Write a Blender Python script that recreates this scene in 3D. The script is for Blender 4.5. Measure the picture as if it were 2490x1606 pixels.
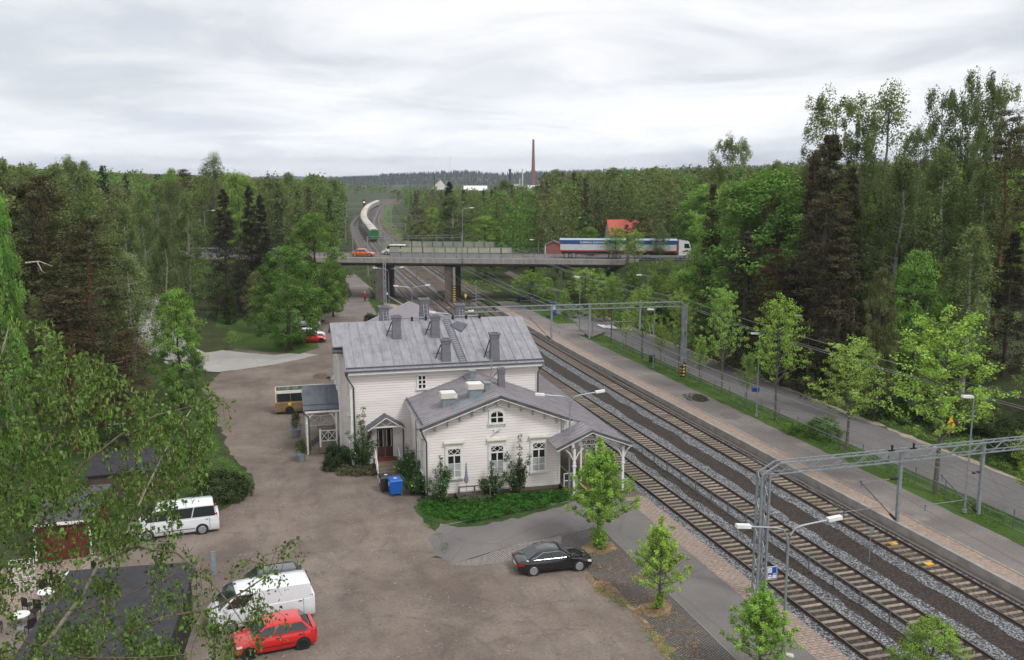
import bpy, bmesh, math, random
import numpy as np
from mathutils import Vector, Matrix, noise
R = math.radians
for _o in list(bpy.data.objects):
    bpy.data.objects.remove(_o)
scene = bpy.context.scene
COL = scene.collection
# ------------------------------------------------------------------ camera
F_PX, CX, CY, H = 2260.0, 1245.0, 803.0, 22.3
PITCH = math.atan((CY - 425.0) / F_PX)
HEAD = math.atan(665.0 / math.hypot(F_PX, CY - 425.0))
cam = bpy.data.cameras.new('camera'); camo = bpy.data.objects.new('camera', cam); COL.objects.link(camo)
cam.sensor_width = 36.0; cam.lens = F_PX / 2490.0 * 36.0
cam.clip_start = 0.2; cam.clip_end = 30000
camo.location = (0, 0, H); camo.rotation_euler = (R(90) - PITCH, 0, -HEAD)
scene.camera = camo
FWD = Vector((math.sin(HEAD) * math.cos(PITCH), math.cos(HEAD) * math.cos(PITCH), -math.sin(PITCH)))
RGT = Vector((math.cos(HEAD), -math.sin(HEAD), 0)); UPV = RGT.cross(FWD)
def ray(px, py): return FWD * F_PX + RGT * (px - CX) - UPV * (py - CY)
def at(px, py, z=0.0):                       # photo measurement -> ground position at height z
    d = ray(px, py); t = (z - H) / d.z
    return (d.x * t, d.y * t)
def atY(px, py, Y):                          # photo measurement -> (x, z) at known distance Y
    d = ray(px, py); t = Y / d.y
    return (d.x * t, H + d.z * t)
# ------------------------------------------------------------------ world and light
world = bpy.data.worlds.new("World"); scene.world = world; world.use_nodes = True
wn = world.node_tree.nodes; wl = world.node_tree.links; wn.clear()
def wnode(t, **k):
    n = wn.new(t)
    for a, b in k.items(): setattr(n, a, b)
    return n
SUN_EL, SUN_AZ = R(50), R(152)
out = wnode('ShaderNodeOutputWorld'); bg = wnode('ShaderNodeBackground'); wl.new(bg.outputs[0], out.inputs[0])
sky = wnode('ShaderNodeTexSky', sky_type='NISHITA', sun_disc=False); sky.sun_elevation = SUN_EL; sky.sun_rotation = SUN_AZ
sky.air_density = 1.2; sky.dust_density = 2.0
tc = wnode('ShaderNodeTexCoord'); sep = wnode('ShaderNodeSeparateXYZ'); wl.new(tc.outputs['Generated'], sep.inputs[0])
zc = wnode('ShaderNodeMath', operation='MAXIMUM'); wl.new(sep.outputs['Z'], zc.inputs[0]); zc.inputs[1].default_value = 0.0
za = wnode('ShaderNodeMath', operation='ADD'); wl.new(zc.outputs[0], za.inputs[0]); za.inputs[1].default_value = 0.13
dx = wnode('ShaderNodeMath', operation='DIVIDE'); wl.new(sep.outputs['X'], dx.inputs[0]); wl.new(za.outputs[0], dx.inputs[1])
dy = wnode('ShaderNodeMath', operation='DIVIDE'); wl.new(sep.outputs['Y'], dy.inputs[0]); wl.new(za.outputs[0], dy.inputs[1])
cmb = wnode('ShaderNodeCombineXYZ'); wl.new(dx.outputs[0], cmb.inputs[0]); wl.new(dy.outputs[0], cmb.inputs[1])
def wnoise(scale, detail, rough, dist, loc):
    mp = wnode('ShaderNodeMapping'); mp.inputs['Location'].default_value = loc; wl.new(cmb.outputs[0], mp.inputs[0])
    mp.inputs['Rotation'].default_value = (0, 0, 0.28)
    n = wnode('ShaderNodeTexNoise'); n.inputs['Scale'].default_value = scale; n.inputs['Detail'].default_value = detail
    n.inputs['Roughness'].default_value = rough; n.inputs['Distortion'].default_value = dist; wl.new(mp.outputs[0], n.inputs[0]); return n
n1 = wnoise(1.15, 9, 0.58, 0.55, (3.1, 7.7, 0)); n2 = wnoise(0.30, 5, 0.5, 0.2, (11.2, 1.3, 0))
madd = wnode('ShaderNodeMath', operation='ADD'); wl.new(n1.outputs[0], madd.inputs[0]); wl.new(n2.outputs[0], madd.inputs[1])
ramp = wnode('ShaderNodeValToRGB'); wl.new(madd.outputs[0], ramp.inputs[0])
mh = wnode('ShaderNodeMath', operation='MULTIPLY'); wl.new(madd.outputs[0], mh.inputs[0]); mh.inputs[1].default_value = 0.5; wl.new(mh.outputs[0], ramp.inputs[0])
cr = ramp.color_ramp; cr.interpolation = 'B_SPLINE'
cr.elements[0].position = 0.39; cr.elements[0].color = (0.57, 0.60, 0.655, 1)
cr.elements[1].position = 0.61; cr.elements[1].color = (0.90, 0.90, 0.905, 1)
e = cr.elements.new(0.455); e.color = (0.69, 0.712, 0.75, 1)
e = cr.elements.new(0.53); e.color = (0.81, 0.818, 0.835, 1)
gap = wnode('ShaderNodeValToRGB'); wl.new(n2.outputs[0], gap.inputs[0])
gap.color_ramp.elements[0].position = 0.30; gap.color_ramp.elements[0].color = (0.75, 0.75, 0.75, 1)
gap.color_ramp.elements[1].position = 0.46; gap.color_ramp.elements[1].color = (1, 1, 1, 1)
skys = wnode('ShaderNodeVectorMath', operation='SCALE'); wl.new(sky.outputs[0], skys.inputs[0]); skys.inputs['Scale'].default_value = 0.10
mx = wnode('ShaderNodeMix', data_type='RGBA'); wl.new(gap.outputs[0], mx.inputs[0]); wl.new(skys.outputs[0], mx.inputs[6]); wl.new(ramp.outputs[0], mx.inputs[7])
hg = wnode('ShaderNodeMapRange'); hg.interpolation_type = 'SMOOTHSTEP'; wl.new(sep.outputs['Z'], hg.inputs[0]); hg.inputs[1].default_value = 0.0; hg.inputs[2].default_value = 0.13; hg.inputs[3].default_value = 1.22; hg.inputs[4].default_value = 1.0
hs_ = wnode('ShaderNodeVectorMath', operation='SCALE'); wl.new(mx.outputs[2], hs_.inputs[0]); wl.new(hg.outputs[0], hs_.inputs['Scale'])
wl.new(hs_.outputs[0], bg.inputs[0]); bg.inputs[1].default_value = 1.0
sl = bpy.data.lights.new('sun', 'SUN'); sl.energy = 1.5; sl.angle = R(14); sl.color = (1, 0.975, 0.94)
so = bpy.data.objects.new('sun', sl); COL.objects.link(so)
so.rotation_euler = (R(90) - SUN_EL, 0, math.pi - SUN_AZ)
scene.view_settings.view_transform = 'Standard'; scene.view_settings.look = 'None'
scene.view_settings.exposure = 0.30; scene.view_settings.gamma = 1.0
scene.render.engine = 'CYCLES'
scene.cycles.max_bounces = 5; scene.cycles.diffuse_bounces = 2; scene.cycles.glossy_bounces = 2
scene.cycles.transmission_bounces = 3; scene.cycles.volume_bounces = 0; scene.cycles.transparent_max_bounces = 6
# ------------------------------------------------------------------ materials
def newmat(name):
    m = bpy.data.materials.new(name); m.use_nodes = True
    nt = m.node_tree; nt.nodes.clear()
    o = nt.nodes.new('ShaderNodeOutputMaterial'); b = nt.nodes.new('ShaderNodeBsdfPrincipled')
    nt.links.new(b.outputs[0], o.inputs[0]); return m, nt, b
def nd(nt, t, **k):
    n = nt.nodes.new(t)
    for a, b in k.items(): setattr(n, a, b)
    return n
def c4(c): return (c[0], c[1], c[2], 1)
def mixc(nt, fac, a, b, blend='MIX'):
    m = nd(nt, 'ShaderNodeMix', data_type='RGBA', blend_type=blend)
    for i, v in ((0, fac), (6, a), (7, b)):
        if hasattr(v, 'links'): nt.links.new(v, m.inputs[i])
        else: m.inputs[i].default_value = v if i == 0 else c4(v)
    return m.outputs[2]
def mapping(nt, scale=(1, 1, 1), rot=0.0, kind='Object', loc=(0, 0, 0)):
    t = nd(nt, 'ShaderNodeTexCoord'); m = nd(nt, 'ShaderNodeMapping')
    m.inputs['Scale'].default_value = scale; m.inputs['Rotation'].default_value = (0, 0, rot); m.inputs['Location'].default_value = loc
    nt.links.new(t.outputs[kind], m.inputs[0]); return m.outputs[0]
def fnoise(nt, vec, scale, detail=3, lo=0.35, hi=0.65, rough=0.55, dist=0.0):
    n = nd(nt, 'ShaderNodeTexNoise'); n.inputs['Scale'].default_value = scale; n.inputs['Detail'].default_value = detail
    n.inputs['Roughness'].default_value = rough; n.inputs['Distortion'].default_value = dist
    nt.links.new(vec, n.inputs[0])
    r = nd(nt, 'ShaderNodeMapRange'); r.inputs[1].default_value = lo; r.inputs[2].default_value = hi
    nt.links.new(n.outputs[0], r.inputs[0]); return r.outputs[0]
def math_(nt, op, a, b=None, clamp=False):
    m = nd(nt, 'ShaderNodeMath', operation=op); m.use_clamp = clamp
    for i, v in ((0, a), (1, b)):
        if v is None: continue
        if hasattr(v, 'links'): nt.links.new(v, m.inputs[i])
        else: m.inputs[i].default_value = v
    return m.outputs[0]
def mat(name, c1, c2=None, scale=3.0, rough=0.7, metal=0.0, layers=(), stretch=(1, 1, 1), bump=0.0, spec=0.5, coat=0.0):
    """procedural: c1/c2 by noise, plus extra (colour, scale, lo, hi, strength) layers"""
    m, nt, b = newmat(name)
    v = mapping(nt, stretch)
    if c2 is None: c2 = tuple(x * 0.86 for x in c1)
    c = mixc(nt, fnoise(nt, v, scale, 4), c2, c1)
    for (lc, ls, lo, hi, st) in layers:
        f = math_(nt, 'MULTIPLY', fnoise(nt, v, ls, 5, lo, hi), st)
        c = mixc(nt, f, c, lc)
    nt.links.new(c, b.inputs['Base Color']); b.inputs['Roughness'].default_value = rough; b.inputs['Metallic'].default_value = metal
    b.inputs['Specular IOR Level'].default_value = spec
    if coat: b.inputs['Coat Weight'].default_value = coat; b.inputs['Coat Roughness'].default_value = 0.05
    if bump:
        bp = nd(nt, 'ShaderNodeBump'); bp.inputs['Strength'].default_value = bump; bp.inputs['Distance'].default_value = 0.03
        n = nd(nt, 'ShaderNodeTexNoise'); n.inputs['Scale'].default_value = scale * 6; nt.links.new(v, n.inputs[0])
        nt.links.new(n.outputs[0], bp.inputs['Height']); nt.links.new(bp.outputs[0], b.inputs['Normal'])
    return m
def gravel_mat():
    m, nt, b = newmat('gravel_surface'); v = mapping(nt)
    c = mixc(nt, fnoise(nt, v, 0.16, 7, 0.38, 0.64, 0.66), (0.142, 0.113, 0.095), (0.250, 0.207, 0.174))
    c = mixc(nt, math_(nt, 'MULTIPLY', fnoise(nt, v, 0.35, 4, 0.48, 0.72), 0.5), c, (0.225, 0.172, 0.143))
    v2 = mapping(nt, (0.9, 0.25, 1), 0.5)
    c = mixc(nt, math_(nt, 'MULTIPLY', fnoise(nt, v2, 0.8, 6, 0.50, 0.75, 0.65), 0.5), c, (0.105, 0.086, 0.076))
    c = mixc(nt, math_(nt, 'MULTIPLY', fnoise(nt, v, 1.1, 6, 0.55, 0.8, 0.7), 0.35), c, (0.27, 0.225, 0.188))
    # tyre arcs
    tcn = nd(nt, 'ShaderNodeTexCoord'); sp = nd(nt, 'ShaderNodeSeparateXYZ'); nt.links.new(tcn.outputs['Object'], sp.inputs[0])
    brk = fnoise(nt, v, 0.9, 4, 0.42, 0.62)
    for (cx, cy, rad, w, st) in ((4.2, 38.5, 6.4, .13, .55), (5.6, 39.8, 7.9, .13, .5), (14.5, 36.5, 7.2, .12, .5), (13, 35.2, 5.7, .12, .5), (-9, 62.0, 16.8, .15, .45), (-9, 62.0, 18.4, .15, .4),
                                (22, 62, 20.5, .16, .4), (22, 62, 22.1, .16, .4), (3, 70, 12.4, .12, .45), (-3, 20, 34.5, .1, .6), (-30, 80, 36.5, .2, .35), (-30, 80, 38.3, .2, .35)):
        ax = math_(nt, 'SUBTRACT', sp.outputs[0], cx); ay = math_(nt, 'SUBTRACT', sp.outputs[1], cy)
        d = math_(nt, 'SQRT', math_(nt, 'ADD', math_(nt, 'MULTIPLY', ax, ax), math_(nt, 'MULTIPLY', ay, ay)))
        d = math_(nt, 'ABSOLUTE', math_(nt, 'SUBTRACT', d, rad))
        f = math_(nt, 'SUBTRACT', 1.0, math_(nt, 'DIVIDE', d, w * 1.8), clamp=True)
        f = math_(nt, 'MULTIPLY', math_(nt, 'MULTIPLY', f, st * .75), brk)
        c = mixc(nt, f, c, (0.085, 0.070, 0.063))
    fine = nd(nt, 'ShaderNodeTexNoise'); fine.inputs['Scale'].default_value = 6; fine.inputs['Detail'].default_value = 6; fine.inputs['Roughness'].default_value = .8; nt.links.new(v, fine.inputs[0])
    g = nd(nt, 'ShaderNodeMapRange'); g.inputs[1].default_value = 0.3; g.inputs[2].default_value = 0.7; g.inputs[3].default_value = 0.72; g.inputs[4].default_value = 1.28
    nt.links.new(fine.outputs[0], g.inputs[0])
    vm = nd(nt, 'ShaderNodeVectorMath', operation='SCALE'); nt.links.new(c, vm.inputs[0]); nt.links.new(g.outputs[0], vm.inputs['Scale'])
    nt.links.new(vm.outputs[0], b.inputs['Base Color']); b.inputs['Roughness'].default_value = 0.95; b.inputs['Specular IOR Level'].default_value = 0.2
    return m
def grain(nt, c, v, scale, lo, hi):
    fine = nd(nt, 'ShaderNodeTexNoise'); fine.inputs['Scale'].default_value = scale; fine.inputs['Detail'].default_value = 2; nt.links.new(v, fine.inputs[0])
    g = nd(nt, 'ShaderNodeMapRange'); g.inputs[1].default_value = 0.3; g.inputs[2].default_value = 0.7; g.inputs[3].default_value = lo; g.inputs[4].default_value = hi
    nt.links.new(fine.outputs[0], g.inputs[0])
    vm = nd(nt, 'ShaderNodeVectorMath', operation='SCALE'); nt.links.new(c, vm.inputs[0]); nt.links.new(g.outputs[0], vm.inputs['Scale'])
    return vm.outputs[0]
def ground_mat(name, c1, c2, s, c3=None, s3=2.0, lo3=.5, hi3=.7, st3=.6, gs=10, glo=.75, ghi=1.25, rough=.95, stretch=(1, 1, 1), cracks=0):
    m, nt, b = newmat(name); v = mapping(nt, stretch)
    c = mixc(nt, fnoise(nt, v, s, 5, 0.35, 0.65, .6), c1, c2)
    if c3: c = mixc(nt, math_(nt, 'MULTIPLY', fnoise(nt, v, s3, 5, lo3, hi3, .62), st3), c, c3)
    if cracks:
        vo = nd(nt, 'ShaderNodeTexVoronoi', feature='DISTANCE_TO_EDGE'); vo.inputs['Scale'].default_value = cracks; nt.links.new(v, vo.inputs[0])
        f = math_(nt, 'LESS_THAN', vo.outputs[0], 0.012)
        c = mixc(nt, math_(nt, 'MULTIPLY', f, 0.16), c, tuple(x * .5 for x in c1))
    c = grain(nt, c, v, gs, glo, ghi)
    nt.links.new(c, b.inputs['Base Color']); b.inputs['Roughness'].default_value = rough; b.inputs['Specular IOR Level'].default_value = 0.25
    return m
def stone_mat(name, ca, cb, scale, glo=.35, ghi=1.2):
    m, nt, b = newmat(name); v = mapping(nt)
    vo = nd(nt, 'ShaderNodeTexVoronoi'); vo.inputs['Scale'].default_value = scale; nt.links.new(v, vo.inputs[0])
    sp = nd(nt, 'ShaderNodeSeparateColor'); nt.links.new(vo.outputs['Color'], sp.inputs[0])
    c = mixc(nt, sp.outputs[0], ca, cb)
    c = mixc(nt, math_(nt, 'MULTIPLY', fnoise(nt, v, 0.6, 4, .5, .75), .3), c, tuple(x * .6 for x in ca))
    g = nd(nt, 'ShaderNodeMapRange'); g.inputs[1].default_value = 0.0; g.inputs[2].default_value = 0.62; g.inputs[3].default_value = ghi; g.inputs[4].default_value = glo
    nt.links.new(vo.outputs['Distance'], g.inputs[0])
    vm = nd(nt, 'ShaderNodeVectorMath', operation='SCALE'); nt.links.new(c, vm.inputs[0]); nt.links.new(g.outputs[0], vm.inputs['Scale'])
    nt.links.new(vm.outputs[0], b.inputs['Base Color']); b.inputs['Roughness'].default_value = 0.9
    return m
def brick_mat(name, ca, cb, mortar, bw, bh, ms=.02, rot=0.0, vert=False, patch=None):
    m, nt, b = newmat(name); v = mapping(nt, (1, 1, 1), rot)
    if vert:
        sp = nd(nt, 'ShaderNodeSeparateXYZ'); nt.links.new(v, sp.inputs[0]); cb_ = nd(nt, 'ShaderNodeCombineXYZ')
        nt.links.new(math_(nt, 'ADD', sp.outputs[0], sp.outputs[1]), cb_.inputs[0]); nt.links.new(sp.outputs[2], cb_.inputs[1]); vv = cb_.outputs[0]
    else: vv = v
    t = nd(nt, 'ShaderNodeTexBrick'); nt.links.new(vv, t.inputs[0]); t.inputs['Scale'].default_value = 1.0
    t.inputs['Brick Width'].default_value = bw; t.inputs['Row Height'].default_value = bh; t.inputs['Mortar Size'].default_value = ms
    t.inputs['Color1'].default_value = c4(ca); t.inputs['Color2'].default_value = c4(cb); t.inputs['Mortar'].default_value = c4(mortar)
    c = t.outputs[0]
    c = mixc(nt, math_(nt, 'MULTIPLY', fnoise(nt, v, 0.35, 5, .45, .75), .5), c, patch or tuple(x * .6 for x in ca))
    c = grain(nt, c, v, 5, .8, 1.2)
    nt.links.new(c, b.inputs['Base Color']); b.inputs['Roughness'].default_value = 0.9
    return m
def leaf_mat(name, col, tr=.33, hue=.022):
    m = bpy.data.materials.new(name); m.use_nodes = True; nt = m.node_tree; nt.nodes.clear()
    o = nd(nt, 'ShaderNodeOutputMaterial'); d = nd(nt, 'ShaderNodeBsdfDiffuse'); t = nd(nt, 'ShaderNodeBsdfTranslucent'); mxs = nd(nt, 'ShaderNodeMixShader')
    at_ = nd(nt, 'ShaderNodeAttribute', attribute_name='tint'); oi = nd(nt, 'ShaderNodeObjectInfo')
    g = nd(nt, 'ShaderNodeMapRange'); g.inputs[3].default_value = .38; g.inputs[4].default_value = 2.25; nt.links.new(at_.outputs['Fac'], g.inputs[0])
    hs = nd(nt, 'ShaderNodeHueSaturation'); hs.inputs['Saturation'].default_value = .90; hs.inputs['Color'].default_value = c4(col)
    hh = nd(nt, 'ShaderNodeMapRange'); hh.inputs[3].default_value = .5 - hue * .5; hh.inputs[4].default_value = .5 + hue * .5
    nt.links.new(oi.outputs['Random'], hh.inputs[0]); nt.links.new(hh.outputs[0], hs.inputs['Hue'])
    v2 = nd(nt, 'ShaderNodeMapRange'); v2.inputs[3].default_value = .8; v2.inputs[4].default_value = 1.2
    wn2 = nd(nt, 'ShaderNodeTexWhiteNoise', noise_dimensions='1D'); nt.links.new(oi.outputs['Random'], wn2.inputs['W']); nt.links.new(wn2.outputs[0], v2.inputs[0])
    nt.links.new(math_(nt, 'MULTIPLY', g.outputs[0], v2.outputs[0]), hs.inputs['Value'])
    nt.links.new(hs.outputs[0], d.inputs[0])
    vm = nd(nt, 'ShaderNodeVectorMath', operation='MULTIPLY'); nt.links.new(hs.outputs[0], vm.inputs[0]); vm.inputs[1].default_value = (1.25, 1.2, .6)
    nt.links.new(vm.outputs[0], t.inputs[0])
    mxs.inputs[0].default_value = tr; nt.links.new(d.outputs[0], mxs.inputs[1]); nt.links.new(t.outputs[0], mxs.inputs[2]); nt.links.new(mxs.outputs[0], o.inputs[0])
    return m
def roof_mat(name, a, b_, dark, rot=0.0, along='Y'):
    m, nt, b = newmat(name)
    st = (3.0, .45, 1) if along == 'Y' else (.45, 3.0, 1)
    v = mapping(nt, st); v0 = mapping(nt)
    c = mixc(nt, fnoise(nt, v, 1.1, 6, .35, .65, .65), a, b_)
    c = mixc(nt, math_(nt, 'MULTIPLY', fnoise(nt, v0, 1.3, 5, .48, .7, .6), .55), c, dark)
    c = mixc(nt, math_(nt, 'MULTIPLY', fnoise(nt, v, 2.6, 5, .55, .75), .4), c, tuple(min(.6, x * 1.35) for x in a))
    nt.links.new(c, b.inputs['Base Color']); b.inputs['Roughness'].default_value = .55; b.inputs['Metallic'].default_value = 0.15
    return m
def plain(name, col, rough=.5, metal=0.0, coat=0.0, spec=.5):
    return mat(name, col, tuple(x * .93 for x in col), 2.0, rough, metal, spec=spec, coat=coat)
M = {}
M['gravel'] = gravel_mat()
M['grass'] = ground_mat('grass_surface', (0.030, 0.060, 0.014), (0.060, 0.105, 0.022), .35, (0.10, 0.10, 0.04), .9, .55, .8, .55, 14, .5, 1.5)
M['lawn'] = ground_mat('lawn_surface', (0.045, 0.088, 0.014), (0.075, 0.130, 0.022), .3, (0.09, 0.11, 0.04), .6, .58, .8, .5, 16, .6, 1.4)
M['forest_floor'] = ground_mat('forest_floor', (0.028, 0.044, 0.012), (0.052, 0.072, 0.022), .2, (0.085, 0.055, 0.035), .5, .5, .7, .7, 6, .5, 1.5)
M['asphalt'] = ground_mat('asphalt_surface', (0.150, 0.138, 0.134), (0.205, 0.188, 0.180), .25, (0.14, 0.13, 0.125), .5, .52, .7, .6, 12, .85, 1.15, cracks=.16)
M['asphalt_far'] = ground_mat('platform_asphalt', (0.170, 0.150, 0.142), (0.235, 0.208, 0.195), .22, (0.36, 0.32, 0.27), .35, .60, .78, .6, 10, .82, 1.18)
M['street'] = ground_mat('street_asphalt', (0.135, 0.126, 0.124), (0.195, 0.182, 0.178), .15, (0.13, 0.12, 0.12), .3, .5, .7, .6, 10, .85, 1.15, cracks=.12)
M['lightroad'] = ground_mat('pale_asphalt', (0.34, 0.325, 0.31), (0.43, 0.41, 0.39), .2, (0.27, 0.26, 0.24), .5, .55, .75, .5, 10, .9, 1.1, cracks=.1)
M['sand'] = ground_mat('sandy_verge', (0.33, 0.27, 0.20), (0.42, 0.35, 0.27), .6, (0.13, 0.14, 0.06), 1.5, .5, .7, .6, 9)
M['dryleaf'] = ground_mat('dry_leaf_litter', (0.16, 0.11, 0.06), (0.34, 0.23, 0.13), 1.2, (0.07, 0.09, 0.03), 1.5, .52, .7, .8, 11, .5, 1.5)
M['dirt'] = ground_mat('brown_earth', (0.085, 0.062, 0.048), (0.145, 0.108, 0.082), .4, (0.045, 0.05, 0.02), .7, .55, .75, .7, 9, .5, 1.5)
M['trackdirt'] = stone_mat('brown_ballast', (0.045, 0.031, 0.025), (0.105, 0.073, 0.056), 9)
M['bedbrown'] = stone_mat('dark_ballast', (0.045, 0.032, 0.027), (0.13, 0.095, 0.075), 8)
M['bedwarm'] = stone_mat('warm_ballast', (0.10, 0.065, 0.045), (0.19, 0.13, 0.09), 8)
M['ballast'] = stone_mat('pale_ballast', (0.26, 0.265, 0.285), (0.62, 0.625, 0.65), 9, .12, 1.12)
M['cobble_pale'] = brick_mat('pale_setts', (0.40, 0.355, 0.33), (0.30, 0.27, 0.25), (0.10, 0.09, 0.08), .17, .14, .03, 0.3, patch=(.24, .21, .19))  # paler copy of the setts, sunlit tone put into the stone colour
M['cobble'] = brick_mat('cobble_setts', (0.22, 0.195, 0.18), (0.15, 0.135, 0.13), (0.045, 0.04, 0.036), .16, .13, .028, 0.5, patch=(.12, .10, .085))
M['paver'] = brick_mat('clay_pavers', (0.36, 0.275, 0.225), (0.29, 0.22, 0.18), (0.15, 0.115, 0.095), .42, .21, .022, 0.0, patch=(.24, .19, .155))
M['paver_pink'] = brick_mat('pink_pavers', (0.38, 0.285, 0.225), (0.30, 0.225, 0.18), (0.24, 0.18, 0.15), .4, .2, .02, 0.0, patch=(.28, .215, .175))
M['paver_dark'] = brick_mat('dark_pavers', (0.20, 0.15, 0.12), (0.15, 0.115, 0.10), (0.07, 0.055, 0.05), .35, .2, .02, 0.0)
M['concrete'] = mat('weathered_concrete', (0.36, 0.33, 0.30), (0.26, 0.24, 0.22), 1.2, .9, layers=[((.12, .11, .10), 2.5, .55, .8, .6)])
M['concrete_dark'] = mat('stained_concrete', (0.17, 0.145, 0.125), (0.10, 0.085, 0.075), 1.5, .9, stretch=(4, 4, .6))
M['concrete_pale'] = mat('pale_concrete', (0.52, 0.47, 0.44), (0.42, 0.38, 0.36), 1.5, .9, layers=[((.25, .23, .21), 3, .6, .8, .5)])
M['sleeper'] = mat('sleeper_concrete', (0.36, 0.30, 0.23), (0.27, 0.225, 0.175), 3, .9, layers=[((.12, .09, .07), 5, .5, .8, .6)])
def vary(m, lo=.7, hi=1.2):
    nt = m.node_tree; b = [n for n in nt.nodes if n.type == 'BSDF_PRINCIPLED'][0]; src = b.inputs['Base Color'].links[0].from_socket
    oi = nd(nt, 'ShaderNodeObjectInfo'); g = nd(nt, 'ShaderNodeMapRange'); g.inputs[3].default_value = lo; g.inputs[4].default_value = hi; nt.links.new(oi.outputs['Random'], g.inputs[0])
    vm = nd(nt, 'ShaderNodeVectorMath', operation='SCALE'); nt.links.new(src, vm.inputs[0]); nt.links.new(g.outputs[0], vm.inputs['Scale']); nt.links.new(vm.outputs[0], b.inputs['Base Color'])
vary(M['sleeper'], .62, 1.12)
M['bridgeconc'] = mat('streaked_concrete', (0.36, 0.33, 0.30), (0.27, 0.25, 0.23), .8, .9, layers=[((.13, .12, .11), 1.4, .5, .75, .7), ((.45, .42, .38), .5, .6, .8, .4)], stretch=(2.2, 2.2, .35))
M['rail'] = mat('rusty_rail', (0.055, 0.036, 0.032), (0.09, 0.055, 0.045), 3, .6, 0.3)
M['railtop'] = plain('worn_rail_head', (0.20, 0.175, 0.16), .35, .8)
M['siding'] = mat('painted_siding', (0.83, 0.775, 0.745), (0.76, 0.705, 0.675), .8, .55, layers=[((.66, .58, .55), .5, .5, .75, .4), ((.50, .44, .41), 1.6, .62, .8, .35)], stretch=(.4, .4, 2))
M['trim'] = mat('white_trim', (0.78, 0.77, 0.735), (0.70, 0.69, 0.655), 2, .5, layers=[((.55, .52, .45), 2.5, .6, .8, .5)])
M['soffit'] = mat('cream_soffit', (0.55, 0.50, 0.42), (0.45, 0.40, 0.33), 2, .7)
M['plinth'] = mat('reddish_plinth', (0.20, 0.145, 0.125), (0.15, 0.11, 0.10), 3, .9)
M['roof_main'] = roof_mat('mottled_roof_metal', (0.335, 0.330, 0.350), (0.235, 0.231, 0.252), (0.150, 0.148, 0.165))
M['roof_wing'] = roof_mat('lilac_roof_metal', (0.335, 0.312, 0.328), (0.245, 0.229, 0.246), (0.165, 0.154, 0.170), along='X')
M['greenish'] = plain('muted_kerb', (0.22, 0.205, 0.195), .9)
M['roof_edge'] = mat('dark_roof_edge', (0.13, 0.135, 0.155), (0.09, 0.09, 0.105), 2, .5, .3)
M['roof_blue'] = mat('blue_grey_roof', (0.125, 0.14, 0.165), (0.085, 0.095, 0.115), 1.2, .45, .3, layers=[((.2, .22, .24), 3, .6, .8, .3)])
M['roof_far'] = roof_mat('pale_seam_roof', (0.42, 0.39, 0.41), (0.36, 0.335, 0.36), (0.28, 0.26, 0.29), along='X')
M['chimney'] = mat('chimney_render', (0.185, 0.175, 0.20), (0.15, 0.142, 0.165), 3, .7)
M['soot'] = plain('sooty_black', (0.018, 0.016, 0.016), .9)
M['pipe'] = plain('grey_downpipe', (0.075, 0.078, 0.09), .45, .3)
M['galv'] = mat('galvanised_steel', (0.36, 0.39, 0.42), (0.28, 0.305, 0.335), 4, .45, .5)
M['galv_dark'] = mat('aged_steel', (0.20, 0.21, 0.225), (0.14, 0.148, 0.16), 4, .5, .5)
M['wire'] = plain('catenary_wire', (0.20, 0.21, 0.21), .5, .4)
M['zinc'] = mat('zinc_sheet', (0.33, 0.375, 0.40), (0.25, 0.285, 0.31), 3, .4, .5)
M['hood'] = mat('cream_hood', (0.66, 0.63, 0.55), (0.55, 0.53, 0.46), 3, .5)
M['glass'] = plain('window_glass', (0.012, 0.014, 0.016), .06, 0, spec=.6)
M['curtain'] = mat('net_curtain', (0.45, 0.46, 0.46), (0.30, 0.31, 0.31), 18, .8, stretch=(1, 1, .05))
M['door'] = mat('brown_door', (0.085, 0.040, 0.030), (0.06, 0.028, 0.022), 4, .45)
M['mat_red'] = plain('red_doormat', (0.17, 0.035, 0.03), .95)
M['wood_step'] = mat('weathered_steps', (0.28, 0.23, 0.18), (0.2, 0.16, 0.125), 5, .85)
M['deck'] = mat('brown_deck', (0.115, 0.085, 0.075), (0.08, 0.06, 0.052), 6, .8, stretch=(1, 8, 1))
M['black'] = plain('matt_black', (0.012, 0.012, 0.013), .6)
M['white'] = mat('white_paint', (0.80, 0.80, 0.79), (0.72, 0.72, 0.71), 3, .5)
M['signblue'] = plain('sign_blue', (0.012, 0.07, 0.35), .4)
M['blue'] = plain('blue_plastic', (0.012, 0.12, 0.48), .35)
M['darkbin'] = plain('dark_plastic', (0.03, 0.032, 0.036), .4)
M['yellow'] = plain('yellow_paint', (0.75, 0.52, 0.02), .6)
M['orangeplate'] = plain('orange_plate', (0.85, 0.42, 0.02), .6)
M['orange'] = plain('orange_paint', (0.75, 0.14, 0.02), .35, coat=.5)
M['red'] = plain('red_paint', (0.62, 0.012, 0.014), .3, coat=.8)
M['redtruck'] = plain('dark_red_paint', (0.38, 0.02, 0.02), .4)
M['redwall'] = mat('red_ochre_boards', (0.15, 0.020, 0.016), (0.10, 0.014, 0.012), 6, .8, stretch=(8, 8, .6))
M['bitumen'] = mat('black_bitumen', (0.034, 0.032, 0.038), (0.022, 0.021, 0.026), 1.2, .75, layers=[((.06, .055, .06), 4, .5, .8, .6)])
M['bitumen_grey'] = mat('grey_bitumen', (0.085, 0.08, 0.09), (0.06, 0.056, 0.064), 1.2, .8)
M['black_paint'] = plain('black_car_paint', (0.006, 0.006, 0.008), .18, coat=1.0)
M['white_paint'] = plain('white_car_paint', (0.78, 0.80, 0.82), .25, coat=.8)
M['silver_paint'] = plain('silver_car_paint', (0.46, 0.47, 0.49), .3, .4, coat=.8)
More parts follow.
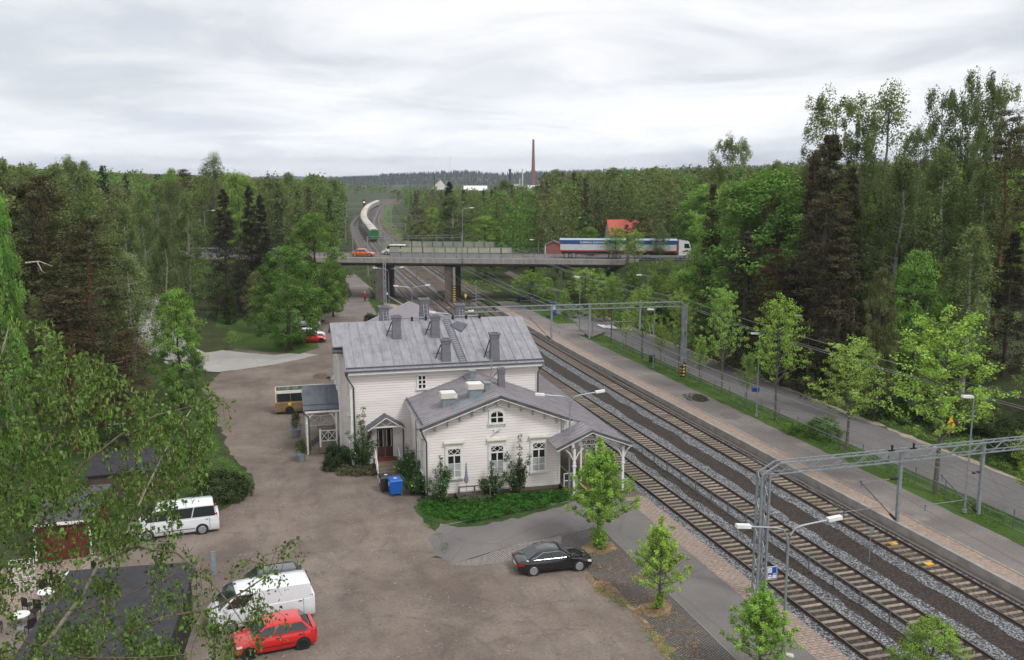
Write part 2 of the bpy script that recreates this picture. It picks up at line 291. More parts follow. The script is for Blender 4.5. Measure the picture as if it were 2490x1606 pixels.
M['dark_paint'] = plain('dark_grey_car_paint', (0.03, 0.035, 0.042), .22, coat=1.0)
M['gold_paint'] = mat('gold_car_paint', (0.36, 0.25, 0.125), (0.30, 0.20, 0.095), 1.5, .3, .5, coat=.7)
M['cream_paint'] = plain('cream_car_paint', (0.78, 0.76, 0.66), .3, coat=.6)
M['tyre'] = plain('tyre_rubber', (0.015, 0.015, 0.016), .8)
M['rim'] = plain('alloy_rim', (0.55, 0.56, 0.58), .3, .7)
M['rimdark'] = plain('dark_rim', (0.03, 0.03, 0.032), .4, .4)
M['chrome'] = plain('bright_trim', (0.75, 0.76, 0.78), .15, .9)
M['carglass'] = plain('car_glass', (0.02, 0.028, 0.032), .05, 0, spec=.8)
M['lampred'] = plain('tail_lamp_red', (0.42, 0.01, 0.012), .2)
M['lampwhite'] = plain('lamp_lens', (0.75, 0.77, 0.78), .15)
M['trunk'] = mat('brown_bark', (0.10, 0.075, 0.055), (0.06, 0.045, 0.033), 4, .95, stretch=(1, 1, .3))
M['greytrunk'] = mat('grey_bark', (0.15, 0.135, 0.115), (0.09, 0.08, 0.068), 4, .95, stretch=(1, 1, .3))
M['pinetrunk'] = mat('pine_bark', (0.19, 0.085, 0.045), (0.11, 0.055, 0.035), 3, .95, stretch=(1, 1, .4))
M['birchbark'] = mat('birch_bark', (0.42, 0.40, 0.37), (0.26, 0.245, 0.22), 3, .8, layers=[((.03, .03, .03), 2.2, .6, .68, .9)], stretch=(1, 1, 3))
M['twigbark'] = mat('brown_twig_bark', (0.20, 0.15, 0.11), (0.10, 0.075, 0.055), 9, .9)
M['limbbark'] = mat('pale_limb_bark', (0.50, 0.45, 0.34), (0.30, 0.26, 0.19), 9, .8, layers=[((.04, .035, .03), 7, .55, .65, .8)])
M['pot'] = mat('pale_blue_pot', (0.26, 0.31, 0.35), (0.20, 0.24, 0.28), 4, .6)
M['brick'] = brick_mat('chimney_brick', (0.26, 0.085, 0.06), (0.21, 0.07, 0.05), (0.2, 0.11, 0.09), .5, .3, .03, vert=True)
M['redroof'] = mat('red_tin_roof', (0.56, 0.10, 0.075), (0.45, 0.08, 0.06), 2, .6)
M['plaster'] = mat('pale_plaster', (0.66, 0.62, 0.55), (0.56, 0.53, 0.47), 2, .8)
M['redbrick'] = mat('red_shed_boards', (0.36, 0.11, 0.08), (0.28, 0.085, 0.06), 3, .8)
M['greentrain'] = mat('green_wagon_paint', (0.02, 0.21, 0.035), (0.015, 0.16, 0.03), 3, .5)
M['wagonroof'] = mat('cream_wagon_roof', (0.62, 0.57, 0.48), (0.52, 0.47, 0.40), 1, .6)
M['wagonside'] = mat('grey_wagon_side', (0.34, 0.36, 0.32), (0.26, 0.28, 0.25), 2, .6)
M['tarpblue'] = plain('blue_tarpaulin', (0.015, 0.075, 0.24), .5)
M['tarproof'] = mat('pale_tarpaulin', (0.38, 0.46, 0.55), (0.30, 0.38, 0.48), 2, .5)
M['tarpwhite'] = mat('pale_grey_tarpaulin', (0.58, 0.60, 0.62), (0.50, 0.52, 0.54), 2, .5)
M['noise_green'] = mat('tinted_screen_panel', (0.27, 0.29, 0.24), (0.20, 0.23, 0.20), .8, .4, layers=[((.42, .41, .28), .35, .5, .62, .6)])
M['noise_cream'] = mat('cream_screen_panel', (0.46, 0.45, 0.33), (0.36, 0.37, 0.29), .6, .5, layers=[((.28, .30, .27), .35, .5, .62, .7)])
M['noise_grey'] = mat('grey_screen_panel', (0.30, 0.31, 0.32), (0.24, 0.25, 0.26), .7, .4)
M['skin'] = plain('skin', (0.50, 0.30, 0.22), .6)
M['jacket'] = plain('red_jacket', (0.55, 0.015, 0.02), .8)
M['trousers'] = plain('dark_trousers', (0.012, 0.014, 0.02), .8)
M['cap'] = plain('white_cap', (0.75, 0.75, 0.74), .8)
M['water'] = plain('puddle_water', (0.05, 0.045, 0.04), .05)
M['parasol'] = plain('grey_parasol_cloth', (0.22, 0.24, 0.28), .8)
M['flower'] = plain('pale_blossom', (0.72, 0.72, 0.5), .8)
LEAF = {
 'birch': leaf_mat('birch_leaves', (0.105, 0.140, 0.046)), 'birch_pale': leaf_mat('pale_birch_leaves', (0.130, 0.180, 0.068)),
 'maple': leaf_mat('maple_leaves', (0.098, 0.190, 0.028)), 'maple_bright': leaf_mat('bright_leaves', (0.140, 0.235, 0.034)),
 'dull': leaf_mat('olive_leaves', (0.115, 0.130, 0.050)), 'linden': leaf_mat('young_linden_leaves', (0.170, 0.270, 0.045)),
 'linden2': leaf_mat('lime_leaves', (0.170, 0.275, 0.034)),
 'pine': leaf_mat('pine_needles', (0.066, 0.058, 0.028), .15), 'pine_brown': leaf_mat('brown_pine_needles', (0.088, 0.060, 0.032), .15),
 'spruce_brown': leaf_mat('brown_spruce_needles', (0.060, 0.053, 0.028), .15), 'spruce': leaf_mat('spruce_needles', (0.034, 0.028, 0.019), .1), 'spruce_green': leaf_mat('green_spruce_needles', (0.032, 0.050, 0.020), .1),
 'bush': leaf_mat('dark_shrub_leaves', (0.042, 0.062, 0.022), .2), 'juniper': leaf_mat('juniper_leaves', (0.040, 0.150, 0.014), .3),
 'thuja': leaf_mat('thuja_needles', (0.055, 0.075, 0.020), .15), 'forebirch': leaf_mat('near_birch_leaves', (0.085, 0.165, 0.035), .4),
 'catkin': leaf_mat('catkins', (0.22, 0.26, 0.07), .4), 'dusty': leaf_mat('dusty_shrub', (0.11, 0.11, 0.055), .2),
}
# ------------------------------------------------------------------ mesh builder
class MB:
    def __init__(s, T=None): s.v = []; s.f = []; s.T = T
    def add(s, vs, fs):
        o = len(s.v)
        for v in vs:
            v = Vector(v)
            s.v.append(s.T @ v if s.T else v)
        for f in fs: s.f.append(tuple(i + o for i in f))
        return s
    def box(s, x0, x1, y0, y1, z0, z1):
        vs = [(x, y, z) for z in (z0, z1) for y in (y0, y1) for x in (x0, x1)]
        return s.add(vs, [(0, 2, 3, 1), (4, 5, 7, 6), (0, 1, 5, 4), (2, 6, 7, 3), (0, 4, 6, 2), (1, 3, 7, 5)])
    def beam(s, p0, p1, w, h, up=(0, 0, 1)):
        p0 = Vector(p0); p1 = Vector(p1); d = (p1 - p0).normalized(); u = Vector(up)
        if abs(d.dot(u)) > .98: u = Vector((0, 1, 0))
        a = d.cross(u).normalized() * w / 2; b = a.cross(d).normalized() * h / 2
        vs = [p + sa * a + sb * b for p in (p0, p1) for sa, sb in ((-1, -1), (1, -1), (1, 1), (-1, 1))]
        return s.add(vs, [(0, 1, 2, 3), (7, 6, 5, 4), (0, 4, 5, 1), (1, 5, 6, 2), (2, 6, 7, 3), (3, 7, 4, 0)])
    def cyl(s, p0, p1, r0, r1=None, n=8, caps=True):
        if r1 is None: r1 = r0
        p0 = Vector(p0); p1 = Vector(p1); d = (p1 - p0); d = d.normalized() if d.length > 1e-9 else Vector((0, 0, 1))
        u = Vector((0, 0, 1)) if abs(d.z) < .95 else Vector((1, 0, 0))
        a = d.cross(u).normalized(); b = a.cross(d)
        vs = []
        for p, r in ((p0, r0), (p1, r1)):
            for i in range(n):
                t = 2 * math.pi * i / n; vs.append(p + a * (math.cos(t) * r) + b * (math.sin(t) * r))
        fs = [(i, (i + 1) % n, n + (i + 1) % n, n + i) for i in range(n)]
        if caps: fs += [tuple(range(n - 1, -1, -1)), tuple(range(n, 2 * n))]
        return s.add(vs, fs)
    def tube(s, pts, r, n=6, r1=None):
        pts = [Vector(p) for p in pts]
        if r1 is None: r1 = r
        o = len(s.v); vs = []; m = len(pts)
        for k, p in enumerate(pts):
            d = (pts[min(k + 1, m - 1)] - pts[max(k - 1, 0)])
            d = d.normalized() if d.length > 1e-9 else Vector((0, 0, 1))
            u = Vector((0, 0, 1)) if abs(d.z) < .95 else Vector((1, 0, 0))
            a = d.cross(u).normalized(); b = a.cross(d); rr = r + (r1 - r) * k / max(1, m - 1)
            for i in range(n):
                t = 2 * math.pi * i / n; vs.append(p + a * (math.cos(t) * rr) + b * (math.sin(t) * rr))
        fs = [(k * n + i, k * n + (i + 1) % n, (k + 1) * n + (i + 1) % n, (k + 1) * n + i) for k in range(m - 1) for i in range(n)]
        fs += [tuple(range(n - 1, -1, -1)), tuple((m - 1) * n + i for i in range(n))]
        return s.add(vs, fs)
    def prism(s, poly, h, ax='z', off=0.0):
        """poly of 2D points extruded by h; ax z: (x,y); ax y: (x,z) extruded along y; ax x: (y,z)"""
        def mk(p, t):
            if ax == 'z': return (p[0], p[1], off + t)
            if ax == 'y': return (p[0], off + t, p[1])
            return (off + t, p[0], p[1])
        n = len(poly)
        vs = [mk(p, 0) for p in poly] + [mk(p, h) for p in poly]
        fs = [(i, (i + 1) % n, n + (i + 1) % n, n + i) for i in range(n)] + [tuple(range(n - 1, -1, -1)), tuple(range(n, 2 * n))]
        return s.add(vs, fs)
    def quad(s, a, b, c, d): return s.add([a, b, c, d], [(0, 1, 2, 3)])
    def slab(s, quadpts, t):
        """thick plate below 4 points"""
        q = [Vector(p) for p in quadpts]; n = (q[1] - q[0]).cross(q[3] - q[0]).normalized()
        if n.z < 0: n = -n
        vs = q + [p - n * t for p in q]
        return s.add(vs, [(0, 1, 2, 3), (7, 6, 5, 4), (0, 4, 5, 1), (1, 5, 6, 2), (2, 6, 7, 3), (3, 7, 4, 0)])
    def lathe(s, prof, n=12, c=(0, 0, 0)):
        vs = []; m = len(prof)
        for r, z in prof:
            for i in range(n):
                t = 2 * math.pi * i / n; vs.append((c[0] + r * math.cos(t), c[1] + r * math.sin(t), c[2] + z))
        fs = [(k * n + i, k * n + (i + 1) % n, (k + 1) * n + (i + 1) % n, (k + 1) * n + i) for k in range(m - 1) for i in range(n)]
        fs += [tuple(range(n - 1, -1, -1)), tuple((m - 1) * n + i for i in range(n))]
        return s.add(vs, fs)
    def build(s, name, m, parent=None, smooth=False, label=None):
        me = bpy.data.meshes.new(name); me.from_pydata([tuple(v) for v in s.v], [], s.f)
        bm = bmesh.new(); bm.from_mesh(me); bmesh.ops.recalc_face_normals(bm, faces=bm.faces); bm.to_mesh(me); bm.free()
        if smooth:
            me.shade_smooth(); me.set_sharp_from_angle(angle=R(35))
        me.materials.append(m)
        o = bpy.data.objects.new(name, me); COL.objects.link(o)
        if parent: o.parent = parent
        if label: o['label'] = label
        return o
def tag(o, label=None, cat=None, group=None, kind=None):
    if label: o['label'] = label
    if cat: o['category'] = cat
    if group: o['group'] = group
    if kind: o['kind'] = kind
    return o
def empty(name, loc=(0, 0, 0), rz=0.0, label=None, cat=None, group=None):
    o = bpy.data.objects.new(name, None); COL.objects.link(o); o.location = loc; o.rotation_euler = (0, 0, rz)
    o.empty_display_size = .3
    return tag(o, label, cat, group)
def copy_tree(o, parent=None, keep=('label',)):
    c = o.copy(); COL.objects.link(c); c.parent = parent
    for ch in list(o.children): copy_tree(ch, c)
    return c
def place(src, used, loc, rz=0.0, label=None, group=None, scale=None):
    o = src if not used.get(src.name) else copy_tree(src)
    used[src.name] = True
    o.location = loc; o.rotation_euler = (0, 0, rz)
    if scale is not None: o.scale = (scale,) * 3 if not hasattr(scale, '__len__') else scale
    if label: o['label'] = label
    if group: o['group'] = group
    return o
USED = {}
def bulk(name, V, Fq, m, parent=None, tint=None):
    """big quad mesh from numpy arrays"""
    me = bpy.data.meshes.new(name); nv = len(V); nf = len(Fq)
    me.vertices.add(nv); me.vertices.foreach_set('co', V.astype(np.float32).ravel())
    me.loops.add(nf * 4); me.loops.foreach_set('vertex_index', Fq.astype(np.int32).ravel())
    me.polygons.add(nf); me.polygons.foreach_set('loop_start', np.arange(0, nf * 4, 4, dtype=np.int32))
    if tint is not None:
        a = me.attributes.new('tint', 'FLOAT', 'FACE'); a.data.foreach_set('value', tint.astype(np.float32))
    me.update(calc_edges=True); me.materials.append(m)
    o = bpy.data.objects.new(name, me); COL.objects.link(o)
    if parent: o.parent = parent
    return o
# ------------------------------------------------------------------ track curve
def interp(pts, y):
    if y <= pts[0][0]: return pts[0][1]
    for (y0, x0), (y1, x1) in zip(pts, pts[1:]):
        if y <= y1:
            return x0 + (x1 - x0) * (y - y0) / (y1 - y0)
    (y0, x0), (y1, x1) = pts[-2:]; return x1 + (x1 - x0) / (y1 - y0) * (y - y1)
def smooth_curve(pts):
    """resample by Catmull-Rom in y"""
    P = [(2 * pts[0][0] - pts[1][0], 2 * pts[0][1] - pts[1][1])] + pts + [(2 * pts[-1][0] - pts[-2][0], 2 * pts[-1][1] - pts[-2][1])]
    o = []
    for i in range(1, len(P) - 2):
        for k in range(8):
            t = k / 8.0
            o.append(tuple(.5 * (2 * P[i][j] + (P[i + 1][j] - P[i - 1][j]) * t + (2 * P[i - 1][j] - 5 * P[i][j] + 4 * P[i + 1][j] - P[i + 2][j]) * t * t + (3 * P[i][j] - P[i - 1][j] - 3 * P[i + 1][j] + P[i + 2][j]) * t ** 3) for j in (0, 1)))
    o.append(pts[-1]); return o
C1 = smooth_curve([(20, 28.15), (60, 28.15), (110, 28.3), (150, 29.0), (178, 30.2), (205, 31.7), (265, 34.9), (320, 39.0), (366, 43.0), (402, 46.7), (446, 52.0), (504, 61.2), (555, 70.2), (620, 82.0), (700, 98.5), (800, 120), (1000, 152), (1400, 225)])
C2 = smooth_curve([(20, 32.35), (60, 32.35), (110, 32.5), (145, 33.2), (181, 34.8), (228, 37.0), (271, 39.6), (320, 43.6), (350, 46.3), (402, 51.0), (462, 58.2), (520, 66.5), (580, 76.0), (640, 87.5), (700, 100.5), (800, 122), (1000, 154.5), (1400, 227.5)])
C3 = smooth_curve([(20, 37.75), (60, 37.75), (100, 38.0), (142, 39.3), (179, 41.8), (226, 44.4), (265, 46.4), (303, 48.2), (330, 50.2), (364, 53.0), (400, 56.8), (452, 63.0), (508, 71.5), (560, 80.0), (655, 95.5), (744, 114), (890, 140), (1000, 158), (1400, 231)])
def tx(c, y): return interp(c, y)
def shift(y): return interp(C2, y) - 32.35
def sstep(a, b, x):
    t = max(0.0, min(1.0, (x - a) / (b - a))); return t * t * (3 - 2 * t)
# bridge axis
BA = R(21.3); BD = Vector((math.cos(BA), -math.sin(BA), 0)); BN = Vector((math.sin(BA), math.cos(BA), 0)); BO = Vector((35.5, 161.0, 0))
def sw(x, y):
    d = Vector((x, y, 0)) - BO; return d.dot(BD), d.dot(BN)
def bp(s, w, z=0.0):
    p = BO + BD * s + BN * w; return Vector((p.x, p.y, z))
DECK = 7.6
RAMP = [(at(500, 893)[0] + 4, at(500, 893)[1] + 1, 0), (*at(470, 880), .0), (*at(400, 850), .25), (*at(352, 775, 1.0), 1.0), (*at(335, 715, 3.0), 3.0), (*at(318, 662, 5.5), 5.5), (*at(300, 632, 7.3), 7.3)]
def seg_dist(x, y, pts):
    best = (1e9, 0)
    for (x0, y0, z0), (x1, y1, z1) in zip(pts, pts[1:]):
        dx, dy = x1 - x0, y1 - y0; t = max(0, min(1, ((x - x0) * dx + (y - y0) * dy) / (dx * dx + dy * dy)))
        d = math.hypot(x - x0 - t * dx, y - y0 - t * dy)
        if d < best[0]: best = (d, z0 + t * (z1 - z0))
    return best
def ground_h(x, y):
    u = x - shift(y); h = 0.0
    if 26.36 < u < 39.5 and y < 168: return -0.36
    if y >= 168 and 20 < u < 48 and y < 900: return -0.36
    s, w = sw(x, y)
    for (s0, s1) in ((-300, -31), (31.5, 260)):
        ds = max(s0 - s, 0, s - s1); dw = max(-1.2 - w, 0, w - 12.5); d = math.hypot(ds * (1.7 if s1 < 0 else 1.3), dw)
        h = max(h, min(7.5, 7.5 - d / 1.75))
    if x < 12 and 60 < y < 200:
        d, z = seg_dist(x, y, RAMP); 
        k = max(0, min(1, 1 - (d - 3.2) / 6.0)); h = h * (1 - k) + (z - .10) * k if k > 0 else h
    if u > 55.5 and y < 140:
        k = sstep(56.5, 74, u) * sstep(150, 120, y); h = max(h, 4.2 * k + 1.2 * k * noise.noise(Vector((x * .08, y * .08, 0))))
    if abs(u - 37) > 26 and y > 210: h += 1.5 * sstep(210, 420, y) * (noise.noise(Vector((x * .006, y * .006, 3))) + .3)
    return h
xs = [-9000, -5000, -2500, -1200, -700, -450] + list(range(-320, -100, 12)) + list(np.arange(-100, 20, 2.5)) + [20.5, 22, 24, 25.5, 26.3, 26.42, 28, 31, 34, 37, 39.44, 39.56] + list(np.arange(41, 130, 2.5)) + list(range(136, 420, 14)) + [500, 700, 1200, 2500, 5000, 9000]
ys = [-200, -60] + list(np.arange(0, 260, 2.5)) + list(range(262, 620, 10)) + list(range(640, 1500, 60)) + [1700, 2200, 3200, 5000, 9000]
gv = []; 
for y in ys:
    s_ = shift(y) if y > 100 else 0
    for x in xs:
        k = max(0, 1 - max(0, abs(x - 32) - 300) / 2000.0)
        X = x + min(s_, 120) * k; gv.append((X, y, ground_h(X, y) if abs(X) < 900 and y < 1500 else 0.0))
nx = len(xs); gf = [(j * nx + i, j * nx + i + 1, (j + 1) * nx + i + 1, (j + 1) * nx + i) for j in range(len(ys) - 1) for i in range(nx - 1)]
g = MB(); g.add(gv, gf)
tag(g.build('ground', M['forest_floor'], smooth=True), 'dark green forest floor and meadow ground spreading to the horizon', 'ground', kind='structure')
# ------------------------------------------------------------------ flat surfaces
def smooth_poly(pts, it=2):
    for _ in range(it):
        q = []
        for a, b in zip(pts, pts[1:] + pts[:1]):
            q += [(a[0] * .75 + b[0] * .25, a[1] * .75 + b[1] * .25), (a[0] * .25 + b[0] * .75, a[1] * .25 + b[1] * .75)]
        pts = q
    return pts
def rough_edge(pts, step=.6, amp=.12):
    out = []
    for a, b in zip(pts, pts[1:] + pts[:1]):
        L = math.dist(a, b); n = max(1, int(L / step))
        for k in range(n):
            t = k / n; x = a[0] + (b[0] - a[0]) * t; y = a[1] + (b[1] - a[1]) * t
            out.append((x + amp * noise.noise(Vector((x * 1.7, y * 1.7, 1))) * 2, y + amp * noise.noise(Vector((x * 1.7, y * 1.7, 9))) * 2))
    return out
from mathutils.geometry import tessellate_polygon
def sheet(name, pts, z, m, label=None, cat=None, kind='structure', edge=0.12, sm=0, thick=0.0):
    if sm: pts = smooth_poly(pts, sm)
    if edge: pts = rough_edge(pts, amp=edge)
    vs = [Vector((p[0], p[1], z)) for p in pts]; n = len(vs)
    tri = tessellate_polygon([vs]); b = MB(); b.add(vs, [tuple(t) for t in tri])
    if thick:
        b.add(vs + [v - Vector((0, 0, thick)) for v in vs], [(i, (i + 1) % n, n + (i + 1) % n, n + i) for i in range(n)])
    me_o = b.build(name, m)
    me = me_o.data
    if me.polygons and me.polygons[0].normal.z < 0: me.flip_normals()
    return tag(me_o, label, cat, kind=kind)
OV = 1.0427
def ov(*pts): return [at(x * OV, y * OV) for x, y in pts]
# car park gravel
park = [(-16, 18), (19, 18), (18.6, 33), (18.4, 36.5), (18.6, 39.5), (18.4, 42.8), (18.1, 46.8), (16.8, 49.6), (11.8, 50.2), (9.9, 51.0), (11.2, 52.6), (10.6, 56.8), (10.9, 60.9), (11.6, 62.5), (11.8, 69), (8, 70), (8, 84), (20, 86), (20.5, 100), (20.8, 140), (21.5, 155), (24, 168), (22, 172), (19, 176)] \
    + ov((858, 668), (835, 652), (806, 655), (822, 690), (800, 706), (765, 716), (745, 745), (640, 760), (560, 800), (480, 815), (470, 868), (512, 868)) + [(-4.6, 100), (-3.2, 92), (-2.5, 84), (-1.7, 76), (-0.3, 71), (.2, 67.6), (-.9, 64.4), (-2.7, 62.4), (-6.5, 61), (-9, 58), (-16, 52)]
sheet('car_park', park, .004, M['gravel'], 'pinkish brown gravel yard in front of the station with tyre marks', 'car park', edge=.25)
# pale road west of the yard
lr = ov((510, 868), (560, 862), (640, 850), (700, 838), (742, 828), (700, 822), (640, 829), (560, 822), (500, 815), (440, 808), (395, 800), (385, 846), (440, 864))
sheet('access_road', lr, .012, M['lightroad'], 'pale grey asphalt road joining the yard from the left', 'road', edge=.1)
rb = MB(); rp = []
for (a, b_) in zip(RAMP[1:], RAMP[2:]):
    for k in range(8):
        t = k / 8; rp.append(tuple(a[i] + (b_[i] - a[i]) * t for i in range(3)))
rp.append(RAMP[-1]); vs = []
for i, p in enumerate(rp):
    a = Vector(rp[max(0, i - 1)]); b_ = Vector(rp[min(len(rp) - 1, i + 1)]); d = (b_ - a); d.z = 0; n_ = Vector((-d.y, d.x, 0)).normalized()
    vs += [Vector(p) + n_ * 3.0 + Vector((0, 0, .015 + .1 * min(1, p[2] * 3))), Vector(p) - n_ * 3.0 + Vector((0, 0, .015 + .1 * min(1, p[2] * 3)))]
rb.add(vs, [(2 * i, 2 * i + 1, 2 * i + 3, 2 * i + 2) for i in range(len(rp) - 1)])
tag(rb.build('ramp_road', M['lightroad'], smooth=True), 'pale road climbing through the trees to the bridge road', 'road', kind='structure')
# lawns
sheet('lawn', ov((430, 700), (470, 690), (560, 700), (640, 690), (742, 745), (742, 812), (700, 826), (640, 823), (560, 815), (500, 809), (450, 806)), .02, M['lawn'], 'mown lawn sloping behind the yard under the spruces', 'lawn', edge=.2)
sheet('front_lawn', [(-22, 96), (-5.0, 96), (-3.6, 88), (-3.1, 82), (-2.2, 75), (-.6, 70.6), (.1, 67.6), (-1.1, 64.6), (-2.9, 62.9), (-6.8, 62.2), (-9.5, 66), (-22, 66)], .016, M['grass'], 'rough grass island left of the yard around the round dark shrub', 'lawn', edge=.25, sm=1)
sheet('path_verge', ov((858, 668), (880, 690), (900, 712), (880, 735), (858, 700), (868, 690)), .02, M['grass'], 'grass verge beside the foot path under the bridge', 'verge', edge=.25)
sheet('foot_path', ov((800, 706), (822, 690), (815, 672), (806, 655), (806, 640), (828, 640), (845, 655), (866, 672), (880, 690), (905, 712), (940, 730), (930, 745), (860, 748), (770, 735), (778, 716)), .014, M['asphalt_far'], 'pale winding foot path leading under the bridge', 'path', edge=.1)
sheet('hedge_verge', ov((800, 655), (822, 690), (800, 706), (770, 714), (745, 742), (700, 700), (700, 655)), .02, M['grass'], 'grass under the big maples beside the path', 'verge', edge=.25)
# near platform side
sheet('pale_setts_wedge', [(10.8, 49.7), (12.2, 49.2), (16.0, 49.5), (17.6, 50.2), (18.4, 52.25), (15.4, 51.7)], .016, M['cobble_pale'], 'pale sett wedge between the asphalt path and the black car', 'paving', edge=.05)
sheet('paved_strip', [(18.1, 46.8), (18.4, 42.8), (18.6, 39.5), (18.3, 36.5), (18.8, 30), (21.2, 30), (21.25, 47.9), (21.3, 51.6), (20.6, 52.9), (15.4, 51.7), (10.8, 49.7), (12.2, 49.2), (16.4, 49.6)], .012, M['cobble'], 'grey cobbled strip between the gravel yard and the asphalt path', 'paving', edge=0)
kb = MB(); kb.box(21.2, 21.29, 30, 52.6, .004, .03); kb.beam((10.8, 49.75, .02), (20.6, 52.95, .02), .09, .03); kb.beam((11.4, 55.9, .02), (21.0, 57.9, .02), .09, .03)
tag(kb.build('kerb', M['greenish']), 'low pale kerb stones edging the cobbled strips', 'kerb', kind='structure')
sheet('asphalt_path', [(10.2, 51.4), (11.0, 50.0), (15.4, 51.7), (20.6, 53.0), (21.27, 52.2), (21.27, 20), (24.85, 20), (24.85, 150), (21.5, 150), (21.5, 58.2), (11.4, 55.9), (10.3, 54.2)], .008, M['asphalt'], 'grey asphalt path running from the yard along the platform', 'path', edge=.03)
sheet('cobble_patch', [(11.4, 56.0), (21.2, 58.1), (21.6, 60.3), (20.4, 60.4), (18, 57.9), (14, 56.9), (11.6, 56.7)], .012, M['cobble_pale'], 'cobbled wedge beside the green planting bed', 'paving', edge=0)
sheet('leaf_litter', [(18.0, 46.3), (18.6, 44.6), (18.7, 41.5), (18.9, 38.5), (18.6, 36.0), (18.3, 36.6), (18.5, 39.5), (18.3, 42.8), (17.8, 45.0)], .020, M['dryleaf'], 'orange brown leaf litter along the edge of the cobbles', 'leaf litter', edge=.35)
for i, (x, y, r_) in enumerate(((19.86, 49.76, 1.0), (19.94, 41.3, .8))):
    sheet('tree_pit', [(x + r_ * 1.2 * math.cos(t * .5236), y + r_ * math.sin(t * .5236)) for t in range(12)], .02, M['dryleaf'], ('soil ring with dry leaves under the larger linden by the cobbles', 'soil ring with dry leaves under the smaller linden by the cobbles')[i], 'tree pit', edge=.3)
pe = MB(); pe.box(24.85, 26.34, 20, 150, -.4, .016)
tag(pe.build('near_platform', M['paver']), 'pinkish brick paved edge strip of the near platform', 'platform', kind='structure')
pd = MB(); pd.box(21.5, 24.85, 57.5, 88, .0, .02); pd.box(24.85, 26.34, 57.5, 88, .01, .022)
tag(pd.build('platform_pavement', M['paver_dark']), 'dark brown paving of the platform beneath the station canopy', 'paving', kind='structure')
pb = MB(); pb.box(22.9, 23.02, 58, 88, .02, .026); tag(pb.build('platform_line', M['yellow']), 'yellow safety line along the platform under the canopy', 'marking', kind='structure')
sheet('far_apron', [(20.6, 100), (24.8, 100), (24.8, 150), (26, 158), (23, 163), (21.6, 152)], .010, M['sand'], 'sandy end of the near platform before the bridge', 'ground', edge=.2)
# far platform
def rib(name, u0, u1, y0, y1, z, m, label, cat, jit=0.0, step=1.0, curve=None, face=0.0, z1=None):
    n = int((y1 - y0) / step); vs = []
    if z1 is None: z1 = z
    for i in range(n + 1):
        y = y0 + (y1 - y0) * i / n; c = (tx(curve, y) if curve else shift(y))
        j0 = jit * noise.noise(Vector((u0 * 3, y * 1.3, 0))); j1 = jit * noise.noise(Vector((u1 * 3, y * 1.3, 5)))
        vs += [(c + u0 + j0, y, z), (c + u1 + j1, y, z1)]
    fs = [(2 * i, 2 * i + 1, 2 * i + 3, 2 * i + 2) for i in range(n)]
    b = MB(); b.add(vs, fs)
    if face: b.add([v for i in range(n + 1) for v in (vs[2 * i], (vs[2 * i][0], vs[2 * i][1], z - face))], [(2 * i, 2 * i + 1, 2 * i + 3, 2 * i + 2) for i in range(n)])
    o = b.build(name, m)
    if o.data.polygons[0].normal.z < 0: o.data.flip_normals()
    return tag(o, label, cat, kind='structure')
rib('platform_wall', 39.46, 39.74, 20, 150, .30, M['concrete'], 'weathered concrete edge of the far platform', 'platform edge', face=.66)
rib('cable_trough', 39.02, 39.38, 20, 150, -.22, M['concrete_dark'], 'dark cable trough below the far platform edge', 'cable trough', face=.12)
rib('far_platform_pavers', 39.74, 41.05, 20, 150, .296, M['paver_pink'], 'pink paver band along the far platform edge', 'platform', jit=.04)
rib('far_platform', 41.0, 44.3, 20, 156, .290, M['asphalt_far'], 'pinkish grey asphalt of the far platform with worn patches', 'platform', jit=.25, face=0)
rib('grass_strip', 44.2, 46.9, 20, 160, .27, M['lawn'], 'green grass strip between the far platform and the street fence', 'verge', jit=.3, step=.8, z1=.06)
rib('verge_slope', 46.8, 48.4, 20, 160, .055, M['grass'], 'weedy verge behind the mesh fence', 'verge', jit=.3, z1=.03)
rib('street', 48.2, 54.2, 15, 152, .036, M['street'], 'grey street running beside the railway on the right', 'street', jit=.12)
rib('street_verge', 54.1, 54.9, 15, 150, .05, M['sand'], 'sandy edge of the street below the wooded bank', 'verge', jit=.5)
rib('bank_grass', 54.7, 58.5, 15, 150, .06, M['grass'], 'grassy foot of the wooded bank beside the street', 'verge', jit=.6, z1=.32)
# pedestrian link and junction by the bridge
sheet('platform_link', [at(*p, .3) for p in ((1345, 788), (1400, 812), (1440, 820), (1475, 806), (1430, 790), (1400, 786))], .31, M['asphalt_far'], 'asphalt link from the far platform to the street', 'path', edge=.1)
sheet('side_road', [at(*p) for p in ((1345, 722), (1385, 735), (1470, 780), (1560, 815), (1640, 850), (1660, 835), (1560, 780), (1480, 745), (1420, 722), (1360, 705), (1300, 690), (1240, 660), (1225, 665))], .044, M['asphalt_far'], 'pale junction of the street under the bridge end', 'street', edge=.15)
zm = MB()
for i in range(7):
    x, y = at(1462 + i * 12.5, 794 + i * 1.2); zm.box(x - .28, x + .28, y - 1.6, y + 1.6, .044, .050)
tag(zm.build('zebra_crossing', M['white']), 'white zebra crossing stripes on the street near the bridge', 'marking', kind='structure')
for i, (px, py, rx, ry, lb) in enumerate(((1690, 967, 1.2, 1.9, 'larger'), (1775, 1012, .8, 1.2, 'smaller'))):
    x, y = at(px, py, .3)
    sheet('puddle', [(x + rx * math.cos(t * .5236) * (1 + .2 * math.sin(t * 2)), y + ry * math.sin(t * .5236)) for t in range(12)], .312, M['asphalt'] if i else M['water'], lb + ' dark wet patch on the far platform', 'puddle', edge=.15)
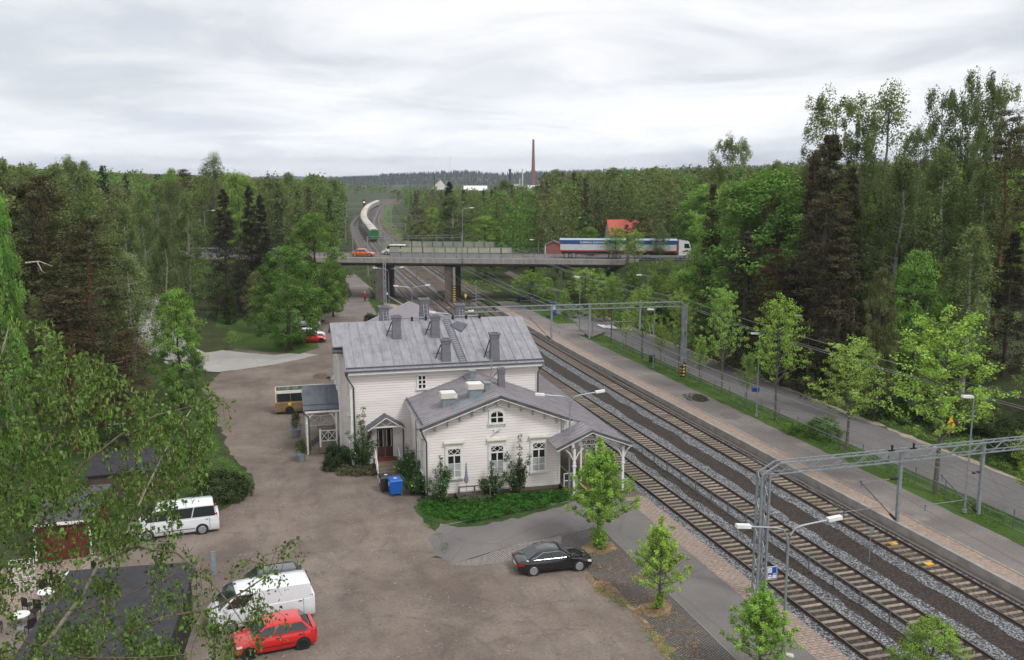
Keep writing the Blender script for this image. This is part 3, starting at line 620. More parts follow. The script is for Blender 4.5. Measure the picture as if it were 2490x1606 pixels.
for i, (px, py) in enumerate(((782, 916), (806, 922))):
    x, y = at(px, py)
    sheet('puddle', [(x + (1.0 - .35 * i) * math.cos(t * .5236), y + (1.5 - .4 * i) * math.sin(t * .5236)) for t in range(12)], .012, M['dirt'] if i == 0 else M['dusty_water'] if 'dusty_water' in M else M['water'], ('muddy ring left of the porch', 'brown puddle beside the station porch')[i], 'puddle', edge=.3)
mh_ = MB(); x, y = at(1496, 872, .3); mh_.cyl((x, y, .292), (x, y, .30), .38, n=14)
tag(mh_.build('manhole_cover', M['concrete_dark']), 'round dark manhole cover on the far platform', 'manhole cover')
# track bed
rib('track_bed', 26.34, 39.1, 20, 150, -.34, M['trackdirt'], 'dark brown ballast bed of the three tracks', 'track bed')
rib('track_field', 25.2, 43.5, 148, 900, -.33, M['dirt'], 'brown railway ground beyond the bridge', 'railway ground', jit=1.5, step=6)
def strips(curve, name, rows, y1):
    for (a, b, z, m, lb) in rows:
        b_ = rib('ballast', a, b, 20, y1, z, m, lb, 'ballast', jit=.40, step=.45 if y1 < 200 else 1.2, curve=curve)
for nm, c, y1 in (('near', C1, 800), ('middle', C2, 800), ('far', C3, 800)):
    strips(c, nm, [({'near': -1.72, 'middle': -1.55, 'far': -1.85}[nm], -.70, -.318, M['ballast'], 'pale grey ballast left of the %s track' % nm), (.70, {'near': 1.75, 'middle': 1.95, 'far': 1.32}[nm], -.316, M['ballast'], 'pale grey ballast right of the %s track' % nm),
                   (-.72, .72, -.306, M['bedwarm'] if nm == 'far' else M['bedbrown'], 'dark brown ballast between the rails of the %s track' % nm)], y1)
slp = None
def track(nm, curve, y0, y1):
    global slp
    root = empty('railway_track', (tx(curve, y0), y0, -.3), 0, {'near': 'nearest railway track beside the station platform', 'middle': 'middle railway track between the mesh fence and the wide brown strip', 'far': 'far railway track beside the long platform on the right'}[nm], 'railway track')
    for sd in (-.762, .762):
        b = MB(); vs = []; vt = []
        n = int((y1 - y0) / 3)
        for i in range(n + 1):
            y = y0 + (y1 - y0) * i / n; x = tx(curve, y) + sd - root.location.x; yy = y - y0
            for a, z in ((-.07, 0), (-.036, .04), (-.036, .165), (.036, .165), (.036, .04), (.07, 0)): vs.append((x + a, yy, z))
            vt += [(x - .032, yy, .169), (x + .032, yy, .169)]
        b.add(vs, [(i * 6 + k, i * 6 + k + 1, i * 6 + k + 7, i * 6 + k + 6) for i in range(n) for k in range(5)])
        r_ = b.build('rail', M['rail'], root)
        t = MB(); t.add(vt, [(2 * i, 2 * i + 1, 2 * i + 3, 2 * i + 2) for i in range(n)]); t.build('rail_head', M['railtop'], r_)
    if slp is None:
        sb = MB(); sb.add([(-.68, -.10, 0), (.68, -.10, 0), (.68, .10, 0), (-.68, .10, 0), (-.66, -.075, .045), (.66, -.075, .045), (.66, .075, .045), (-.66, .075, .045)],
                          [(4, 5, 6, 7), (0, 1, 5, 4), (1, 2, 6, 5), (2, 3, 7, 6), (3, 0, 4, 7)])
        slp = sb.build('sleeper', M['sleeper'], root); first = True
    else: first = False
    me = slp.data; y = y0 + .3; ang = 0; cnt = 0; rest = MB()
    ystart = {'near': 31.5, 'middle': 31.5, 'far': 31.5}[nm]
    y = ystart
    while y < y1 - 1:
        dxdy = tx(curve, y + .5) - tx(curve, y - .5); lx = tx(curve, y) - root.location.x
        if cnt < 100:
            if first and cnt == 0: o = slp
            else: o = bpy.data.objects.new('sleeper', me); COL.objects.link(o); o.parent = root
            o.location = (lx, y - y0, -.005); o.rotation_euler = (0, 0, -math.atan(dxdy))
        elif y < 420:
            rest.add([(lx - .67, y - y0 - .11, .03), (lx + .67, y - y0 - .11, .03), (lx + .67, y - y0 + .11, .03), (lx - .67, y - y0 + .11, .03)], [(0, 1, 2, 3)])
        cnt += 1; y += .61
    tag(rest.build('sleepers', M['sleeper'], root), kind='stuff')
    return root
track('near', C1, 22, 760); track('middle', C2, 22, 760); track('far', C3, 22, 760)
# orange balises
used = {}
pl = MB(); pl.box(-.24, .24, -.17, .17, 0, .07)
plo = pl.build('track_beacon', M['orangeplate']); tag(plo, None, 'track beacon', 'orange track beacons')
def ovp(x, y, off=(0, 0), sc=1.0, z=-.25): return at(off[0] + x * sc, off[1] + y * sc, z)
bl = [(at(2172, 1323, -.25), 'orange yellow plate between the far rails, farther one of the near pair'), (at(2258, 1372, -.25), 'orange yellow plate between the far rails, nearest to the camera')]
for (px, py, c) in ((979, 669, C2), (984, 674, C2), (1136, 728, C2), (1149, 746, C2), (937, 671, C1), (942, 677, C1), (1050, 660, C3), (1054, 663, C3), (1078, 679, C3), (1082, 682, C3)):
    x, y = at(px, py, -.25); x = tx(c, y)
    i_ = len(bl); bl.append(((x, y), 'small orange plate on the %s track %s' % ('near' if c is C1 else 'middle' if c is C2 else 'far', ['just past the bridge', 'before the bridge', 'under the bridge edge'][i_ % 3] + (' paired, farther' if i_ % 2 == 0 else ' paired, nearer'))))
for i, ((x, y), lb) in enumerate(bl): place(plo, used, (x, y, -.27), 0, lb)
# low mesh fence between tracks
def fence(name, x, y0, y1, h, step, z, label, cat='fence', lean=0, group=None):
    root = empty(name, (x, y0, z), 0, label, cat); n = int((y1 - y0) / step)
    mesh = MB()
    for zz in (h, h * .5, .08): mesh.beam((0, 0, zz), (0, y1 - y0, zz), .022, .022)
    for k in range(int((y1 - y0) / .5)): mesh.beam((0, k * .5, .08), (0, k * .5, h), .006, .006)
    mesh.build('wire_mesh', M['galv'] , root)
    for k in range(min(n + 1, 100)):
        p = MB(); p.beam((0, 0, 0), (0, 0, h + .06), .055, .055); o = None
        if k == 0: base = p.build('post', M['galv_dark'], root); o = base
        else: o = bpy.data.objects.new('post', base.data); COL.objects.link(o); o.parent = root
        o.location = (0, k * step, 0)
    return root
fence('mesh_fence', 30.72, 30, 150, .85, 2.35, -.32, 'low mesh fence between the nearest and the middle track')
fence('mesh_fence', 46.15, 36, 112, 1.25, 3.0, .12, 'wire mesh fence between the grass strip and the street')
# ------------------------------------------------------------------ station building
PU = Vector((11.67, 61.2, 0)); RB = -R(2.0)
ST = empty('station_building', PU, RB, 'white two storey wooden station house with grey metal roofs and many chimneys beside the platform', 'station')
TL = Matrix.Translation(PU) @ Matrix.Rotation(RB, 4, 'Z'); TLI = TL.inverted()
def loc(p): return TLI @ Vector(p)
def pxplane(px, py, zf):
    z = 7.0
    for _ in range(40):
        x, y = at(px, py, z); q = loc((x, y, z)); z = z * .5 + zf(q.x, q.y) * .5
    return q.x, q.y, z
M['lapshade'] = plain('painted_lap_shade', (0.40, 0.34, 0.32), .8)  # darker backing between boards, paints the shadow line under each lap
def tex(top, z):
    """t range where wall profile reaches height z"""
    L, Rr = None, None
    for (t0, z0), (t1, z1) in zip(top, top[1:]):
        if L is None and (z0 >= z or z1 >= z): L = t0 if z0 >= z else t0 + (z - z0) / (z1 - z0) * (t1 - t0)
    for (t0, z0), (t1, z1) in reversed(list(zip(top, top[1:]))):
        if Rr is None and (z0 >= z or z1 >= z): Rr = t1 if z1 >= z else t1 + (z - z1) / (z0 - z1) * (t0 - t1)
    return (L, Rr) if L is not None and Rr is not None else None
def siding(fr, bk, A, B, zb, top, bh=.195):
    """lapped boards on wall from A to B (2D, outward normal to the right of A->B), top profile [(t,z)]"""
    A = Vector(A); B = Vector(B); L = (B - A).length; d = (B - A) / L; n = Vector((d.y, -d.x))
    zm = max(z for t, z in top); z = zb
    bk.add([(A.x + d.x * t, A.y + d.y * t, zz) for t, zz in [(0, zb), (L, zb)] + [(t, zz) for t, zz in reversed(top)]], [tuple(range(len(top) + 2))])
    while z < zm - .02:
        z0, z1 = z + .02, min(z + bh, zm - .001)
        r0 = tex(top, z0); r1 = tex(top, z1)
        if r0 and r1:
            P = lambda t, o, zz: (A.x + d.x * t + n.x * o, A.y + d.y * t + n.y * o, zz)
            fr.add([P(r0[0], .032, z0), P(r0[1], .032, z0), P(r1[1], .012, z1), P(r1[0], .012, z1), P(r0[0], .0, z0), P(r0[1], .0, z0)], [(0, 1, 2, 3), (4, 5, 1, 0)])
        z += bh
def wallparts(name, specs, zb=.3, bh=.195):
    fr, bk = MB(), MB()
    for s in specs: siding(fr, bk, s[0], s[1], s[3] if len(s) > 3 else zb, s[2], bh)
    w = fr.build(name, M['siding'], ST); bk.build('lap_shade_backing', M['lapshade'], w); return w
WT = 5.02
# wing gable: roof underside at wall plane
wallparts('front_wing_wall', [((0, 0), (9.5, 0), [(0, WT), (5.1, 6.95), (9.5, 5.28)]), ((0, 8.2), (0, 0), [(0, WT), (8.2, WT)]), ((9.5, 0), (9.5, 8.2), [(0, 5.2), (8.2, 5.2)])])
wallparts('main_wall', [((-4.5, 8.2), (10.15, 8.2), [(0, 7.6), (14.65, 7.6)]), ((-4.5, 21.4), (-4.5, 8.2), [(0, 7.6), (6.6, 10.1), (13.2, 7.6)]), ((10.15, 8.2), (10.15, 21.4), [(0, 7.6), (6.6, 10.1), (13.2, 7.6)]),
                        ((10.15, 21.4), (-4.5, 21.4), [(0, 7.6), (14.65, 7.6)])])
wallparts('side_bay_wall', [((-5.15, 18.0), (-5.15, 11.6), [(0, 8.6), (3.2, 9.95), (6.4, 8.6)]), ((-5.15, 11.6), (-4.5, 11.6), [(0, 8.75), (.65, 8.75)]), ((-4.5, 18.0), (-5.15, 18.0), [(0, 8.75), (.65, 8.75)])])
b = MB(); b.box(-.04, 9.54, -.04, 8.2, 0, .3); b.box(-4.54, 10.19, 8.16, 21.44, 0, .3); b.box(-5.19, -4.5, 11.56, 18.04, 0, .3)
b.build('plinth', M['plinth'], ST)
b = MB()
for (u, v) in ((-.0, -.0), (9.5, -.0), (-4.5, 8.2), (10.15, 8.2), (-5.15, 11.6), (-5.15, 18), (-4.5, 21.4), (10.15, 21.4)):
    zt = {(-.0, -.0): 5.0, (9.5, -.0): 5.2}.get((u, v), 7.6 if abs(u + 5.15) > .01 else 8.7); b = MB(); b.box(u - .09, u + .09, v - .09, v + .09, .3, zt); b.build('corner_board', M['trim'], ST)
b = MB(); b.box(-.05, 9.55, -.07, .0, .26, .44); b.box(-4.55, 0, 8.12, 8.2, .26, .44); b.box(-.07, 0, 0, 8.2, .26, .44); b.build('base_board', M['trim'], ST)
b = MB()   # raking frieze boards on the gable
b.beam((0, -.06, WT - .12), (5.1, -.06, 6.84), .05, .16, (0, 1, 0)); b.beam((5.1, -.06, 6.84), (9.5, -.06, 5.15), .05, .16, (0, 1, 0))
b.build('gable_frieze', M['trim'], ST)
# infill with vertical boards above the canopy
b = MB(); b.add([(9.5, .32, 3.6), (11.3, .32, 3.6), (11.3, .32, 4.66), (9.5, .32, 5.36)], [(0, 1, 2, 3)])
for k in range(8): b.box(9.55 + k * .2, 9.58 + k * .2, .285, .32, 3.6, 5.3 - k * .079)
b.build('board_infill', M['trim'], ST)
# roofs
def roof(name, q, m, seam=.62, th=.10, skip=0):
    """q: eave0, eave1, ridge1, ridge0"""
    b = MB(); b.slab(q, th); q = [Vector(p) for p in q]; L = (q[1] - q[0]).length; n = int(L / seam)
    nn = (q[1] - q[0]).cross(q[3] - q[0]).normalized(); nn = nn if nn.z > 0 else -nn
    for i in range(1, n):
        t = i / n; b.beam(q[0].lerp(q[1], t) + nn * .018, q[3].lerp(q[2], t) + nn * .018, .035, .045, nn)
    return b.build(name, m, ST)
def zmain(u, v): return 7.7 + (min(v, 29.6 - v) - 7.6) * .368
def zleft(u, v): return 5.2 + (u + .45) * .346
def zright(u, v): return 7.12 - .385 * (u - 5.1)
mr = roof('main_roof', [(-4.85, 7.6, 7.7), (10.6, 7.6, 7.7), (10.6, 14.8, 10.35), (-4.85, 14.8, 10.35)], M['roof_main'], .72)
roof('main_roof', [(-4.85, 22, 7.7), (10.6, 22, 7.7), (10.6, 14.8, 10.35), (-4.85, 14.8, 10.35)], M['roof_main'], .72)
roof('bay_roof', [(-5.6, 11.15, zmain(0, 11.15)), (-4.85, 11.15, zmain(0, 11.15)), (-4.85, 14.8, 10.35), (-5.6, 14.8, 10.35)], M['roof_main'], 2)
roof('bay_roof', [(-5.6, 18.45, zmain(0, 18.45)), (-4.85, 18.45, zmain(0, 18.45)), (-4.85, 14.8, 10.35), (-5.6, 14.8, 10.35)], M['roof_main'], 2)
roof('bay_eave_cap', [(-5.65, 10.95, 8.62), (-4.86, 10.95, 8.62), (-4.86, 11.6, 8.86), (-5.65, 11.6, 8.86)], M['roof_edge'], 2, .16)
roof('wing_roof', [(-.45, -.55, 5.2), (-.45, 8.19, 5.2), (5.1, 8.19, 7.12), (5.1, -.55, 7.12)], M['roof_wing'], .42)
roof('wing_roof', [(10.3, -.55, zright(10.3, 0)), (10.3, 8.19, zright(10.3, 0)), (5.1, 8.19, 7.12), (5.1, -.55, 7.12)], M['roof_wing'], .42)
roof('canopy_roof', [(11.1, .25, zright(11.1, 0)), (11.1, 22, zright(11.1, 0)), (10.3, 22, zright(10.3, 0)), (10.3, .25, zright(10.3, 0))], M['roof_wing'], .42)
roof('canopy_roof', [(14.05, -2.6, zright(14.05, 0)), (14.05, 22, zright(14.05, 0)), (11.1, 22, zright(11.1, 0)), (11.1, -2.6, zright(11.1, 0))], M['roof_wing'], .42)
roof('canopy_gable_roof', [(8.55, -2.6, 3.68), (8.55, -.02, 3.68), (11.1, -.02, zright(11.1, 0)), (11.1, -2.6, zright(11.1, 0))], M['roof_wing'], .45)
# eave bands, fascias
b = MB(); b.beam((-4.85, 7.95, 7.875), (10.6, 7.95, 7.875), .08, .12); b.box(-4.88, 10.63, 7.53, 7.6, 7.60, 7.73)
b.beam((-.5, -.6, 5.225), (5.1, -.6, 7.16), .10, .13, (0, 1, 0)); b.beam((5.1, -.6, 7.16), (10.32, -.6, 5.15), .10, .13, (0, 1, 0))
b.beam((8.5, -2.66, 3.70), (11.1, -2.66, 4.85), .10, .10, (0, 1, 0)); b.beam((11.1, -2.66, 4.85), (14.1, -2.66, 3.69), .10, .10, (0, 1, 0))
b.beam((-.3, .1, 5.32), (-.3, 8.1, 5.32), .05, .10)
b.build('roof_edging', M['roof_edge'], ST)
b = MB(); b.box(-4.80, 10.55, 7.62, 7.67, 7.40, 7.59); b.beam((-.42, -.545, 5.03), (5.1, -.545, 6.95), .05, .17, (0, 1, 0)); b.beam((5.1, -.545, 6.95), (10.28, -.545, 4.96), .05, .17, (0, 1, 0))
b.beam((8.58, -2.58, 3.53), (11.1, -2.58, 4.68), .05, .17, (0, 1, 0)); b.beam((11.1, -2.58, 4.68), (14.03, -2.58, 3.53), .05, .17, (0, 1, 0))
b.beam((-4.83, 7.6, 7.5), (-4.83, 14.8, 10.15), .05, .17); b.beam((10.57, 7.6, 7.5), (10.57, 14.8, 10.15), .05, .17)
b.box(-.42, -.36, -.5, 8.1, 4.95, 5.10); b.box(13.95, 14.0, -2.5, 22, 3.40, 3.56)
b.build('fascia', M['trim'], ST)
b = MB(); b.add([(-.40, -.5, 5.02), (0, -.5, 5.1), (0, 8.1, 5.1), (-.40, 8.1, 5.02)], [(0, 1, 2, 3)]); b.box(-4.5, 10.1, 7.7, 8.2, 7.45, 7.5)
b.build('soffit', M['soffit'], ST)
b = MB()
for i in range(11):
    t = (i + .5) / 11; u = 9.6 * t + .1; z = (5.02 + .346 * (u + .1) if u < 5.1 else 6.93 - .385 * (u - 5.1)) - .12
    b.box(u - .035, u + .035, -.50, -.03, z - .02, z + .05); b.beam((u, -.40, z), (u, -.05, z - .3), .06, .05); b.box(u - .05, u + .05, -.10, -.04, z - .36, z - .02)
b.build('rafter_brackets', M['soffit'], ST)
# ridge snow pole on the main roof
b = MB(); b.cyl((-.8, 14.72, 10.52), (6.9, 14.72, 10.52), .06, n=6)
b.build('ridge_pipe', M['galv_dark'], ST)
b = MB()
for k in range(7): b.box(.0 + k * 1.15 - .07, .0 + k * 1.15 + .07, 14.55, 14.8, 10.28, 10.6)
b.build('ridge_clamps', M['soot'], ST)
b = MB(); zf_ = lambda u, v: 7.7 + (v - 7.6) * .368; u0, v0, _ = pxplane(860 + 1390 * .19263, 700 + 945 * .19263, zf_); u1, v1, _ = pxplane(860 + 1180 * .19263, 700 + 440 * .19263, zf_)
for d in (-.28, .28): b.beam((u0 + d, 7.9, zmain(0, 7.9) + .07), (u1 + d, 14.5, zmain(0, 14.5) + .07), .04, .04)
for k in range(22):
    t = k / 21; v = 7.9 + 6.6 * t; b.beam((u0 + (u1 - u0) * t - .28, v, zmain(0, v) + .08), (u0 + (u1 - u0) * t + .28, v, zmain(0, v) + .08), .035, .035)
b.build('roof_ladder', M['galv_dark'], ST)
u, v, z = pxplane(860 + 1335 * .19263, 700 + 505 * .19263, zf_)
b = MB(); b.add([(u - .75, v + .35, z + .18), (u, v - .75, z - .16), (u + .75, v + .35, z + .22), (u, v + .95, z + .42), (u - .75, v + .35, z - .05), (u, v - .75, z - .35), (u + .75, v + .35, z - .05), (u, v + .95, z + .2)],
    [(0, 1, 2, 3), (0, 4, 5, 1), (1, 5, 6, 2), (2, 6, 7, 3), (3, 7, 4, 0)]); b.build('roof_cricket', M['roof_edge'], ST)
# chimneys
def chimney(u, v, zb, zt, w=.72, ladder=None, brace=None):
    T = Matrix.Translation((u, v, 0)); b = MB(T); h = w / 2
    b.box(-h, h, -h, h, zb - .5, zb + (zt - zb) * .42); b.box(-h * .92, h * .92, -h * .92, h * .92, zb + (zt - zb) * .42, zt - .3)
    c = b.build('chimney', M['chimney'], ST)
    b = MB(T); b.box(-h * 1.05, h * 1.05, -h * 1.05, h * 1.05, zt - .32, zt - .22); b.box(-h * 1.0, h * 1.0, -h * 1.0, h * 1.0, zt - .22, zt - .10)
    for (x0, x1, y0, y1) in ((-1.18, 1.18, -1.18, -.78), (-1.18, 1.18, .78, 1.18), (-1.18, -.78, -.78, .78), (.78, 1.18, -.78, .78)): b.box(x0 * h, x1 * h, y0 * h, y1 * h, zt - .10, zt + .04)
    b.build('chimney_cap', M['chimney'], c)
    b = MB(T); b.box(-h * .78, h * .78, -h * .78, h * .78, zt - .1, zt - .06); b.build('flue', M['soot'], c)
    if ladder:
        b = MB(T)
        for s in (-.18, .18): b.beam((s + .12, -h - .45, zb - .2), (s * .8, -h - .03, zt - .35), .04, .04)
        for k in range(6):
            t = k / 6 + .08; b.beam((-.17 + .12 * (1 - t), -h - .45 + .42 * t, zb - .2 + (zt - zb - .15) * t), (.17 + .12 * (1 - t), -h - .45 + .42 * t, zb - .2 + (zt - zb - .15) * t), .03, .03)
        b.build('chimney_ladder', M['galv'], c)
    if brace:
        b = MB(T); b.beam((-h - .45, .1, zb + .1), (-h - .02, .1, zb + (zt - zb) * .72), .07, .07); b.beam((-h - .42, .1, zb + .5), (-h - .05, .1, zb + .5), .05, .05); b.build('chimney_brace', M['soot'], c)
    return c
def zfm(u, v): return 7.7 + (v - 7.6) * .368
for bx, by, tx_, ty in ((550, 655, 543, 360), (1040, 637, 1040, 355), (1175, 938, 1170, 650), (1790, 922, 1770, 578)):
    u, v, z = pxplane(860 + bx * .19263, 700 + by * .19263, zfm); v += .36
    x2, z2 = atY(860 + tx_ * .19263, 700 + ty * .19263, (TL @ Vector((u, v, 0))).y); chimney(u, v, zmain(u, v), z2 + .02, .70, brace=True)
for tx_, ty, v in ((380, 245, 16.6), (885, 145, 16.4), (1330, 212, 16.6)):
    Yw = 61.2 + v; x2, z2 = atY(860 + tx_ * .19263, 700 + ty * .19263, Yw); q = loc((x2, Yw, 0)); chimney(q.x, v, zmain(0, v), z2 + .05, .78, ladder=True)
u, v, z = pxplane(700 + 1432 * .36364, 700 + 668 * .36364, zright); x2, z2 = atY(700 + 1432 * .36364, 700 + 545 * .36364, (TL @ Vector((u, v, 0))).y); chimney(u, v + .25, z, z2, .5)
b = MB(); b.beam((u - .95, v + .5, zright(u - .95, 0) + .05), (u - .1, v + .5, z2 - .2), .16, .06); b.build('chimney_walkway', M['wood_step'], ST)
b = MB(); b.cyl((u - .55, v + 1.6, 6.4), (u - .40, v + 1.6, 8.55), .05, n=6); b.cyl((u - 1.9, v + 1.2, 6.6), (u - 1.9, v + 1.2, 7.5), .045, n=6); b.build('vent_rod', M['galv'], ST)
# kitchen hoods and vents on the left wing slope
for i, (p, w) in enumerate((((1087, 990), 1.0), ((1152, 968), 1.0))):
    u, v, z = pxplane(p[0], p[1], zleft); b = MB(); b.box(u - .3, u + .6, v, v + .85, z - .3, z + .72); hz = b.build('vent_base', M['zinc'], ST)
    b = MB(); b.box(u - .42, u + .74, v - .12, v + 1.0, z + .62, z + 1.0); t_ = b.build('vent_hood', M['hood'], hz)
    b = MB(); b.box(u - .34, u + .66, v - .04, v + .92, z + 1.0, z + 1.012); b.build('hood_grille', M['trim'], hz)
    b = MB(); b.box(u - .42, u + .74, v + .9, v + 1.0, z + 1.0, z + 1.06); b.box(u + .68, u + .74, v - .1, v + .9, z + 1.0, z + 1.06); b.build('hood_rim', M['roof_edge'], hz)
for (px, py) in ((1185, 952), (1149, 922)):
    u, v, z = pxplane(px, py, zleft); b = MB(); b.box(u - .16, u + .22, v, v + .38, z - .3, z + .55); hz = b.build('roof_vent', M['zinc'], ST)
    b = MB(); b.box(u - .24, u + .30, v - .08, v + .46, z + .55, z + .64); b.build('vent_cap', M['zinc'], hz)
b = MB(); b.slab([(4.1, 5.9, zleft(4.1, 0) + .1), (4.1, 8.0, zleft(4.1, 0) + .1), (4.45, 8.0, zleft(4.45, 0) + .1), (4.45, 5.9, zleft(4.45, 0) + .1)], .04); b.build('roof_walkway', M['zinc'], ST)
b = MB(); b.slab([(2.0, .3, zleft(2, 0) + .03), (2.0, 1.9, zleft(2, 0) + .03), (4.4, 1.9, zleft(4.4, 0) + .03), (4.4, .3, zleft(4.4, 0) + .03)], .02); b.build('roof_flashing', M['zinc'], ST)
# windows
def fT(u, v, ang=0): return Matrix.Translation((u, v, 0)) @ Matrix.Rotation(ang, 4, 'Z')
def window(u, v, ang, w, z0, z1, style='tall'):
    T = fT(u, v, ang); h = w / 2; b = MB(T); c = .15
    b.box(-h - c, -h, -.085, .02, z0 - .02, z1 + .05); b.box(h, h + c, -.085, .02, z0 - .02, z1 + .05); b.box(-h - c, h + c, -.085, .02, z1, z1 + (.30 if style == 'tall' else .16)); b.box(-h - c - .05, h + c + .05, -.16, .02, z0 - .13, z0)
    f = b.build('window', M['trim'], ST)
    b = MB(T); b.box(-h, h, -.045, -.035, z0, z1); b.build('pane', M['glass'], f)
    b = MB(T); H_ = z1 - z0; 
    if style == 'tall':
        zt = z1 - H_ * .235
        b.box(-.04, .04, -.10, -.03, z0, zt); b.box(-h, h, -.11, -.03, zt - .05, zt + .05)
        for k in (.31, .62): b.box(-h, h, -.085, -.03, z0 + (zt - z0) * k - .02, z0 + (zt - z0) * k + .02)
        for s in (-1, 1):
            b.beam((s * h, -.07, z1), (0 if s < 0 else 0, -.07, zt + .05), .03, .045, (0, 1, 0)); b.beam((s * h, -.075, zt + .05), (0, -.075, z1), .03, .045, (0, 1, 0))
        for s in (-h, h - .05): b.box(s, s + .05, -.09, -.03, z0, z1)
        b.box(-h, h, -.09, -.03, z0, z0 + .05); b.box(-h, h, -.09, -.03, z1 - .05, z1)
    elif style == 'six':
        b.box(-.045, .045, -.09, -.03, z0, z1)
        for k in (1 / 3, 2 / 3): b.box(-h, h, -.08, -.03, z0 + H_ * k - .035, z0 + H_ * k + .035)
    elif style == 'arch':
        b.box(-.045, .045, -.09, -.03, z0, z1); b.box(-h, h, -.085, -.03, z0 + H_ * .38, z0 + H_ * .38 + .07)
        for s in (-1, 1): b.add([(s * h, -.08, z1 + .01), (s * h, -.08, z1 - .28), (s * h * .55, -.08, z1 - .12), (s * h * .1, -.08, z1 + .01)], [(0, 1, 2, 3)]); b.beam((s * .05, -.085, z1 - .02), (s * h * .5, -.085, z1 - .18), .03, .05, (0, 1, 0))
    b.build('muntins', M['trim'], f)
    if style == 'tall':
        b = MB(T); b.box(-h - .26, h + .26, -.24, .0, z1 + .36, z1 + .43); b.add([(-h - .26, -.24, z1 + .43), (h + .26, -.24, z1 + .43), (h + .26, 0, z1 + .50), (-h - .26, 0, z1 + .50)], [(0, 1, 2, 3)]); b.build('lintel', M['hood'], f)
        zt = z0 + (z1 - z0) * .765 * .62; b = MB(T); b.box(-h + .02, h - .02, -.052, -.046, z0 + .05, zt); b.build('curtain', M['curtain'], f)
    if style == 'arch':
        b = MB(T); b.beam((-h - .32, -.12, z1 + .10), (0, -.12, z1 + .42), .09, .05, (0, 1, 0)); b.beam((0, -.12, z1 + .42), (h + .32, -.12, z1 + .10), .09, .05, (0, 1, 0))
        for k in range(9): b.box(-h - .18 + k * (w + .36) / 8 - .03, -h - .18 + k * (w + .36) / 8 + .03, -.12, 0, z0 - .26, z0 - .13)
        b.build('window_trim', M['trim'], f)
    return f
for u in (1.86, 4.93, 7.98): window(u, -.03, 0, .96, 1.40, 3.52)
window(4.93, -.03, 0, .86, 5.18, 6.05, 'arch')
window(.92, 8.17, 0, .52, 6.02, 6.98, 'six')
for v in (1.9, 4.6): window(-.03, v, -R(90), .96, 1.40, 3.52)
for v in (9.8,): window(-4.53, v, -R(90), .9, 1.6, 3.4); window(-4.53, v, -R(90), .9, 5.2, 6.9, 'six')
for v in (12.8, 14.8, 16.8): window(-5.18, v, -R(90), .85, 5.4, 7.6, 'six')
b = MB(); b.box(4.72, 5.12, -.16, -.03, 4.55, 4.70); b.beam((4.6, -.30, 4.50), (5.25, -.22, 4.85), .07, .07); b.build('wall_floodlight', M['trim'], ST)
# downpipes
b = MB(); b.tube([(-.45, -.45, 5.05), (-.42, -.45, 4.8), (-.08, -.14, 4.1), (-.08, -.14, .15)], .055, 6); b.lathe([(.10, 5.0), (.13, 5.22), (.05, 5.24)], 8, (-.5, -.5, 0))
b.tube([(-4.85, 7.62, 7.5), (-4.8, 7.7, 7.2), (-4.32, 8.06, 6.35), (-4.32, 8.06, .15)], .06, 6); b.lathe([(.10, 7.35), (.15, 7.68), (.05, 7.7)], 8, (-4.85, 7.6, 0))
b.tube([(-.62, 8.0, 3.3), (-.62, 8.08, 3.0), (-.62, 8.08, .5)], .05, 6)
b.tube([(10.5, 7.6, 7.5), (10.3, 7.9, 7.1), (10.2, 8.05, 6.8), (10.2, 8.05, 4.9)], .055, 6)
b.beam((10.62, 7.45, 7.68), (11.1, 7.3, 7.2), .22, .05)
b.build('downpipe', M['pipe'], ST)
b = MB(); b.tube([(-.55, 1.5, .2), (-.55, 1.5, 5.35)], .03, 6); b.tube([(-.55, 1.66, .2), (-.55, 1.66, 5.25)], .025, 6); b.beam((-.55, 1.5, 5.3), (.1, 1.5, 5.45), .02, .02); b.beam((-.55, 1.5, 4.6), (-.05, 1.5, 4.6), .02, .02); b.beam((-.55, 1.5, 3.0), (.0, 1.5, 3.0), .02, .02)
b.build('wall_conduit', M['galv_dark'], ST)
# front door with gabled porch and steps
T = fT(-2.03, 8.2); b = MB(T); b.box(-.70, -.62, -.09, 0, .72, 3.3); b.box(.62, .70, -.09, 0, .72, 3.3); b.box(-.70, .70, -.09, 0, 3.06, 3.3); fr = b.build('door_frame', M['trim'], ST)
b = MB(T)
for s in (-1, 1):
    x0, x1 = (-.61, -.01) if s < 0 else (.01, .61); b.box(x0, x1, -.055, -.02, .74, 1.55); b.box(x0, x0 + .12, -.055, -.02, 1.55, 3.05); b.box(x1 - .12, x1, -.055, -.02, 1.55, 3.05); b.box(x0, x1, -.055, -.02, 2.92, 3.05)
    b.box(x0 + .14, x1 - .14, -.07, -.05, .86, 1.36)
dr = b.build('door', M['door'], ST)
b = MB(T); b.box(-.5, -.12, -.045, -.035, 1.55, 2.92); b.box(.12, .5, -.045, -.035, 1.55, 2.92); b.build('pane', M['glass'], dr)
b = MB(T); 
for x in (-.50, -.16, .12, .46): b.box(x, x + .035, -.06, -.03, 1.55, 2.92)
b.build('glazing_bead', M['trim'], dr)
b = MB(T); b.box(-.05, -.03, -.10, -.055, 1.6, 1.9); b.build('handle', M['chrome'], dr)
b = MB(T)
for s in (-1, 1): b.slab([(s * 1.42, -1.25, 3.28), (s * 1.42, -.01, 3.28), (0, -.01, 4.22), (0, -1.25, 4.22)], .09)
pr = b.build('porch_roof', M['roof_edge'], ST)
b = MB(T)
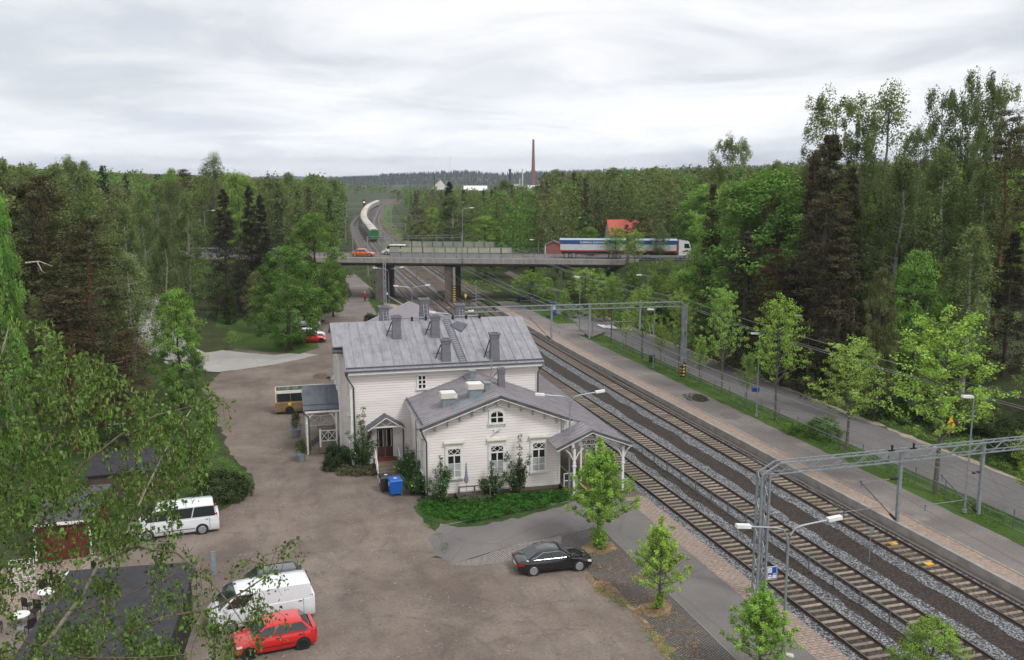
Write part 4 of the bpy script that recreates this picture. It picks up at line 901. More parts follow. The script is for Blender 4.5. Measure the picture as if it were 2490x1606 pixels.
for s in (-1, 1): b.beam((s * 1.40, -1.27, 3.20), (0, -1.27, 4.13), .05, .13, (0, 1, 0)); b.beam((s * .98, -1.15, 3.34), (s * .98, -.03, 3.34), .07, .07); b.beam((s * .98, -1.0, 3.3), (s * .98, -.06, 2.5), .06, .06); b.beam((s * .98, -.05, 3.4), (s * .98, -.05, 2.2), .06, .06); b.beam((s * .5, -1.2, 3.86), (0, -1.2, 3.5), .03, .04, (0, 1, 0))
b.beam((-1.15, -1.22, 3.42), (1.15, -1.22, 3.42), .06, .10); b.build('porch_frame', M['trim'], ST)
b = MB(T); b.box(-.85, .85, -1.25, -.05, .05, .72)
for k in range(4): b.box(-.85, .85, -1.25 - .42 * (k + 1), -1.25 - .42 * k, .02, .72 - .17 * (k + 1) + .02)
stp = b.build('front_steps', M['wood_step'], ST)
b = MB(T); b.box(-.75, .75, -1.2, -.08, .72, .735); b.build('doormat', M['mat_red'], stp)
for s in (-.88, .88):
    b = MB(T); b.beam((s, -.1, 1.65), (s, -1.25, 1.62), .06, .08); b.beam((s, -1.25, 1.62), (s, -2.95, .95), .06, .08); b.beam((s, -1.25, 1.15), (s, -2.95, .5), .05, .06)
    for y, z0, z1 in ((-1.25, .6, 1.62), (-2.95, 0, .98), (-.1, .72, 1.65), (-2.1, .3, 1.28)): b.beam((s, y, z0), (s, y, z1), .08, .08)
    b.build('stair_railing', M['trim'], stp)
# side porch on the left
b = MB(); b.slab([(-8.0, 12.2, 3.78), (-5.15, 12.2, 3.78), (-5.15, 15.0, 5.15), (-8.0, 15.0, 5.15)], .1); b.slab([(-8.0, 17.8, 3.78), (-5.15, 17.8, 3.78), (-5.15, 15.0, 5.15), (-8.0, 15.0, 5.15)], .1)
for k in range(1, 6): b.beam((-8 + k * .475, 12.22, 3.81), (-8 + k * .475, 15.0, 5.17), .03, .03)
b.beam((-8.0, 12.75, 4.08), (-5.2, 12.75, 4.08), .05, .05)
b.build('side_porch_roof', M['roof_blue'], ST)
b = MB(); b.box(-7.95, -5.18, 12.26, 12.34, 3.50, 3.66); b.box(-7.95, -7.87, 12.26, 17.7, 3.50, 3.66); b.beam((-7.98, 12.25, 3.66), (-7.98, 15, 5.0), .05, .14); b.beam((-7.98, 17.75, 3.66), (-7.98, 15, 5.0), .05, .14)
for (u, v) in ((-7.75, 12.45), (-5.45, 12.45), (-7.75, 17.5), (-5.45, 17.5)):
    b.box(u - .06, u + .06, v - .06, v + .06, 0.05, 3.5); b.box(u - .09, u + .09, v - .09, v + .09, 2.55, 2.68); b.box(u - .085, u + .085, v - .085, v + .085, 2.85, 2.92)
    for s in (-1, 1):
        if -7.9 < u + s * .5 < -5.2: b.tube([(u + s * .06, v, 2.75), (u + s * .22, v, 3.15), (u + s * .52, v, 3.42)], .05, 5)
b.build('side_porch_frame', M['trim'], ST)
b = MB()
for k in range(12): b.box(-7.82, -7.78, 12.5 + k * .16, 12.62 + k * .16, .05, 3.4)
b.build('slatted_side', M['trim'], ST)
for (v, u0, u1) in ((12.45, -6.75, -5.5), (17.4, -7.5, -5.5)):
    b = MB(); b.beam((u0, v, 1.95), (u1, v, 1.95), .06, .06); b.beam((u0, v, 1.1), (u1, v, 1.1), .06, .06); b.box(u0 - .07, u0 + .07, v - .07, v + .07, .6, 2.1); m_ = (u0 + u1) / 2
    for a, c in ((u0, m_), (m_, u1)): b.beam((a, v, 1.12), (c, v, 1.93), .04, .04); b.beam((a, v, 1.93), (c, v, 1.12), .04, .04)
    b.beam((m_, v, 1.1), (m_, v, 1.95), .04, .04); b.build('porch_lattice', M['trim'], ST)
b = MB(); b.box(-6.8, -5.15, 12.5, 17.5, .1, 1.02)
for k in range(5): b.box(-6.8 - .22 * (k + 1), -6.8 - .22 * k, 12.7, 16.5, .02, 1.02 - .17 * (k + 1))
b.build('side_steps', M['wood_step'], ST)
b = MB()
for k in range(5): b.box(-6.8 - .22 * (k + 1) + .01, -6.8 - .22 * k - .01, 13.2, 14.9, 1.02 - .17 * (k + 1) + .002, 1.02 - .17 * (k + 1) + .016)
b.box(-6.75, -5.6, 13.2, 14.9, 1.022, 1.035); b.build('stair_runner', M['black'], ST)
b = MB(); b.tube([(-8.0, 12.15, 3.7), (-7.95, 12.2, 3.5), (-7.62, 12.32, 3.15), (-7.6, 12.32, .1)], .055, 6); b.build('porch_downpipe', M['pipe'], ST)
# platform canopy posts and the corner landing
b = MB()
for (u, v) in ((9.95, -2.2), (13.55, -2.2), (13.55, 3.5), (13.55, 9.2), (13.55, 14.9), (13.55, 20.6)):
    zt = 3.5; b.box(u - .08, u + .08, v - .08, v + .08, .0, zt); b.box(u - .13, u + .13, v - .13, v + .13, 2.2, 2.32); b.box(u - .11, u + .11, v - .11, v + .11, 2.45, 2.52); b.box(u - .13, u + .13, v - .13, v + .13, 0, .2)
    for s in ((-1, 1) if v < 0 else (0,)):
        if s: b.tube([(u + s * .08, v, 2.7), (u + s * .3, v, 3.15), (u + s * .65, v, 3.5)], .05, 5)
    b.tube([(u, v + .08, 2.7), (u, v + .3, 3.15), (u, v + .65, 3.4)], .05, 5)
b.box(13.5, 13.6, -2.4, 21.5, 3.42, 3.52)
b.build('canopy_posts', M['trim'], ST)
b = MB(); b.box(9.55, 10.35, -1.0, .6, .25, .36); b.box(9.6, 10.3, -.95, -.9, 0, .25); ld = b.build('side_landing', M['deck'], ST)
b = MB()
for (u, v) in ((9.62, -.95), (10.30, -.95), (10.3, -1.75)): b.box(u - .035, u + .035, v - .035, v + .035, .05, 1.35)
b.beam((9.62, -.95, 1.33), (10.3, -.95, 1.33), .05, .06); b.beam((10.3, -.95, 1.33), (10.3, -1.75, 1.05), .05, .06); b.beam((9.62, -.95, .8), (10.3, -.95, .8), .04, .05); b.build('landing_rail', M['trim'], ld)
b = MB(); b.box(9.52, 9.55, .6, 7.6, .3, 3.2); b.build('platform_doors', M['door'], ST)
# name sign under the canopy gable
sgx = atY(1437, 1075, 59.1); sg = empty('name_sign', (sgx[0], 59.1, sgx[1] - 2.82), RB, 'white station name board lettered TURENKI hanging under the canopy gable', 'sign')
b = MB(); b.box(-.95, .95, -.06, .06, 2.62, 3.02); sb_ = b.build('sign_panel', M['white'], sg)
b = MB(); b.box(-.78, -.66, -.04, .04, -.2, 2.62); b.tube([(.8, 0, 3.02), (.8, 0, 3.35), (.5, 0, 3.4)], .03, 6); b.build('sign_support', M['trim'], sg)
def text(body, size, T, m, parent, name='lettering', bold=.012, depth=.006, spacing=1.0):
    cu = bpy.data.curves.new(name, 'FONT'); cu.body = body; cu.size = size; cu.align_x = 'CENTER'; cu.align_y = 'CENTER'; cu.extrude = depth; cu.offset = bold; cu.space_character = spacing
    to = bpy.data.objects.new(name, cu); COL.objects.link(to); dg = bpy.context.evaluated_depsgraph_get(); dg.update()
    me = bpy.data.meshes.new_from_object(to.evaluated_get(dg)); me.name = name; bpy.data.objects.remove(to)
    me.materials.clear(); me.materials.append(m); o = bpy.data.objects.new(name, me); COL.objects.link(o); o.parent = parent; o.matrix_local = T; return o
FRONT = Matrix.Rotation(R(90), 4, 'X')
text('TURENKI', .34, Matrix.Translation((0, -.066, 2.815)) @ FRONT, M['black'], sg)
lh = MB(); lh.lathe([(.02, 0), (.16, .04), (.2, .14), (.12, .24), (.03, .3)], 12); lo_ = lh.build('canopy_lamp', M['black'], None, True)
lo_.location = (sgx[0] + .62, 58.8, sgx[1] - .18); c_ = MB(); c_.cyl((0, 0, .3), (0, 0, 1.05), .012, n=5); c_.build('cord', M['black'], lo_); tag(lo_, 'round black lamp hanging in front of the station name board', 'lamp')
# small terrace with railing and folded parasol
tr = empty('terrace_deck', TL @ Vector((3.0, -.75, 0)), RB, 'small brown wooden deck with railing below the left gable window', 'deck')
b = MB(); b.box(-1.1, 1.1, -.75, .65, .22, .30); b.box(-1.1, 1.1, -.75, -.70, .0, .22); b.build('floor', M['deck'], tr)
b = MB()
for (u, v) in ((-1.1, -.72), (1.1, -.72), (1.1, .5), (0, -.72)): b.box(u - .05, u + .05, v - .05, v + .05, 0, 1.15)
b.beam((-1.1, -.72, 1.15), (1.1, -.72, 1.15), .1, .05); b.beam((1.1, -.72, 1.15), (1.1, .5, 1.15), .1, .05); b.build('railing', M['deck'], tr)
ps = empty('folded_parasol', TL @ Vector((2.55, -.85, .30)), 0, 'closed grey parasol standing on the small deck', 'parasol')
b = MB(); b.lathe([(.02, 2.35), (.05, 2.3), (.07, 1.9), (.10, 1.5), (.17, 1.1), (.12, .95), (.04, .93)][::-1], 8); b.build('canopy', M['parasol'], ps, True)
b = MB(); b.cyl((0, 0, 0), (0, 0, 2.4), .02, n=6); b.build('pole', M['galv'], ps)
# far annex behind the main house
AN = empty('station_annex', TL @ Vector((5.4, 22, 0)), RB, 'lower rear wing of the station with pale seamed metal roof', 'station wing')
def annex():
    (xa, ya) = (4.95, 0)
    b = MB(); rv = 25.0
    b.slab([(-5.2, -.2, 5.2), (-5.2, rv + .3, 5.2), (0, rv + .3, 7.5), (0, -.2, 7.5)], .1); b.slab([(5.6, -.2, 5.1), (5.6, rv + .3, 5.1), (0, rv + .3, 7.5), (0, -.2, 7.5)], .1)
    for k in range(51):
        v = .1 + k * .49; b.beam((-5.2, v, 5.24), (0, v, 7.54), .04, .05); b.beam((5.6, v, 5.14), (0, v, 7.54), .04, .05)
    b.build('annex_roof', M['roof_far'], AN)
    b = MB(); b.box(-4.8, 4.8, 0, rv, .3, 5.0); b.add([(-4.8, rv, 5), (4.8, rv, 5), (0, rv, 7.3)], [(0, 1, 2)]); b.build('annex_wall', M['siding'], AN)
annex()
# TV antenna on the rear roof
an = empty('tv_antenna', (20.87, 84.0, 7.0), 0, 'tall thin television antenna with many cross bars above the rear roof', 'antenna')
b = MB(); b.cyl((0, 0, 0), (0, 0, 5.6), .03, n=6); b.build('mast', M['galv'], an)
b = MB()
for z, w in ((4.35, .42), (4.05, .42), (3.75, .42), (3.45, .42)): b.beam((-w, 0, z), (w, 0, z), .025, .025)
b.beam((0, -.1, 3.9), (.95, .6, 3.6), .04, .04)
for k in range(8): b.beam((.1 + k * .12 - .15, k * .09 + .1, 3.88 - k * .035), (.1 + k * .12 + .15, k * .09 - .1, 3.88 - k * .035), .02, .02)
b.beam((-1.05, 0, 2.15), (-.2, .3, 2.15), .06, .06)
for k in range(8): b.beam((-1.05 + k * .11, -.15, 2.05), (-1.05 + k * .11, .2, 2.3), .02, .02)
b.build('elements', M['galv'], an)
# ------------------------------------------------------------------ vegetation
RNG = np.random.default_rng(7); random.seed(5)
def leaves(cent, sig, n, size, rng, up=.3, out=None, tint=None, aspect=.75, hang=0.0):
    """n leaf quads around each cluster centre; returns V,F,tint"""
    k = len(cent); N = k * n
    idx = np.repeat(np.arange(k), n)
    d = rng.normal(size=(N, 3)); d /= np.linalg.norm(d, axis=1)[:, None]; r = rng.random(N) ** .45
    p = cent[idx] + d * r[:, None] * sig[idx]
    nrm = d * .5 + rng.normal(size=(N, 3)) * .55; nrm[:, 2] += up
    if out is not None: nrm += out[idx] * .5
    nrm /= np.linalg.norm(nrm, axis=1)[:, None]
    a = np.cross(nrm, rng.normal(size=(N, 3))); a /= np.linalg.norm(a, axis=1)[:, None] + 1e-9
    if hang: a[:, 2] -= hang; a /= np.linalg.norm(a, axis=1)[:, None]
    b = np.cross(nrm, a); b /= np.linalg.norm(b, axis=1)[:, None] + 1e-9
    s = size * rng.uniform(.6, 1.3, N)[:, None]
    a = a * s * .5; b = b * s * .5 * aspect
    V = np.stack([p - a - b * .25, p + b - a * .05, p + a + b * .2, p - b + a * .1], 1).reshape(-1, 3)
    Fq = np.arange(N * 4).reshape(-1, 4)
    t = (tint[idx] if tint is not None else .5) + rng.uniform(-.18, .18, N) + .10 * d[:, 2] 
    return V, Fq, np.clip(t, 0, 1)
def envelope(n, prof, z0, z1, rng, shell=.5):
    z = z0 + (z1 - z0) * rng.random(n); t = (z - z0) / (z1 - z0)
    R_ = np.array([prof(x) for x in t]); r = R_ * (shell + (1 - shell) * rng.random(n)) * np.sqrt(rng.uniform(.25, 1, n)); th = rng.random(n) * 2 * np.pi
    return np.stack([r * np.cos(th), r * np.sin(th), z], 1), t
def trunk_mesh(name, m, h, r, cents, rng, nl=8, parent=None, forks=1, z_from=.25, lean=0):
    b = MB(); pts = [(0, 0, 0)]
    for k in range(1, 6): t = k / 5; pts.append((lean * t * h + .03 * h * rng.normal() * t * .4, .03 * h * rng.normal() * t * .4, h * t))
    b.tube(pts, r, 7, r * .15)
    if len(cents):
        for c in cents[rng.choice(len(cents), min(nl, len(cents)), replace=False)]:
            zb = max(h * z_from * .6, min(c[2] - .25 * math.hypot(c[0], c[1]) - .2, h * .9)); t = zb / h * 5; i = min(4, int(t)); f = t - i
            s = Vector(pts[i]).lerp(Vector(pts[i + 1]), f); e_ = Vector(c); mid = s.lerp(e_, .5) + Vector((0, 0, .06 * (e_ - s).length))
            rr = r * (1 - .8 * zb / h) * .42; b.tube([s, mid, e_], rr, 5, rr * .25)
    return b.build(name, m, parent, smooth=True)
PROTO = {}
def make_tree(kind, variant):
    rng = np.random.default_rng(hash_(kind) + variant * 17)
    root = empty(TREE_NAME[kind]); V = []
    if kind in ('birch', 'birch_pale'):
        h = 16.0; prof = lambda t: (2.9 * (t / .25) ** .6 if t < .25 else 2.9 * (1 - ((t - .25) / .78) ** 2.1) + .25)
        c, t = envelope(230, prof, h * .16, h * 1.0, rng, .35); sg = np.stack([np.full(230, .42), np.full(230, .42), np.full(230, .85)], 1) * rng.uniform(.6, 1.3, 230)[:, None]
        out = c * [1, 1, 0]; out /= np.linalg.norm(out, axis=1)[:, None] + .1
        L = leaves(c, sg, 62, .165, rng, .2, out, rng.uniform(.2, .85, 230), .6, .8); tm = trunk_mesh('trunk', M['birchbark'], h * .93, .20, c, rng, 22, root)
    elif kind == 'crown_birch':
        h = 24.0; n = 250; prof = lambda t: 4.0 * max(0, 1 - abs((t - .52) / .56) ** 2.2) ** .55 + .1
        c, t = envelope(n, prof, h * .28, h * .99, rng, .5); sg = np.stack([np.full(n, .5), np.full(n, .5), np.full(n, .95)], 1) * rng.uniform(.6, 1.3, n)[:, None]
        keep = np.array([noise.noise(Vector(q) * .45) > -.16 for q in c]); c = c[keep]; sg = sg[keep]
        L = leaves(c, sg, 105, .20, rng, .2, None, rng.uniform(.25, .85, len(c)), .6, .6); trunk_mesh('trunk', M['birchbark'], h * .95, .24, c, rng, 45, root)
    elif kind == 'aspen':
        h = 18.0; prof = lambda t: 2.6 * math.sin(math.pi * min(1, t * .93 + .07)) ** .7 + .2
        c, t = envelope(70, prof, h * .3, h, rng, .55); sg = np.full((70, 3), .75) * rng.uniform(.6, 1.3, 70)[:, None]; sg[:, 2] *= 1.3
        L = leaves(c, sg, 120, .16, rng, .2, None, rng.uniform(.3, .8, 70)); tm = trunk_mesh('trunk', M['greytrunk'], h * .95, .24, c, rng, 40, root)
    elif kind in ('maple', 'maple_bright', 'dull'):
        h = 12.0; prof = lambda t: 4.4 * (max(0, 1 - (2 * t - .85) ** 2 / 1.35)) ** .55
        n = 230; c, t = envelope(n, prof, h * .10, h * .96, rng, .72); sg = np.full((n, 3), .72) * rng.uniform(.6, 1.25, n)[:, None]; sg[:, 2] *= .62
        out = c - [0, 0, h * .5]; out /= np.linalg.norm(out, axis=1)[:, None] + .1
        L = leaves(c, sg, 100, .18, rng, .55, out, rng.uniform(.2, .85, n)); tm = trunk_mesh('trunk', M['trunk'], h * .8, .30, c, rng, 18, root)
    elif kind in ('pine', 'pine_brown'):
        h = 18.0; prof = lambda t: 3.2 * (1 - t) ** .6 * min(1, .35 + t * 3) + .35
        n = 190; c, t = envelope(n, prof, h * .22, h * .99, rng, .6); sg = np.stack([np.full(n, .85), np.full(n, .85), np.full(n, .20)], 1) * rng.uniform(.6, 1.3, n)[:, None]
        L = leaves(c, sg, 84, .16, rng, .9, None, rng.uniform(.15, .85, n), .5); tm = trunk_mesh('trunk', M['pinetrunk'], h * .96, .26, c, rng, 40, root, lean=0)
    elif kind in ('spruce', 'spruce_green', 'spruce_brown'):
        h = 18.0; n = 260; z = h * (.04 + .95 * rng.random(n) ** .9); t = z / h; lay = .5 + .5 * np.sin(z * 4.2)
        r = 3.0 * (1 - t) ** .85 * (.65 + .4 * lay) * rng.uniform(.45, 1, n) + .1; th = rng.random(n) * 2 * np.pi
        c = np.stack([r * np.cos(th), r * np.sin(th), z - r * .18], 1); sg = np.stack([.25 + .65 * (1 - t), .25 + .65 * (1 - t), .22 + .15 * (1 - t)], 1)
        L = leaves(c, sg, 72, .18, rng, .4, None, .2 + .55 * rng.random(n), .45, .5); tm = trunk_mesh('trunk', M['trunk'], h * .97, .22, c, rng, 10, root)
    elif kind in ('linden', 'linden2'):
        h = 8.0; c = []; b = MB(); b.tube([(0, 0, 0), (.04, .02, 2.2), (0, .05, 4.5), (.05, 0, 7.6)], .11, 7, .02)
        for k in range(46):
            z = 2.2 + 4.9 * (k / 46); th = k * 2.4 + rng.normal() * .3; L_ = (2.4 * (1 - (z - 1.7) / 6.6) ** .8 + .35) * rng.uniform(.75, 1.15) * min(1, .55 + (z - 1.7)); up_ = .55 + .25 * rng.random()
            e_ = (L_ * math.cos(th), L_ * math.sin(th), z + L_ * up_); b.tube([(0, 0, z), (e_[0] * .55, e_[1] * .55, z + (e_[2] - z) * .45), e_], .035, 4, .008)
            for q in range(5):
                f = .35 + .65 * q / 4; c.append((e_[0] * f + .12 * rng.normal(), e_[1] * f + .12 * rng.normal(), z + (e_[2] - z) * f * (.9 + .1 * f) + .1 * rng.normal()))
        c = np.array(c + [(0.05 * rng.normal(), .05 * rng.normal(), 6.6 + .22 * k) for k in range(7)]); n = len(c); sg = np.tile([.34, .34, .20], (n, 1)) * rng.uniform(.6, 1.3, n)[:, None]
        L = leaves(c, sg, 36, .105, rng, .75, None, rng.uniform(.3, .85, n), .8); b.build('trunk', M['greytrunk'], root, smooth=True)
    elif kind == 'linden_dense':
        h = 5.6; c = []; b = MB(); b.tube([(0, 0, 0), (.03, .02, 1.6), (0, .04, 3.5), (.03, 0, 5.3)], .085, 7, .015)
        for k in range(64):
            z = .95 + 3.7 * (k / 64) ** .9; th = k * 2.4 + rng.normal() * .3; L_ = (1.8 * (1 - (z - .9) / 4.3 ) ** 1.0 + .14) * rng.uniform(.75, 1.2) * min(1, .7 + (z - .9)); up_ = .5 + .3 * rng.random()
            e_ = (L_ * math.cos(th), L_ * math.sin(th), z + L_ * up_); b.tube([(0, 0, z), (e_[0] * .55, e_[1] * .55, z + (e_[2] - z) * .45), e_], .022, 4, .006)
            for q in range(5):
                f = .3 + .7 * q / 4; c.append((e_[0] * f + .08 * rng.normal(), e_[1] * f + .08 * rng.normal(), z + (e_[2] - z) * f + .08 * rng.normal()))
        for k in range(26): th = rng.random() * 6.28; c.append((.34 * math.cos(th) * rng.random(), .34 * math.sin(th) * rng.random(), .12 + .75 * rng.random()))
        c = np.array(c + [(0.03 * rng.normal(), .03 * rng.normal(), 4.7 + .12 * k) for k in range(8)]); n = len(c); sg = np.full((n, 3), .19) * rng.uniform(.6, 1.3, n)[:, None]
        L = leaves(c, sg, 56, .09, rng, .6, None, rng.uniform(.3, .85, n), .8); b.build('trunk', M['greytrunk'], root, smooth=True)
    elif kind == 'thuja':
        h = 6.5; n = 120; z = h * rng.random(n); t = z / h; r = 1.05 * (1 - t) ** .5 * rng.uniform(.6, 1, n) * np.minimum(1, .5 + t * 3); th = rng.random(n) * 6.28
        c = np.stack([r * np.cos(th), r * np.sin(th), z], 1); sg = np.tile([.32, .32, .5], (n, 1)); L = leaves(c, sg, 60, .16, rng, .1, None, rng.uniform(.2, .7, n), .5); trunk_mesh('trunk', M['trunk'], h * .8, .1, c, rng, 0, root)
    elif kind in ('bush', 'bush_green', 'bush_dusty', 'bush_flower', 'bush_spruce'):
        h = 2.0; n = 90; u = rng.normal(size=(n, 3)); u /= np.linalg.norm(u, axis=1)[:, None]; u[:, 2] = np.abs(u[:, 2]); u *= rng.uniform(.45, 1, n)[:, None] ** .5
        c = u * [1.5, 1.5, 1.5] + [0, 0, .2]; sg = np.full((n, 3), .30) * rng.uniform(.6, 1.4, n)[:, None]; L = leaves(c, sg, 70, .12, rng, .3, u, rng.uniform(.2, .8, n), .6); trunk_mesh('stem', M['trunk'], 1.2, .06, c, rng, 10, root)
    lm = {'aspen': 'birch', 'crown_birch': 'birch', 'linden_dense': 'linden2', 'bush_green': 'maple', 'bush_dusty': 'dusty', 'bush_flower': 'bush', 'bush_spruce': 'spruce_green'}.get(kind, kind)
    bulk('foliage' if 'bush' in kind else 'crown', L[0], L[1], LEAF[lm], root, L[2]); root['h'] = h
    return root, h
def hash_(s): return sum(ord(c) * (i + 3) for i, c in enumerate(s))
TREE_NAME = {'crown_birch': 'birch_tree', 'spruce_brown': 'spruce_tree', 'birch': 'birch_tree', 'birch_pale': 'birch_tree', 'aspen': 'aspen_tree', 'maple': 'maple_tree', 'maple_bright': 'leafy_tree', 'dull': 'leafy_tree', 'pine': 'pine_tree', 'pine_brown': 'pine_tree', 'spruce': 'spruce_tree', 'spruce_green': 'spruce_tree',
             'linden': 'linden_tree', 'linden2': 'linden_tree', 'linden_dense': 'linden_tree', 'thuja': 'thuja_tree', 'bush': 'shrub', 'bush_green': 'shrub', 'bush_dusty': 'shrub', 'bush_flower': 'shrub', 'bush_spruce': 'shrub'}
TCAT = {'shrub': 'shrub'}
NV = {'crown_birch': 2, 'spruce_brown': 2, 'birch': 3, 'birch_pale': 2, 'maple': 3, 'maple_bright': 2, 'pine': 3, 'pine_brown': 2, 'spruce': 2, 'linden': 3, 'linden_dense': 2}
TCOUNT = [0]
def tree(kind, x, y, height, width=1.0, label=None, group=None, z=None, rz=None):
    v = random.randrange(NV.get(kind, 1)); key = (kind, v)
    if key not in PROTO:
        r_, h = make_tree(kind, v); PROTO[key] = (r_, h); o = r_
    else: o = copy_tree(PROTO[key][0])
    h = PROTO[key][1]; s = height / h
    o.location = (x, y, ground_h(x, y) - .05 if z is None else z); o.rotation_euler = (0, 0, random.random() * 6.28 if rz is None else rz); o.scale = (s * width, s * width, s)
    if 'h' in o: del o['h']
    tag(o, label, TCAT.get(TREE_NAME[kind], 'tree'), group); TCOUNT[0] += 1
    return o
OCC = []
def ptree(kind, px, ytop, Y, width=1.0, label=None, group=None, wpx=None):
    """tree whose crown centre is seen at px and top at ytop, standing at distance Y"""
    x, z = atY(px, ytop, Y); gz = ground_h(x, Y); h = z - gz
    W = {'crown_birch': 8.4 / 24, 'spruce_brown': 6.0 / 18, 'birch': 6.2 / 16, 'birch_pale': 6.2 / 16, 'aspen': 6.4 / 18, 'maple': 9.5 / 12, 'maple_bright': 9.5 / 12, 'dull': 9.5 / 12, 'pine': 6.6 / 18, 'pine_brown': 6.6 / 18, 'spruce': 6.0 / 18, 'spruce_green': 6.0 / 18, 'linden': 5.2 / 8, 'linden2': 5.2 / 8, 'thuja': 2.5 / 6.5}.get(kind, 1.6)
    if wpx: width = (1.4 if kind in ('birch', 'pine', 'pine_brown', 'birch_pale', 'crown_birch', 'spruce_brown') else 1.2) * wpx * (Y * 1.04) / F_PX / (h * W)
    OCC.append((x, Y, 2.0)); return tree(kind, x, Y, h, width, label, group)
LT = [  # left of the railway
 ('maple', 694, 588, 121, 165, 'large round maple with bright green crown in front, beside the parked cars'),
 ('maple', 762, 512, 142, 150, 'large round maple behind the front maple by the foot path'),
 ('maple', 806, 625, 148, 70, 'low leafy maple bough tree at the bend of the foot path'),
 ('dull', 625, 655, 136, 75, 'small olive green tree between the dark spruces and the big maple'),
 ('spruce', 541, 458, 151, 105, 'leftmost of three dark brown pointed spruces on the lawn'),
 ('spruce', 604, 450, 157, 85, 'tallest middle spruce of the three dark ones on the lawn'),
 ('spruce', 632, 472, 153, 75, 'right hand spruce of the three dark ones, next to the maple'),
 ('thuja', 556, 694, 145, 34, 'slim columnar dark green thuja on the lawn before the spruces'),
 ('pine', 205, 528, 88, 190, 'broad brownish pine at the left with a bare broken branch'),
 ('pine', 160, 700, 80, 240, 'wide dark brown pine crown low at the left edge'),
 ('pine', 95, 418, 104, 120, 'tall dark pine near the left edge behind the bright leafy tree'),
 ('pine_brown', 300, 800, 82, 120, 'low reddish brown pine beside the pale road'),
 ('maple', -35, 388, 72, 105, 'tall yellow green leafy tree cut by the left edge'),
 ('maple_bright', 425, 692, 92, 125, 'bright green leafy tree beside the pale road'),
 ('birch_pale', 310, 625, 97, 120, 'airy grey green birch in front of the pale climbing road'),
 ('birch', 300, 505, 128, 100, 'slender birch beside the blue signs of the bridge road'),
 ('birch', 378, 447, 170, 90, 'birch with a long white trunk behind the bridge road'),
 ('birch', 452, 478, 143, 95, 'birch with a white stem in front of the road railing'),
 ('birch', 396, 560, 120, 80, 'birch with leaning white trunk on the green slope'),
 ('birch', 165, 392, 175, 80, 'tall birch top on the left skyline, left one of a close pair'),
 ('birch', 203, 397, 180, 60, 'tall birch top on the left skyline, right one of a close pair'),
 ('maple', 414, 403, 210, 60, 'round dark green crown rising on the left skyline'),
 ('aspen', 517, 377, 205, 85, 'tallest dark aspen on the left skyline above the spruces'),
 ('pine', 446, 408, 200, 60, 'dark pine top on the skyline left of the tall aspen'),
 ('maple_bright', 578, 413, 200, 100, 'yellow green tree on the skyline behind the spruces'),
 ('pine_brown', 420, 445, 178, 90, 'brown pine crown behind the birches of the left wood'),
 ('birch', 700, 424, 260, 90, 'pale green birch on the skyline left of the railway'),
 ('birch', 755, 432, 270, 80, 'light birch beside the railway cutting at the skyline'),
 ('dull', 655, 430, 240, 70, 'olive grey tree on the skyline right of the spruces'),
 ('maple_bright', 190, 570, 108, 90, 'soft green leafy tree behind the broad brownish pine'),
 ('birch', 345, 470, 150, 80, 'light birch crown above the small road lamp'),
 ('dull', 610, 560, 165, 80, 'mid green tree filling the gap behind the spruces'),
]
for k, px, yt, Y, w, lb in LT: ptree(k, px, yt, Y, 1, lb, None, w)
